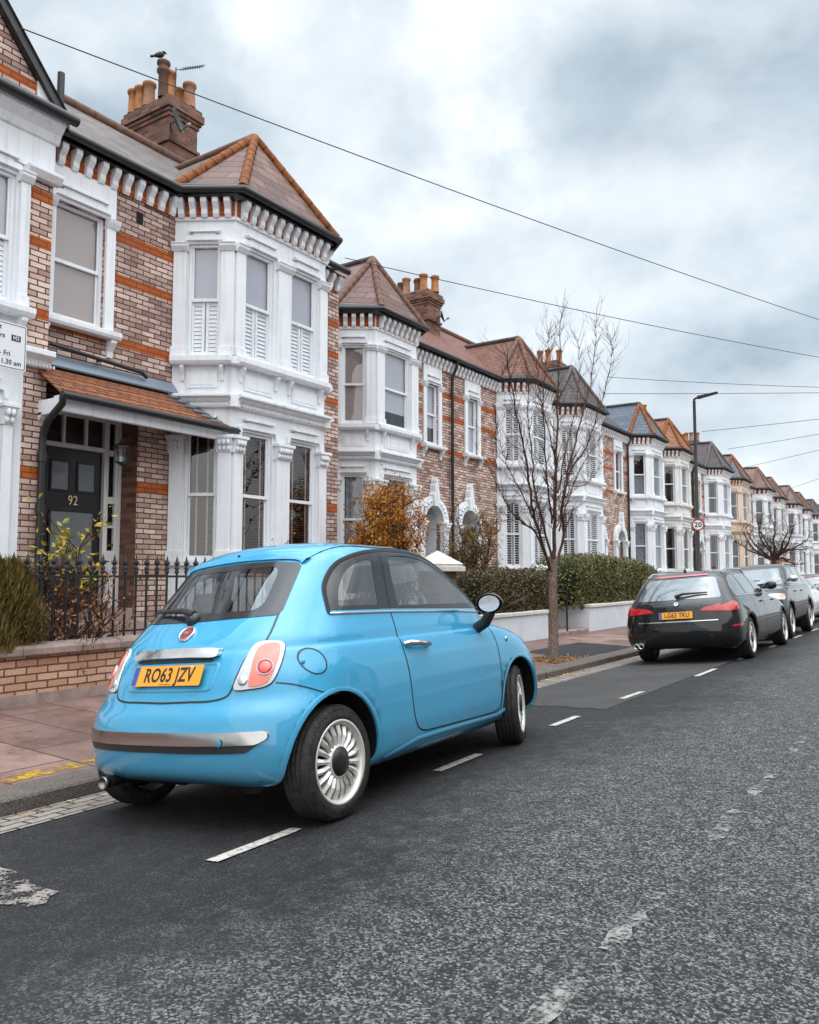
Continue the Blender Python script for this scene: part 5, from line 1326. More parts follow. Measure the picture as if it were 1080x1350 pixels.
def grow(P, f):
    cx, cz = sum(p[0] for p in P)/len(P), sum(p[1] for p in P)/len(P); return [(cx+(x-cx)*f, cz+(z-cz)*f) for x, z in P]
for s_ in ('R', 'L'): car.cutout(s_, grow(qvis, 1.08)); car.cutout(s_, grow(dvis, 1.04))
car.cutout('B', grow(rvis, 1.09)); car.cutout('F', fwin)
body = car.finish(None)
def ringpanel(car, name, kind, outer, inner, m, off, parent, step=.018):
    """flat surround between two outlines, built as a strip that follows the shell"""
    n = 120
    def rs(P):
        P = list(P); L_ = [0]
        for i in range(len(P)): L_.append(L_[-1]+math.dist(P[i], P[(i+1) % len(P)]))
        out = []
        for k in range(n):
            t = L_[-1]*k/n; i = max(j for j in range(len(P)) if L_[j] <= t); f = (t-L_[i])/max(1e-9, L_[i+1]-L_[i]); a, b = P[i], P[(i+1) % len(P)]
            out.append((a[0]+(b[0]-a[0])*f, a[1]+(b[1]-a[1])*f))
        return out
    O = rs(outer); I = [nearest(p[0], p[1], inner) for p in O]; b = MB(); rows = []
    for t in (0, .33, .67, 1): rows.append([car.proj(kind, o[0]+(i[0]-o[0])*t, o[1]+(i[1]-o[1])*t, off) for o, i in zip(O, I)])
    for r_ in rows:
        for k in range(n):
            if r_[k] is None: r_[k] = next((r_[(k+j) % n] for j in range(1, n) if r_[(k+j) % n] is not None), Vector((0, 0, 0)))
    vs = [p for r_ in rows for p in r_]
    b.raw(vs, [(j*n+i, j*n+(i+1) % n, (j+1)*n+(i+1) % n, (j+1)*n+i) for j in range(3) for i in range(n)], m, True)
    return b.build(name, parent)
for s_ in ('R', 'L'):
    g = car.panel('side_window', s_, roundpoly(resample(qwin, .1), .02, 2), cglass, .0015, step=.04)
    ringpanel(car, 'window_surround', s_, qwin, qvis, frit, .003, g)
    g = car.panel('door_window', s_, dwin, cglass, .0015, step=.04)
    ringpanel(car, 'window_surround', s_, dwin, dvis, frit, .003, g)
g = car.panel('rear_window', 'B', rwin, cglass, .0015, step=.04); ringpanel(car, 'window_surround', 'B', rwin, rvis, frit, .003, g)
w_ = None
b = MB(); b.tube([car.proj('B', .02, 1.085, .03), car.proj('B', .12, 1.10, .045), car.proj('B', .42, 1.12, .03)], [.022, .018, .008], plastic, 8); b.lathe([(0, 0), (.045, 0), (.04, .03), (0, .04)], car.proj('B', .03, 1.075, .0), plastic, 16, Matrix((Vector((0, 1, 0)), Vector((.4, 0, .9)), Vector((-.9, 0, .4)))).transposed()); b.build('rear_wiper', g)
g = car.panel('windscreen', 'F', fwin, cglass, .0015, step=.05); ringpanel(car, 'window_surround', 'F', [(y*1.04, (z-1.2)*1.06+1.2) for y, z in fwin], [(y*.95, (z-1.2)*.93+1.2) for y, z in fwin], frit, .003, g)
# outlines of the lamp and the tailgate, found on the shell
def uz(px, kind='C'):
    p = car.pix(*px); return ((p.x-p.y)*.7071, p.z) if kind == 'C' else (p.y, p.z)
LAMP = [uz(p) for p in ((338, 849), (358, 845), (375, 848), (373, 868), (362, 895), (350, 905), (329, 909), (309, 909), (316, 888), (326, 867))]
LENS = [uz(p) for p in ((343, 854), (356, 849), (369, 851), (367, 869), (358, 892), (348, 903), (329, 905), (331, 888), (336, 868))]
LB = uz((350, 881)); LS = uz((321, 898))
print('LAMP', [(round(a, 3), round(b_, 3)) for a, b_ in LAMP], [tuple(round(c, 2) for c in car.pix(*p)) for p in ((368, 808), (193, 827), (398, 745), (376, 850), (309, 909))])
TG = [uz(p, 'B') for p in ((367, 810), (352, 843), (326, 866), (314, 888), (305, 910), (296, 920), (275, 925), (250, 926))]
print('TG', [(round(a, 3), round(b_, 3)) for a, b_ in TG])
# trims, seams
for s_ in ('R', 'L'):
    b = MB(); car.band(b, s_, smoothpoly([(.118, 1.06)]+[(x-.004, z+.006) for x, z in QTOP]+[(.69, 1.428)]+[(x, z+.007) for x, z in DTOP]+[(1.96, 1.02)], 4, False), .022, rubber, .0045, False, dome=.004)
    car.band(b, s_, [(.682, 1.068), (.732, 1.426)], .016, ink, .005, False)
    b.build('window_rubber', T5)
b = MB()
for s_ in ('R', 'L'):
    car.band(b, s_, [(.115, 1.058), (.35, 1.055), (.70, 1.05), (1.2, 1.035), (1.6, 1.022), (1.95, 1.005)], .014, chrome, .006, False, dome=.006)
b.build('belt_trim', T5)
for s_ in ('R', 'L'):
    sg = -1 if s_ == 'R' else 1
    door = smoothpoly([(.678, 1.05), (.675, 1.0), (.675, .85), (.70, .67), (.715, .47), (.75, .37), (.83, .325), (1.0, .315), (1.4, .305), (1.8, .297), (1.90, .315), (1.935, .37), (1.955, .5), (1.96, .62), (1.945, .78), (1.90, .90), (1.84, .985)], 4, False)
    b = MB(); car.band(b, s_, door, .009, ink, .0015, False)
    o = b.build('door_seam', T5)
    hd = MB(); hx, hz = .83, .84
    q0 = car.proj(s_, hx-.11, hz+.008, .03); q1 = car.proj(s_, hx+.11, hz-.012, .03); qm = car.proj(s_, hx, hz-.002, .042)
    hd.tube([car.proj(s_, hx-.125, hz+.01, .004), q0, qm, q1, car.proj(s_, hx+.125, hz-.014, .004)], [.014, .018, .018, .018, .014], chrome, 10)
    hd.build('door_handle', T5)
    for c, r_ in ((rw, .354), (rf, .349)):
        cx = 0.0 if c is rw else 2.30; lip = MB()
        car.band(lip, s_, circ(cx, .31, r_, 48, -14, 194), .024, blue, .003, False, dome=.003)
        lip.build('arch_lip', T5)
    for cx in (0.0, 2.30):                                # arch liners
        l = MB(); n = 20; y0 = sg*.80; y1 = sg*.42; v = []
        for i in range(n+1):
            a = R(-20+220*i/n); q_ = car.side(cx+.352*math.cos(a), .31+.352*math.sin(a), sg)[0]; yo = (abs(q_.y)-.012) if q_ is not None else .5; v.append((cx+.36*math.cos(a), sg*max(.43, yo), .31+.36*math.sin(a))); v.append((cx+.36*math.cos(a), y1, .31+.36*math.sin(a)))
        l.raw(v, [(2*i, 2*i+1, 2*i+3, 2*i+2) for i in range(n)], wheelarch, True)
        l.raw([v[2*i+1] for i in range(n+1)], [tuple(range(n+1))], wheelarch); l.build('arch_liner', T5, recalc=False)
    b = MB(); car.band(b, s_, [(.42, .235), (.75, .285), (1.0, .285), (1.5, .275), (1.87, .268), (1.99, .29)], .03, blue, .004, False, dome=.008); b.build('sill_step', T5)
    kd = 'B'+s_
    lp = smoothpoly(LAMP, 4); la = car.panel('rear_lamp', kd, lp, clear_lamp, .010, .03, .02)
    car.panel('lamp_lens', kd, smoothpoly(LENS, 4), pink_lamp, .014, .01, .02, la)
    b = MB()
    def at(u, v, off):
        q = car.proj(kd, u, v, off); nn = (q-car.proj(kd, u, v, 0)).normalized(); xx = Vector((0, 0, 1)).cross(nn).normalized(); return q, Matrix((xx, nn.cross(xx), nn)).transposed()
    cq, Mx = at(LB[0], LB[1], .016); b.lathe([(0, .006), (.022, .006), (.036, .002), (.038, -.002)], cq, red_lamp, 24, Mx); b.lathe([(.038, -.002), (.040, .004), (.044, .004), (.045, -.004)], cq, clear_lamp, 24, Mx)
    cq, Mx = at(LS[0], LS[1], .012); b.lathe([(0, .006), (.02, .005), (.026, 0), (.028, -.004)], cq, silver, 20, Mx); b.build('lamp_bulb', la)
    b = MB(); car.band(b, kd, lp, .008, ink, .003); b.build('lamp_seam', la)
# fuel flap
b = MB(); car.band(b, 'R', circ(-.115, .82, .066, 40), .007, ink, .002); b.build('fuel_flap', T5)
b = MB(); q = car.proj('R', -.165, .82, .002); b.lathe([(0, .006), (.012, .005), (.015, 0)], q, blue, 14, Matrix((Vector((1, 0, 0)), Vector((0, 0, 1)), Vector((0, -1, 0)))).transposed()); b.build('flap_pull', T5)
# tailgate seam and bumper
b = MB()
tgr = smoothpoly(TG, 4, False); tg = tgr+[(0, tgr[-1][1]-.004)]+[(-a, c) for a, c in tgr[::-1]]
car.band(b, 'B', tg, .010, ink, .0015, False); b.build('tailgate_seam', T5)
b = MB()
bs = [car.pix(*p) for p in ((364, 900), (385, 902), (408, 907), (430, 914))]
for s_ in ('R', 'L'): car.band(b, s_, [(p.x, p.z) for p in bs], .007, ink, .0015, False, .01)
b.build('bumper_seam', T5)
st = roundpoly([(-.61, .448), (-.66, .475), (-.65, .51), (.65, .51), (.66, .475), (.61, .448)], .02, 4)
lo = roundpoly([(-.56, .412), (-.63, .458), (.63, .458), (.56, .412)], .02, 4)
car.panel('bumper_insert', 'B', lo, plastic, .006, .02, .03)
car.panel('bumper_strip', 'B', st, mat('dull_chrome', (.46, .45, .44), .16, 1.0), .012, .02, .03)
b = MB(); q = car.proj('B', -.433, .462, .012); b.lathe([(0, .003), (.016, .003), (.019, .001)], q+Vector((-.002, 0, 0)), blue, 16, Matrix((Vector((0, 1, 0)), Vector((0, 0, 1)), Vector((-1, 0, 0)))).transposed()); b.build('tow_eye_cover', T5)
b = MB(); b.lathe([(0, 0), (.034, 0), (.036, .03), (.03, .032), (.028, .01), (0, .01)], (-.49, .43, .235), mat('exhaust_steel', (.25, .24, .23), .35, 1.0), 20, Matrix((Vector((0, 1, 0)), Vector((0, 0, 1)), Vector((-1, 0, 0)))).transposed()); b.tube([(-.47, .43, .235), (-.2, .43, .24)], .03, wheelarch, 10)
b.tube([(-.22, .1, .25), (-.22, .5, .25)], .07, wheelarch, 12); b.build('exhaust', T5)
b = MB(); b.box(0, 0, 0, 0, 0, 0, wheelarch) if False else None
b.raw([(-.40, -.6, .26), (2.8, -.6, .22), (2.8, .6, .22), (-.40, .6, .26)], [(0, 1, 2, 3)], wheelarch)
b.tube([(0, -.6, .29), (0, .6, .29)], .04, wheelarch, 8); b.tube([(2.3, -.55, .29), (2.3, .55, .29)], .03, wheelarch, 8)
for s_ in (-1, 1): b.raw([(-.3, s_*.43, .2), (2.7, s_*.43, .2), (2.7, s_*.43, .6), (-.3, s_*.43, .6)], [(0, 1, 2, 3)], wheelarch)
b.build('underbody', T5)
# plate recess, plate, handle bar, badge
def rearframe(y, z, off=0.0):
    p = car.proj('B', y, z, 0); a = car.proj('B', y, z+.04, 0); c = car.proj('B', y, z-.04, 0); up_ = (a-c).normalized(); xx = Vector((0, -1, 0)); nn = xx.cross(up_).normalized()
    return Matrix(((xx.x, up_.x, nn.x, p.x+nn.x*off), (xx.y, up_.y, nn.y, p.y+nn.y*off), (xx.z, up_.z, nn.z, p.z+nn.z*off), (0, 0, 0, 1)))
M4 = rearframe(0, .785, .012)
rc = roundpoly([(-.31, .715), (-.325, .845), (.325, .845), (.31, .715)], .03, 4)
b = MB(); car.band(b, 'B', rc, .02, blue, .001, True, dome=.006); b.build('plate_recess', T5)
ukplate(T5, M4, 'RO63 JZV', plate_y)
hb = smoothpoly([(-.295, .862), (-.31, .885), (-.29, .905), (-.15, .912), (0, .914), (.15, .912), (.29, .905), (.31, .885), (.295, .862), (.15, .866), (0, .867), (-.15, .866)], 4)
car.panel('boot_handle', 'B', hb, chrome, .03, .035, .02)
b = MB(); car.band(b, 'B', [(-.28, .857), (0, .859), (.28, .857)], .014, plastic, .012, False); b.build('handle_gap', T5)
M4 = rearframe(0, 1.0, .004); M3 = M4.to_3x3(); c0 = M4.translation
b = MB(); b.lathe([(.052, -.004), (.054, .006), (.047, .010), (.044, .006)], c0, chrome, 36, M3); b.lathe([(0, .007), (.044, .006)], c0, mat('badge_red', (.30, .012, .02), .2, .3, coat=1), 36, M3)
bo = b.build('badge', T5)
text_mesh('FIAT', .034, chrome, 'badge_letters', M4 @ Matrix.Translation((0, 0, .008)), bo, .0012, .8, .0008)
b = MB(); q = car.proj('R', 2.12, .79, .003); b.lathe([(0, .004), (.018, .004), (.02, 0)], q, chrome, 14, Matrix((Vector((1, 0, 0)), Vector((0, 0, 1)), Vector((0, -1, 0)))).transposed()); b.build('wing_badge', T5)
# roof spoiler lip and third-light washer
b = MB(); sp_ = smoothpoly([(-.475, 1.372), (-.43, 1.398), (-.3, 1.413), (0, 1.422), (.3, 1.413), (.43, 1.398), (.475, 1.372)], 6, False)
car.band(b, 'B', sp_, .045, blue, .010, False, dome=.012); b.build('roof_spoiler', T5)
b = MB(); q = car.proj('B', 0, 1.425, .022); b.lathe([(0, .006), (.008, .005), (.01, 0)], q, ink, 10, Matrix((Vector((0, 1, 0)), Vector((0, 0, 1)), Vector((-1, 0, 0)))).transposed()); b.build('washer_jet', T5)
b = MB()
for s_ in (-.545, .545): pts = [car.proj('T', .21+i*.09, s_*(.86+.17*(1-math.exp(-i*.5))), .002) for i in range(0, 12)]; b.tube([p for p in pts if p is not None], .004, ink, 4)
b.build('roof_seam', T5)
rs_ = mat('glass_roof', (.10, .16, .20), .06, coat=1)
# mirrors
for sg in (-1, 1):
    mx, mz = 1.69, 1.06
    y = sg*.90; ax = Vector((-1, sg*.12, 0)).normalized(); xx = Vector((0, 0, 1)).cross(ax).normalized(); Mx = Matrix((xx, ax.cross(xx), ax)).transposed()
    b = MB(); vs_ = []
    pr = [(0, -.085), (.05, -.075), (.085, -.045), (.10, 0.0), (.10, .02), (.094, .024)]; b.lathe(pr, (0, 0, 0), blackp if sg else blue, 28, Mx)
    for v in b.v: v.z *= .72; v.y *= .98
    ob = b.build('door_mirror', T5); ob.location = (mx, y, mz)
    b = MB(); b.lathe([(0, .022), (.078, .022), (.08, .018)], (0, 0, 0), mat('mirror_glass', (.62, .64, .68), .12, 1.0), 28, Mx, smooth=False)
    for v in b.v: v.z *= .72; v.y *= .98
    b.build('mirror_glass', ob)
    b = MB(); b.tube([(.0, -sg*.0, -.06), (.02, -sg*.06, -.13), (.03, -sg*.14, -.17)], [.035, .04, .04], plastic, 12); b.build('mirror_stalk', ob)
# wheels
wheel(T5, 0, -.705, .292, .182, .207, 'hero', -1); wheel(T5, 0, .705, .292, .182, .207, 'hero', 1)
wheel(T5, 2.30, -.70, .292, .182, .207, 'hero', -1, steer=R(17)); wheel(T5, 2.30, .70, .292, .182, .207, 'hero', 1, steer=R(17))
# interior
b = MB(); b.raw([(-.2, -.5, .62), (1.9, -.66, .62), (1.9, .66, .62), (-.2, .5, .62)], [(0, 1, 2, 3)], seatm)
for s_ in (-1, 1): b.raw([(.05, s_*.68, .62), (1.9, s_*.70, .62), (1.9, s_*.66, 1.0), (.05, s_*.64, 1.0)], [(0, 1, 2, 3)], seatm)
b.raw([(-.2, -.5, .62), (-.2, .5, .62), (-.06, .5, 1.02), (-.06, -.5, 1.02)], [(0, 1, 2, 3)], seatm); b.raw([(-.06, -.5, 1.02), (-.06, .5, 1.02), (.12, .58, 1.03), (.12, -.58, 1.03)], [(0, 1, 2, 3)], plastic)
b.build('cabin_trim', T5, recalc=False)
def seat(x, y, w_, hh, hr=True, m=seatm):
    b = MB(); b.frame((x, y, 0), (0, 1, 0), (1, 0, 0)); b.extr([(-w_/2, .62), (-w_/2, hh), (-w_/2+.06, hh+.05), (w_/2-.06, hh+.05), (w_/2, hh), (w_/2, .62)], -.06, .07, m)
    if hr: b.extr([(-.11, hh+.09), (-.13, hh+.2), (-.08, hh+.26), (.08, hh+.26), (.13, hh+.2), (.11, hh+.09)], -.05, .05, m); b.tube([(x, y-.05, hh), (x, y-.05, hh+.1)], .008, silver, 6); b.tube([(x, y+.05, hh), (x, y+.05, hh+.1)], .008, silver, 6)
    b.build('seat', T5, bev=.03)
dseat = mat('dark_seat', (.05, .045, .045), .8)
seat(.95, -.34, .46, 1.10, True, dseat); seat(.95, .34, .46, 1.10, True, dseat); seat(.22, -.30, .48, .98, True, dseat); seat(.22, .30, .48, .98, True, dseat)
b = MB(); b.frame((0, 0, 0), (0, 1, 0), (1, 0, 0)); b.prism([(1.62, .72), (1.58, .98), (1.66, 1.05), (1.95, 1.03), (1.95, .72)], -.64, .64, dashm); b.build('dashboard', T5, bev=.03)
b = MB(); ax = Vector((-.9, 0, .42)).normalized(); xx = Vector((0, 1, 0)); Mx = Matrix((xx, ax.cross(xx), ax)).transposed(); cc = Vector((1.40, -.36, 1.03))
b.tube([cc+Mx @ Vector((.18*math.cos(2*PI*i/28), .18*math.sin(2*PI*i/28), 0)) for i in range(29)], .016, dashm, 8, cap=False); b.lathe([(0, .02), (.06, .01), (.07, -.02), (0, -.03)], cc, dashm, 16, Mx)
for a in (0, 180, 270): b.tube([cc, cc+Mx @ Vector((.18*math.cos(R(a)), .18*math.sin(R(a)), 0))], .014, dashm, 6)
b.tube([cc, cc-ax*.25], .03, plastic, 8); b.build('steering_wheel', T5)

# ------------------------------------------------------------ the other parked cars
def simple_car(name, label, paintm, LVx, loc, yaw, roll, scale, wheelspec, wb, dlo, rwx, fwx, glassm, lampset, rails=None, plate=None, style='V', rear_details=True, mirrors=(2.0, 1.02)):
    t = thing(name, label, 'car'); fw = Vector((-math.sin(yaw), math.cos(yaw), 0)); le = Vector((-math.cos(yaw), -math.sin(yaw), -roll if math.cos(yaw) > 0 else roll)).normalized(); le = (le-fw*le.dot(fw)).normalized(); up_ = fw.cross(le)
    place(t, loc, fw*scale, le*scale, up_*scale)
    c = Car(LVx, t, paintm, sub=3, na=18, nb=30); ra = wheelspec[0]+.045
    a1, a2 = circ(0, wheelspec[0]+.01, ra), circ(wb, wheelspec[0]+.01, ra)
    for s_ in ('R', 'L'): c.cutout(s_, a1); c.cutout(s_, a2)
    c.finish(None)
    for s_ in ('R', 'L'):
        sg = -1 if s_ == 'R' else 1
        for q in dlo: c.panel('side_window', s_, q, glassm, .004, .006, .06)
        b = MB(); x0 = dlo[0][0][0]; hull = dlo[-1]
        allp = [p for q in dlo for p in q]; x0 = min(p[0] for p in allp); x1 = max(p[0] for p in allp); zb_ = min(p[1] for p in allp)
        c.band(b, s_, [(x0-.02, zb_-.012), ((x0+x1)/2, zb_-.012), (x1+.02, zb_-.012)], .016, chrome, .006, False, .05, dome=.004); b.build('window_trim', t)
        for x in (wb*.36, wb*.70): 
            b = MB(); p0_ = c.proj(s_, x-.09, zb_-.15, .012); p1_ = c.proj(s_, x+.09, zb_-.15, .012)
            if p0_ and p1_: b.tube([p0_, p1_], .016, paintm, 8); b.build('door_handle', t)
        for seam in ([(wb*.40, zb_), (wb*.41, .55), (wb*.40, .33)], [(wb*.80, zb_), (wb*.80, .55), (wb*.79, .33)], [(.14*wb, zb_), (.16*wb, .85), (.21*wb, .62)]):
            b = MB(); c.band(b, s_, smoothpoly(seam, 4, False), .010, ink, .002, False, .05); b.build('door_seam', t)
        for cx in (0, wb):
            l = MB(); n = 16; v = []
            for i in range(n+1):
                a = R(-20+220*i/n); q_ = c.side(cx+ra*.985*math.cos(a), wheelspec[0]+.01+ra*.985*math.sin(a), sg)[0]; yo = abs(q_.y)-.012 if q_ is not None else .6
                v.append((cx+ra*1.02*math.cos(a), sg*yo, wheelspec[0]+.01+ra*1.02*math.sin(a))); v.append((cx+ra*1.02*math.cos(a), sg*.4, wheelspec[0]+.01+ra*1.02*math.sin(a)))
            l.raw(v, [(2*i, 2*i+1, 2*i+3, 2*i+2) for i in range(n)], wheelarch, True); l.raw([v[2*i+1] for i in range(n+1)], [tuple(range(n+1))], wheelarch); l.build('arch_liner', t, recalc=False)
            wheel(t, cx, sg*(wheelspec[2]), wheelspec[0], .23, wheelspec[1], style, sg, seg=40)
        mo = MB(); mp_ = c.proj(s_, mirrors[0], mirrors[1], .09)
        if mp_:
            mo.lathe([(0, -.11), (.07, -.10), (.10, -.03), (.10, .03), (.09, .05), (0, .05)], (0, 0, 0), lampset.get('mirror', paintm), 16, Matrix((Vector((0, 1, 0)), Vector((0, 0, 1)), Vector((-1, 0, 0)))).transposed())
            for v in mo.v: v.z *= .75
            mo.tube([(0, 0, 0), (0.03, -sg*.13, -.03)], .03, plastic, 8)
            o = mo.build('door_mirror', t); o.location = mp_+Vector((0, sg*.05, .06))
    b = MB(); b.raw([(-.7, -.7, .3), (wb+.6, -.7, .3), (wb+.6, .7, .3), (-.7, .7, .3)], [(0, 1, 2, 3)], wheelarch); b.build('underbody', t, recalc=False)
    c.panel('rear_window', 'B', rwx, glassm, .004, .006, .06); c.panel('windscreen', 'F', fwx, glassm, .004, .006, .07)
    for k_, (kd, poly, m, nm) in enumerate(lampset['panels']):
        c.panel(nm, kd, poly, m, .008, .012, .04)
    if rails:
        for sg in (-1, 1):
            b = MB(); pts = [c.top(rails[0]+(rails[1]-rails[0])*i/6, sg*rails[2])[0] for i in range(7)]
            pts = [p+Vector((0, 0, .012 if i in (0, 6) else .045)) for i, p in enumerate(pts) if p is not None]; b.tube(pts, .018, lampset.get('rail', chrome), 8); b.build('roof_rail', t)
    return t, c
def mir(P): return [(-a, b) for a, b in P][::-1]
WG = [
 (-.85, .24, 3.66, .22, .80, .20, .35, 2.8, .5, 2.6, .03, 0),
 (-.96, .33, 3.76, .32, .89, .31, .40, 2.8, .6, 2.6, .02, 0),
 (-1.0, .46, 3.80, .46, .92, .45, .42, 2.7, .7, 2.5, .02, 0),
 (-.99, .60, 3.80, .60, .928, .60, .44, 2.7, .75, 2.4, .02, 0),
 (-.95, .75, 3.74, .73, .92, .75, .46, 2.7, .8, 2.4, .025, 0),
 (-.91, .88, 3.45, .86, .90, .87, .46, 2.7, 1.0, 2.5, .03, 0),
 (-.87, .95, 2.75, .95, .872, .945, .46, 2.8, .9, 2.7, .04, 0),
 (-.80, 1.03, 2.38, 1.02, .835, 1.02, .45, 3.0, .6, 3.0, .05, 0),
 (-.70, 1.14, 2.12, 1.13, .79, 1.12, .42, 3.2, .5, 3.2, .06, 0),
 (-.57, 1.27, 1.82, 1.26, .73, 1.25, .40, 3.2, .5, 3.2, .06, 0),
 (-.45, 1.37, 1.55, 1.36, .67, 1.35, .40, 3.0, .5, 3.0, .05, 0),
 (-.36, 1.415, 1.38, 1.42, .60, 1.41, .4, 2.8, .5, 2.8, .03, 0),
 (-.2, 1.44, 1.2, 1.445, .42, 1.445, .35, 2.5, .4, 2.5, 0, 0),
 (0, 1.455, .95, 1.46, .0, 1.465, .2, 2, .2, 2, 0, 0)]
WDLO = [smoothpoly([(-.45, 1.03), (-.42, 1.15), (-.25, 1.31), (-.05, 1.345)], 4, False)+[(.10, 1.35), (.20, 1.03)],
        [(.26, 1.03), (.16, 1.352), (.60, 1.358), (.95, 1.35), (1.02, 1.03)],
        [(1.08, 1.03), (1.01, 1.348)]+smoothpoly([(1.10, 1.34), (1.40, 1.29), (1.75, 1.17), (2.0, 1.05)], 4, False)+[(2.02, 1.03)]]
RW = roundpoly([(-.66, 1.00), (-.54, 1.33), (.54, 1.33), (.66, 1.00)], .05, 4)
FW_ = roundpoly([(-.70, 1.05), (-.55, 1.36), (.55, 1.36), (.70, 1.05)], .05, 4)
redd = mat('dark_red_lamp', (.45, .01, .015), .12, coat=1)
refl_glass = mat('tinted_glass', (.045, .055, .06), .03, spec=1.0, coat=1)
light_glass = mat('pale_glass', (.075, .09, .10), .04, spec=1.0, coat=1)
LR = roundpoly([(-.93, .80), (-.925, .90), (-.78, .945), (-.50, .905), (-.44, .83), (-.62, .80)], .03, 3)
def bway(x, y): return x
gl = {'panels': [('BR', [(u, z) for u, z in roundpoly([(-.18, .80), (-.10, .885), (.12, .935), (.20, .90), (.19, .80), (-.0, .785)], .02, 3)], redd, 'rear_lamp'), ('BL', [(u, z) for u, z in roundpoly([(-.18, .80), (-.10, .885), (.12, .935), (.20, .90), (.19, .80), (-.0, .785)], .02, 3)], redd, 'rear_lamp'),
    ('B', roundpoly([(-.66, .795), (-.66, .905), (-.42, .865), (-.36, .815)], .02, 3), redd, 'rear_lamp'), ('B', mir(roundpoly([(-.66, .795), (-.66, .905), (-.42, .865), (-.36, .815)], .02, 3)), redd, 'rear_lamp'),
    ('B', [(-.62, .655), (-.62, .668), (.62, .668), (.62, .655)], chrome, 'tailgate_strip'),
    ('BR', [(-.02, .545), (-.02, .575), (.2, .585), (.2, .555)], redd, 'reflector'), ('BL', [(-.02, .545), (-.02, .575), (.2, .585), (.2, .555)], redd, 'reflector'),
    ('B', [(-.42, 1.36), (-.42, 1.385), (.42, 1.385), (.42, 1.36)], redd, 'brake_light')], 'mirror': blackp}
ex, cc_ = simple_car('estate_car', 'black estate car parked beyond the blue hatchback, tailgate towards the camera', blackp, WG, (-3.43, 13.25, -.055), .0, .085, .95, (.33, .235, .79), 2.97, WDLO, RW, FW_, light_glass, gl, rails=(-.25, 1.35, .60))
def rearM(c, y, z, off):
    p = c.proj('B', y, z, 0); a = c.proj('B', y, z+.05, 0); d = c.proj('B', y, z-.05, 0); up_ = (a-d).normalized(); xx = Vector((0, -1, 0)); nn = xx.cross(up_).normalized()
    return Matrix(((xx.x, up_.x, nn.x, p.x+nn.x*off), (xx.y, up_.y, nn.y, p.y+nn.y*off), (xx.z, up_.z, nn.z, p.z+nn.z*off), (0, 0, 0, 1)))
ukplate(ex, rearM(cc_, 0, .755, .02), 'LG63 TKU', plate_y)
M4 = rearM(cc_, 0, .93, .006); M3 = M4.to_3x3(); c0 = M4.translation
b = MB(); b.lathe([(.042, 0), (.044, .006), (.036, .008), (.036, .004)], c0, ink, 28, M3)
for k in range(4):
    m = sw if k % 2 else plate_blue; a0 = k*PI/2; vs = [c0+M3 @ Vector((0, 0, .007))]+[c0+M3 @ Vector((.026*math.cos(a0+PI/2*i/6), .026*math.sin(a0+PI/2*i/6), .007)) for i in range(7)]
    b.raw(vs, [(0, i, i+1) for i in range(1, 7)], m)
b.lathe([(.026, .006), (.028, .009), (.036, .009), (.037, .006)], c0, silver, 28, M3); b.build('badge', ex)
b = MB(); b.tube([cc_.proj('B', .02, 1.03, .03), cc_.proj('B', -.1, 1.055, .05), cc_.proj('B', -.46, 1.07, .03)], [.03, .02, .01], plastic, 8); b.build('rear_wiper', ex)
for y in (.60, .68):
    b = MB(); b.lathe([(.038, -.08), (.044, 0), (.036, .004), (.032, -.06)], (-.965, y, .30), chrome, 16, Matrix((Vector((0, 1, 0)), Vector((0, 0, 1)), Vector((-1, 0, 0)))).transposed()); b.build('exhaust', ex)
b = MB(); c_ = cc_; cc_.band(b, 'B', smoothpoly([(-.70, 1.0), (-.66, .86), (-.60, .72), (-.45, .64), (0, .63), (.45, .64), (.60, .72), (.66, .86), (.70, 1.0)], 4, False), .010, ink, .002, False, .05); b.build('tailgate_seam', ex)
b = MB(); b.lathe([(0, .07), (.012, .06), (.03, .0), (.03, -.02)], cc_.top(-.15, 0)[0], blackp, 10); b.build('roof_aerial', ex)
SU = [
 (-.74, .36, 3.36, .32, .80, .32, .3, 3, .4, 3, .02, 0),
 (-.84, .46, 3.46, .44, .90, .44, .35, 3, .5, 3, .02, 0),
 (-.86, .65, 3.48, .62, .94, .62, .36, 3, .55, 2.9, .02, 0),
 (-.84, .82, 3.45, .80, .945, .82, .36, 3, .6, 2.8, .02, 0),
 (-.81, .98, 3.36, .96, .93, .97, .36, 3, .7, 2.9, .03, 0),
 (-.79, 1.06, 3.1, 1.07, .90, 1.07, .36, 3, .8, 3, .035, 0),
 (-.76, 1.14, 2.35, 1.14, .87, 1.13, .36, 3.2, .6, 3.2, .04, 0),
 (-.70, 1.26, 2.12, 1.26, .82, 1.25, .34, 3.4, .4, 3.4, .05, 0),
 (-.62, 1.42, 1.85, 1.42, .76, 1.41, .32, 3.4, .4, 3.4, .05, 0),
 (-.54, 1.56, 1.60, 1.56, .69, 1.55, .32, 3.2, .4, 3.2, .04, 0),
 (-.45, 1.62, 1.4, 1.63, .60, 1.62, .3, 3, .4, 3, .02, 0),
 (-.25, 1.65, 1.2, 1.66, .42, 1.66, .3, 2.5, .4, 2.5, 0, 0),
 (0, 1.67, 1.0, 1.68, .0, 1.68, .2, 2, .2, 2, 0, 0)]
SDLO = [[(-.52, 1.15), (-.42, 1.52), (-.02, 1.54), (.12, 1.15)], [(.18, 1.15), (.06, 1.54), (.85, 1.55), (.92, 1.15)], [(.98, 1.15), (.91, 1.55)]+smoothpoly([(1.1, 1.54), (1.4, 1.46), (1.75, 1.3), (1.98, 1.17)], 3, False)]
hl = roundpoly([(-.90, .84), (-.88, .96), (-.62, .98), (-.56, .86)], .03, 3)
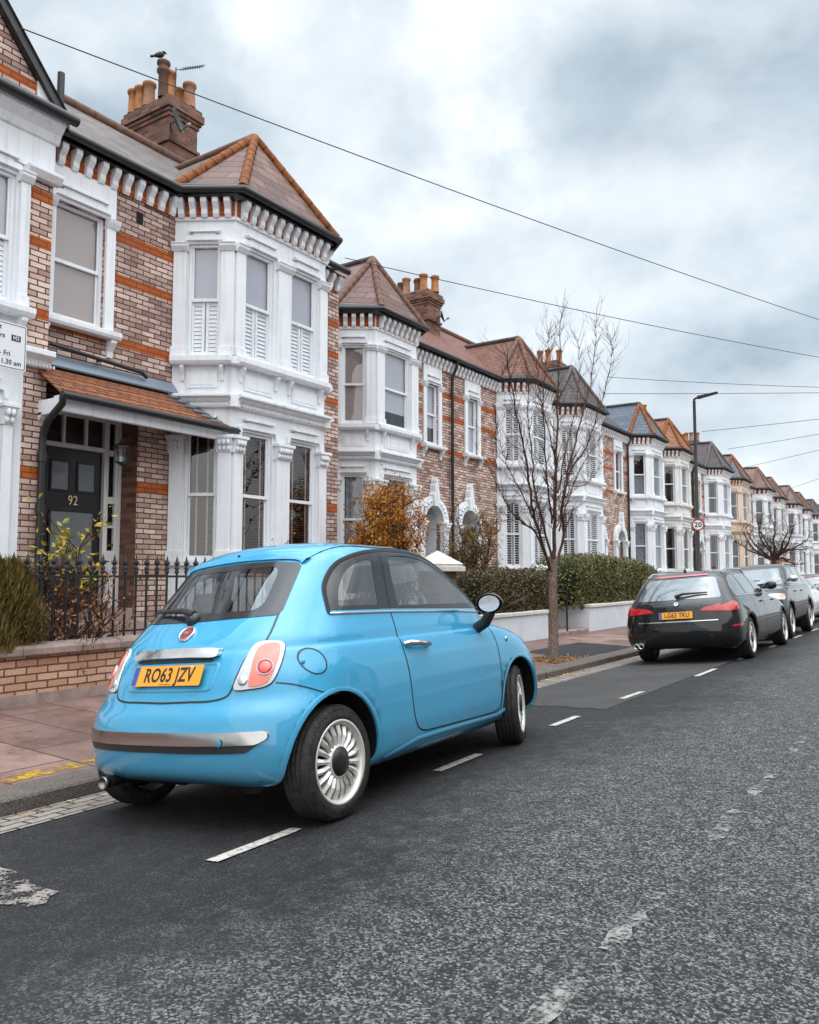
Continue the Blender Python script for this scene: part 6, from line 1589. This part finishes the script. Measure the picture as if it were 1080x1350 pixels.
sl = {'panels': [('F', hl, clear_lamp, 'headlight'), ('F', mir(hl), clear_lamp, 'headlight'), ('F', roundpoly([(-.48, .78), (-.48, .96), (.48, .96), (.48, .78)], .04, 3), ink, 'grille'), ('F', [(-.5, .965), (-.5, .985), (.5, .985), (.5, .965)], chrome, 'grille_bar'),
    ('R', [(3.02, .90), (3.02, .96), (3.2, .96), (3.2, .90)], amber_lamp, 'indicator'), ('L', [(3.02, .90), (3.02, .96), (3.2, .96), (3.2, .90)], amber_lamp, 'indicator')], 'mirror': silver, 'rail': silver}
su, cs_ = simple_car('off_road_car', 'dark off-road car with silver roof rails, nose towards the camera', darkp, SU, (-3.58, 20.4, -.06), PI, .085, .93, (.37, .25, .80), 2.62, SDLO, roundpoly([(-.66, 1.15), (-.6, 1.5), (.6, 1.5), (.66, 1.15)], .05, 3), roundpoly([(-.72, 1.17), (-.58, 1.54), (.58, 1.54), (.72, 1.17)], .05, 3), light_glass, sl, rails=(-.3, 1.3, .62), style='five', mirrors=(1.95, 1.16))
for s_ in (1,):
    b = MB(); b.tube([cs_.proj('F', -.55, 1.17, .02), cs_.proj('F', .1, 1.19, .03)], .012, plastic, 6); b.tube([cs_.proj('F', .0, 1.16, .02), cs_.proj('F', .6, 1.2, .03)], .012, plastic, 6); b.build('wiper', su)
gl2 = dict(gl); gl2['mirror'] = whitep
wc_, _c = simple_car('white_estate_car', 'white car parked beyond the dark off-road car, rear lamp towards the camera', whitep, WG, (-3.95, 23.6, -.09), .0, .085, .92, (.33, .235, .79), 2.97, WDLO, RW, FW_, refl_glass, gl2, style='five')
gl3 = dict(gl); gl3['mirror'] = darkp
dc_, _c = simple_car('dark_estate_car', 'dark grey car at the right edge, beyond the white one', darkp, WG, (-3.85, 29.6, -.08), .0, .085, .95, (.33, .235, .79), 2.97, WDLO, RW, FW_, refl_glass, gl3, rails=(-.25, 1.35, .60), style='five')

# ------------------------------------------------------------ trees, hedges, shrubs
def barkmat(name, a, b_, c_, sc=20):
    m = mat(name, rough=.9); nt = m.node_tree; q = pb(m); P = pos(nt); n = noise(nt, P, sc, 6, .7); n2 = noise(nt, P, 3, 4)
    c = ramp(nt, n, [(.32, a), (.52, b_), (.72, c_)]); c = mixc(nt, ramp(nt, n2, [(.45, (0, 0, 0)), (.7, (.6, .6, .6))]), c, tuple(x*.5 for x in b_))
    L(nt, c, q.inputs['Base Color']); bump(nt, q, n, .8, .01); return m
bark_t = barkmat('speckled_bark', (.07, .045, .035), (.17, .125, .10), (.42, .36, .31), 38)
bark_b = barkmat('brown_bark', (.035, .016, .010), (.085, .042, .028), (.18, .105, .075), 30)
bark_d = barkmat('dark_bark', (.03, .018, .018), (.06, .038, .036), (.12, .08, .07), 20)
def leafmat(name, cols, rough=.55):
    m = mat(name, rough=rough); nt = m.node_tree; b = pb(m)
    g = N(nt, 'ShaderNodeNewGeometry'); r_ = ramp(nt, g.outputs['Random Per Island'], [(i/(len(cols)-1), c) for i, c in enumerate(cols)])
    L(nt, r_, b.inputs['Base Color']); b.inputs['Subsurface Weight'].default_value = 0; return m
hedge_l = leafmat('privet_leaf', [(.02, .028, .008), (.06, .066, .014), (.13, .12, .026), (.24, .20, .055)], .4)
hedge_b = leafmat('brown_hedge_leaf', [(.02, .022, .008), (.07, .05, .016), (.14, .10, .03), (.11, .05, .025)], .45)
orange_l = leafmat('orange_leaf', [(.20, .06, .01), (.42, .17, .02), (.60, .30, .05), (.50, .17, .02), (.10, .06, .02)], .55)
mixed_l = leafmat('fading_leaf', [(.09, .07, .02), (.26, .18, .04), (.14, .05, .03), (.34, .22, .06), (.05, .04, .02)], .55)
conifer_l = leafmat('conifer_leaf', [(.04, .045, .012), (.10, .10, .03), (.22, .17, .05), (.34, .2, .06)], .6)
dry_l = leafmat('dry_leaf', [(.22, .09, .04), (.38, .20, .11), (.30, .12, .05), (.12, .05, .03)], .7)
yel_l = leafmat('yellow_leaf', [(.35, .28, .04), (.50, .38, .06), (.20, .22, .05), (.5, .3, .05)], .5)
litter_l = leafmat('fallen_leaf', [(.30, .12, .03), (.45, .22, .05), (.16, .06, .02), (.5, .36, .12)], .7)
def leaf(b, p, s, rng, m, asp=.5, up=0.0, droop=None):
    d = Vector((rng.gauss(0, 1), rng.gauss(0, 1), rng.gauss(0, 1)+up)); d.normalize() if d.length > 0 else None
    q = d.cross(Vector((rng.gauss(0, 1), rng.gauss(0, 1), rng.gauss(0, 1)))); q = q.normalized() if q.length > 1e-4 else d.orthogonal().normalized()
    n = d.cross(q)*s*.12
    b.raw([p, p+d*s*.5+q*s*asp*.5+n, p+d*s, p+d*s*.5-q*s*asp*.5+n], [(0, 1, 2, 3)], m)
def hsh(x, y, z): return .5+.5*math.sin(x*5.1+1.3*math.sin(z*4.3+y*2.1))*math.cos(y*3.7+z*5.9+x)
def twigs(b, base, d, ln, r_, rng, m, depth=0, spread=.5, up=.25, tips=None, sub=3):
    n = 5; pts = [base]; dd = Vector(d).normalized()
    for i in range(n):
        dd = (dd+Vector((rng.gauss(0, .12), rng.gauss(0, .12), rng.gauss(0, .10)+up*.12))).normalized(); pts.append(pts[-1]+dd*ln/n)
    b.tube(pts, [r_*(1-.75*i/n) for i in range(n+1)], m, 5 if depth < 1 else (4 if depth < 2 else 3), cap=False)
    if tips is not None: tips += pts[2:]
    if depth < 2:
        for k in range(sub+rng.randint(0, 1)):
            i = rng.randint(1, n); nd = (dd+Vector((rng.gauss(0, spread), rng.gauss(0, spread), rng.gauss(0, spread)+up))).normalized()
            twigs(b, pts[i], nd, ln*rng.uniform(.4, .65), r_*.5, rng, m, depth+1, spread, up, tips, sub)
# street tree
rng = random.Random(21)
base = onD(730, 868, 5.35); base.z = pavz(base.x)
t = thing('bare_street_tree', 'slim leafless street tree with pale speckled trunk at the kerb', 'tree', base)
def tp(px, D=5.35): return onD(px[0], px[1], D)-base
b = MB(); b.tube([Vector((0, 0, -.05)), Vector((0, 0, .08)), tp((730, 820)), tp((729, 770)), tp((730, 738))], [.115, .085, .072, .066, .068], bark_t, 16)
b.build('trunk', t)
limbs = [([(730, 742), (731, 700), (732, 650), (733, 600), (735, 540), (737, 480), (740, 415)], .050, 5.35, 5.3),
 ([(726, 752), (712, 705), (702, 665), (693, 600), (684, 560), (675, 510), (668, 470)], .036, 5.35, 5.0),
 ([(724, 745), (706, 702), (690, 690), (672, 672), (657, 640), (650, 612)], .026, 5.35, 5.9),
 ([(727, 735), (716, 690), (704, 640), (700, 590), (696, 545), (698, 500)], .03, 5.35, 5.6),
 ([(732, 752), (743, 705), (741, 670), (748, 625), (762, 570), (775, 520), (784, 470), (786, 425)], .036, 5.35, 5.1),
 ([(738, 700), (750, 655), (762, 625), (776, 600), (790, 578)], .02, 5.35, 5.7),
 ([(736, 650), (745, 600), (756, 550), (763, 505), (763, 450)], .02, 5.33, 5.5),
 ([(743, 660), (752, 620), (772, 592), (783, 560), (797, 520), (806, 470), (806, 448)], .022, 5.3, 4.9),
 ([(729, 690), (722, 640), (718, 580), (716, 520), (722, 470), (724, 440)], .024, 5.35, 5.0),
 ([(712, 700), (690, 655), (672, 620), (660, 590), (655, 560)], .016, 5.3, 5.1),
 ([(733, 610), (722, 560), (712, 520), (708, 480)], .014, 5.32, 5.6),
 ([(748, 640), (770, 640), (785, 625), (797, 600)], .014, 5.3, 5.5)]
for P_, r0, Da, Db in limbs:
    b = MB(); n = len(P_); pts = [tp(p, Da+(Db-Da)*i/(n-1)) for i, p in enumerate(P_)]
    S = []
    for i in range((n-1)*4+1): S.append(Vector(cr([tuple(p) for p in pts], i/4))+Vector((rng.gauss(0, .008), rng.gauss(0, .008), 0)))
    m_ = len(S); b.tube(S, [r0*.74*(1-.88*i/(m_-1)) for i in range(m_)], bark_b, 8, cap=False)
    for i in range(4, m_):
        for k_ in range(3):
            dd = (S[i]-S[i-1]).normalized(); nd = (dd*.7+Vector((rng.gauss(0, .6), rng.gauss(0, .6), .25))).normalized()
            twigs(b, S[i], nd, rng.uniform(.18, .48), max(.0042, r0*(1-.86*i/(m_-1))*.28), rng, bark_b, 1, .45, .35, None, 3)
    b.build('limb', t)
# far gnarled tree
rng = random.Random(4)
base = onD(1021, 752, 5.2); base.z = -.06
t = thing('small_far_tree', 'small spreading leafless tree with crooked dark limbs beyond the parked cars', 'tree', base)
b = MB(); b.tube([(0, 0, -.05), (.02, 0, .9), (.0, .0, 1.55), (0, .05, 1.9)], [.10, .075, .08, .085], bark_d, 12); b.build('trunk', t)
b = MB()
for k in range(12):
    a = 2*PI*k/12+rng.uniform(-.2, .2); d = Vector((math.cos(a)*.9, math.sin(a)*.9, rng.uniform(.35, 1.3))); p = Vector((0, .03, 1.85)); pts = [p.copy()]
    d = d.normalized()
    for i in range(6):
        d = (d+Vector((rng.gauss(0, .3), rng.gauss(0, .3), rng.gauss(.05, .25)))).normalized(); p = p+d*.26; pts.append(p.copy())
    b.tube(pts, [.05*(1-.8*i/6) for i in range(7)], bark_d, 6, cap=False)
    for q in pts[1:]:
        for j in range(3): twigs(b, q, Vector((rng.gauss(0, .8), rng.gauss(0, .8), rng.gauss(.45, .5)))+d*.4, rng.uniform(.3, .6), .009, rng, bark_d, 1, .6, .15, None, 4)
b.build('crown', t)
def shrub(name, label, cat, px, D, rad, zt, mleaf, mstem, nleaf, ls, seed, z0=.05, asp=.5, stems=9, clump=.4, low=.25, nst=None):
    """rad=(rx,ry) of the crown, zt crown top; stems from the ground, leaves clustered round the twig tips"""
    rng = random.Random(seed); base = onD(px[0], px[1], D); base.z = z0
    t = thing(name, label, cat, base); b = MB(); tips = []
    for k in range(stems):
        a = 2*PI*k/stems+rng.uniform(-.3, .3); r_ = rng.uniform(.05, .9); tgt = Vector((math.cos(a)*rad[0]*r_, math.sin(a)*rad[1]*r_, (zt-z0)*rng.uniform(.55, .85)))
        st = Vector((math.cos(a)*.08, math.sin(a)*.08, 0)); d = (tgt-st)
        n = 6; pts = [st+d*(i/n)+Vector((math.cos(a), math.sin(a), 0))*.25*rad[0]*math.sin(PI*i/n)*rng.uniform(-.3, 1)+Vector((rng.gauss(0, .02), rng.gauss(0, .02), 0)) for i in range(n+1)]
        b.tube(pts, [.022*(1-.7*i/n) for i in range(n+1)], mstem, 6, cap=False)
        for q in pts[2:]:
            for j in range(nst or 3): twigs(b, q, Vector((rng.gauss(0, .7), rng.gauss(0, .7), rng.gauss(.6, .4))), rng.uniform(.25, .5), .008, rng, mstem, 1, .5, .4, tips, 3)
    b.build('stems', t)
    tips = [p for p in tips if p.z > (zt-z0)*low]
    b = MB()
    for i in range(nleaf):
        p = rng.choice(tips)+Vector((rng.gauss(0, .035), rng.gauss(0, .035), rng.gauss(0, .04)))
        if hsh(p.x*1.6, p.y*1.6, p.z*1.6+seed) < clump and rng.random() < .75: continue
        leaf(b, p, ls*rng.uniform(.6, 1.3), rng, mleaf, asp, .2)
    if nleaf: b.build('leaves', t, recalc=False)
    return t
shrub('orange_shrub', 'orange-leaved shrub in front of the second house, above the blue car roof', 'shrub', (505, 745), 8.35, (.86, .85), 2.95, orange_l, bark_b, 30000, .052, 11, stems=20, low=.25, clump=.28, nst=6)
shrub('fading_shrub', 'tall twiggy shrub with sparse yellow and purple leaves before the arched doors', 'shrub', (622, 775), 8.0, (.42, .5), 2.66, mixed_l, bark_b, 9000, .042, 12, stems=15, low=.35, clump=.35, nst=4)
# bare arching stems at its foot
rng = random.Random(31); base = onD(628, 790, 7.75); base.z = .05
t = thing('bare_climber', 'bare arching stems at the foot of the twiggy shrub, beside the hedge', 'shrub', base); b = MB()
for k in range(16):
    a = rng.uniform(0, 2*PI); d = Vector((math.cos(a)*.55, math.sin(a)*.55, 1)).normalized(); p = Vector((0, 0, 0)); pts = [p.copy()]
    for i in range(8): d = (d+Vector((math.cos(a)*.05, math.sin(a)*.05, -.06))+Vector((rng.gauss(0, .1), rng.gauss(0, .1), 0))).normalized(); p = p+d*.17; pts.append(p.copy())
    b.tube(pts, [.013*(1-.6*i/8) for i in range(9)], bark_t, 5, cap=False)
b.build('stems', t)
def hedge(name, label, x0, x1, y0, y1, z0, z1, n, m, seed, rnd=.22, taper=0.0, ls=.05, core=(.012, .016, .006)):
    rng = random.Random(seed); t = thing(name, label, 'hedge', ((x0+x1)/2, (y0+y1)/2, z0)); hx, hy, h = (x1-x0)/2, (y1-y0)/2, z1-z0
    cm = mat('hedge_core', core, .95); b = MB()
    def surf(u, v, w_, s=1.0):
        # rounded box from a direction
        l = (abs(u)**4+abs(v)**4+abs(w_)**4)**.25; u, v, w_ = u/l, v/l, w_/l
        bump_ = 1+.05*math.sin(v*9+seed)+.04*math.sin(u*7+w_*6)
        wz = 1.0-taper*max(0, v)
        return Vector((u*hx*s*bump_, v*hy*s, h/2+w_*h/2*s*bump_*wz))
    vs = []; NN = 14
    for i in range(NN+1):
        for j in range(2*NN):
            th = PI*i/NN; ph = PI*j/NN; vs.append(surf(math.sin(th)*math.cos(ph), math.sin(th)*math.sin(ph), math.cos(th), .86))
    b.raw(vs, [(i*2*NN+j, i*2*NN+(j+1) % (2*NN), (i+1)*2*NN+(j+1) % (2*NN), (i+1)*2*NN+j) for i in range(NN) for j in range(2*NN)], cm, True); b.build('dark_core', t)  # solid near-black core: shade between the leaves put into its colour
    b = MB()
    for i in range(n):
        u, v, w_ = rng.gauss(0, 1), rng.gauss(0, 1), rng.gauss(0, 1); k = max(abs(u), abs(v), abs(w_))
        # even over a long box
        f = rng.random()
        if f < .62: u, v, w_ = 1, rng.uniform(-1, 1), rng.uniform(-1, 1)
        elif f < .85: u, v, w_ = rng.uniform(-1, 1), rng.uniform(-1, 1), 1
        else: u, v, w_ = rng.uniform(-1, 1), rng.choice((-1, 1)), rng.uniform(-1, 1)
        s_ = rng.uniform(.86, 1.02)+.03*hsh(u*3, v*hy*2, w_*3); p = surf(u, v, w_, s_)
        leaf(b, p, ls*rng.uniform(.6, 1.3), rng, m, .55, .3)
    b.build('foliage', t, recalc=False); return t
ya = onD(640, 780, 7.3).y; yb = onD(733, 780, 7.3).y
hedge('clipped_hedge', 'flat-topped brown-green hedge left of the bare street tree', -7.9, -7.02, ya-.9, yb-.15, .30, 1.36, 15000, hedge_b, 41, ls=.05)
yc = onD(745, 780, 7.2).y; yd = onD(868, 770, 7.2).y
hedge('rounded_hedge', 'rounded yellow-green hedge right of the bare street tree', -8.2, -7.0, yc-.2, yd+.3, .34, 1.74, 24000, hedge_l, 42, taper=.25, ls=.055)
# conifer bush at the left edge
rng = random.Random(51); base = onD(-6, 850, 7.95); base.z = .02
t = thing('conifer_bush', 'dense brown-green bush spilling over the brick wall at the left edge', 'shrub', base)
b = MB(); b.lathe([(0, .45), (.25, .5), (.42, .68), (.38, .95), (.2, 1.15), (0, 1.22)], (-.1, -.1, 0), mat('bush_core', (.015, .016, .006), .95), 16); b.build('dark_core', t)  # solid core coloured near-black for the bush's shaded inside
b = MB()
for i in range(16000):
    a = rng.uniform(0, 2*PI); z = rng.uniform(.5, 1.36); r_ = .56*math.sin(PI*min(1, (z-.05)/1.55))**.5*rng.uniform(.82, 1.12)*(1+.15*math.sin(a*5+z*6)); p = Vector((math.cos(a)*r_*.95-.1, math.sin(a)*r_*.85-.1, z))
    d = Vector((math.cos(a)*.5, math.sin(a)*.5, 1+rng.gauss(0, .3))).normalized(); q = Vector((-math.sin(a), math.cos(a), 0)); s_ = rng.uniform(.05, .11)
    b.raw([p-q*.008, p+q*.008, p+d*s_+q*.002, p+d*s_-q*.002], [(0, 1, 2, 3)], conifer_l)
    if i % 3 == 0: leaf(b, p, .03, rng, conifer_l, .4)
b.build('foliage', t, recalc=False)
shrub('rose_bush', 'leggy rose with a few yellow leaves behind the railings, before the black door', 'shrub', (88, 840), 8.15, (.26, .25), 1.95, yel_l, bark_b, 260, .085, 61, stems=6, low=.55, clump=.2, nst=1, asp=.6)
shrub('dry_shrub', 'dry pinkish-brown shrub behind the black railings', 'shrub', (95, 845), 8.0, (.62, .35), 1.25, dry_l, bark_b, 1500, .05, 62, stems=11, low=.25, clump=.3, nst=2)
shrub('window_creeper', 'thin dead stems with a few leaves before the bay window, above the car roof', 'shrub', (362, 760), 8.5, (.16, .3), 1.95, yel_l, bark_b, 70, .06, 63, stems=4, low=.6, clump=.2, nst=1)
shrub('window_sprig', 'small leafy sprig showing above the car roof near the brick strip', 'shrub', (408, 760), 8.5, (.2, .3), 1.75, yel_l, bark_b, 240, .055, 64, stems=6, low=.6, clump=.2, nst=1)
shrub('far_orange_shrub', 'orange shrub far down the street behind the small leafless tree', 'shrub', (1030, 750), 8.4, (1.1, 2.2), 2.5, orange_l, bark_b, 5000, .09, 65, stems=10, low=.3, clump=.2)
# leaf litter round the tree and in the gutter
rng = random.Random(8); b = MB()
for i in range(900):
    if i < 520: x, y = -5.32+rng.gauss(0, .2), 12.0+rng.gauss(0, .45)
    elif i < 800: x, y = -4.74+abs(rng.gauss(0, .07)), rng.choice((rng.uniform(2, 14), rng.gauss(11.5, 1.2)))
    else: x, y = rng.uniform(-7.4, -5.1), rng.uniform(3, 16)
    z = pavz(x) if x < -5.05 else (-.066 if x < -4.77 else roadz(x))
    if x < -4.77 and x > -5.05: z = -.062
    s = rng.uniform(.02, .05); a = rng.uniform(0, 2*PI); d = Vector((math.cos(a), math.sin(a), rng.uniform(-.1, .5))).normalized(); q = Vector((-math.sin(a), math.cos(a), 0)); p = Vector((x, y, z+.008))
    b.raw([p, p+d*s*.5+q*s*.3, p+d*s, p+d*s*.5-q*s*.3], [(0, 1, 2, 3)], litter_l)
o = b.build('fallen_leaves', recalc=False); tag(o, 'fallen brown leaves round the tree foot and along the kerb', 'leaves', kind='stuff')

# ------------------------------------------------------------ the other side of the street (out of frame, but it shades and is mirrored)
def copy_tree(o, parent=None):
    c = o.copy(); COL.objects.link(c)
    if parent is not None: c.parent = parent
    for ch in o.children: copy_tree(ch, c)
    return c
src = [houses[1], houses[2], houses[3], houses[2], houses[1]]
yy = -9.0
for i, h in enumerate(src):
    c = copy_tree(h); c.matrix_world = Matrix.Translation((8.6, yy+6.1, 0)) @ Matrix.Rotation(PI, 4, 'Z'); yy += 6.1
    c['label'] = 'bay-fronted terraced house across the road, out of the picture to the right'; c['group'] = 'houses across the road'
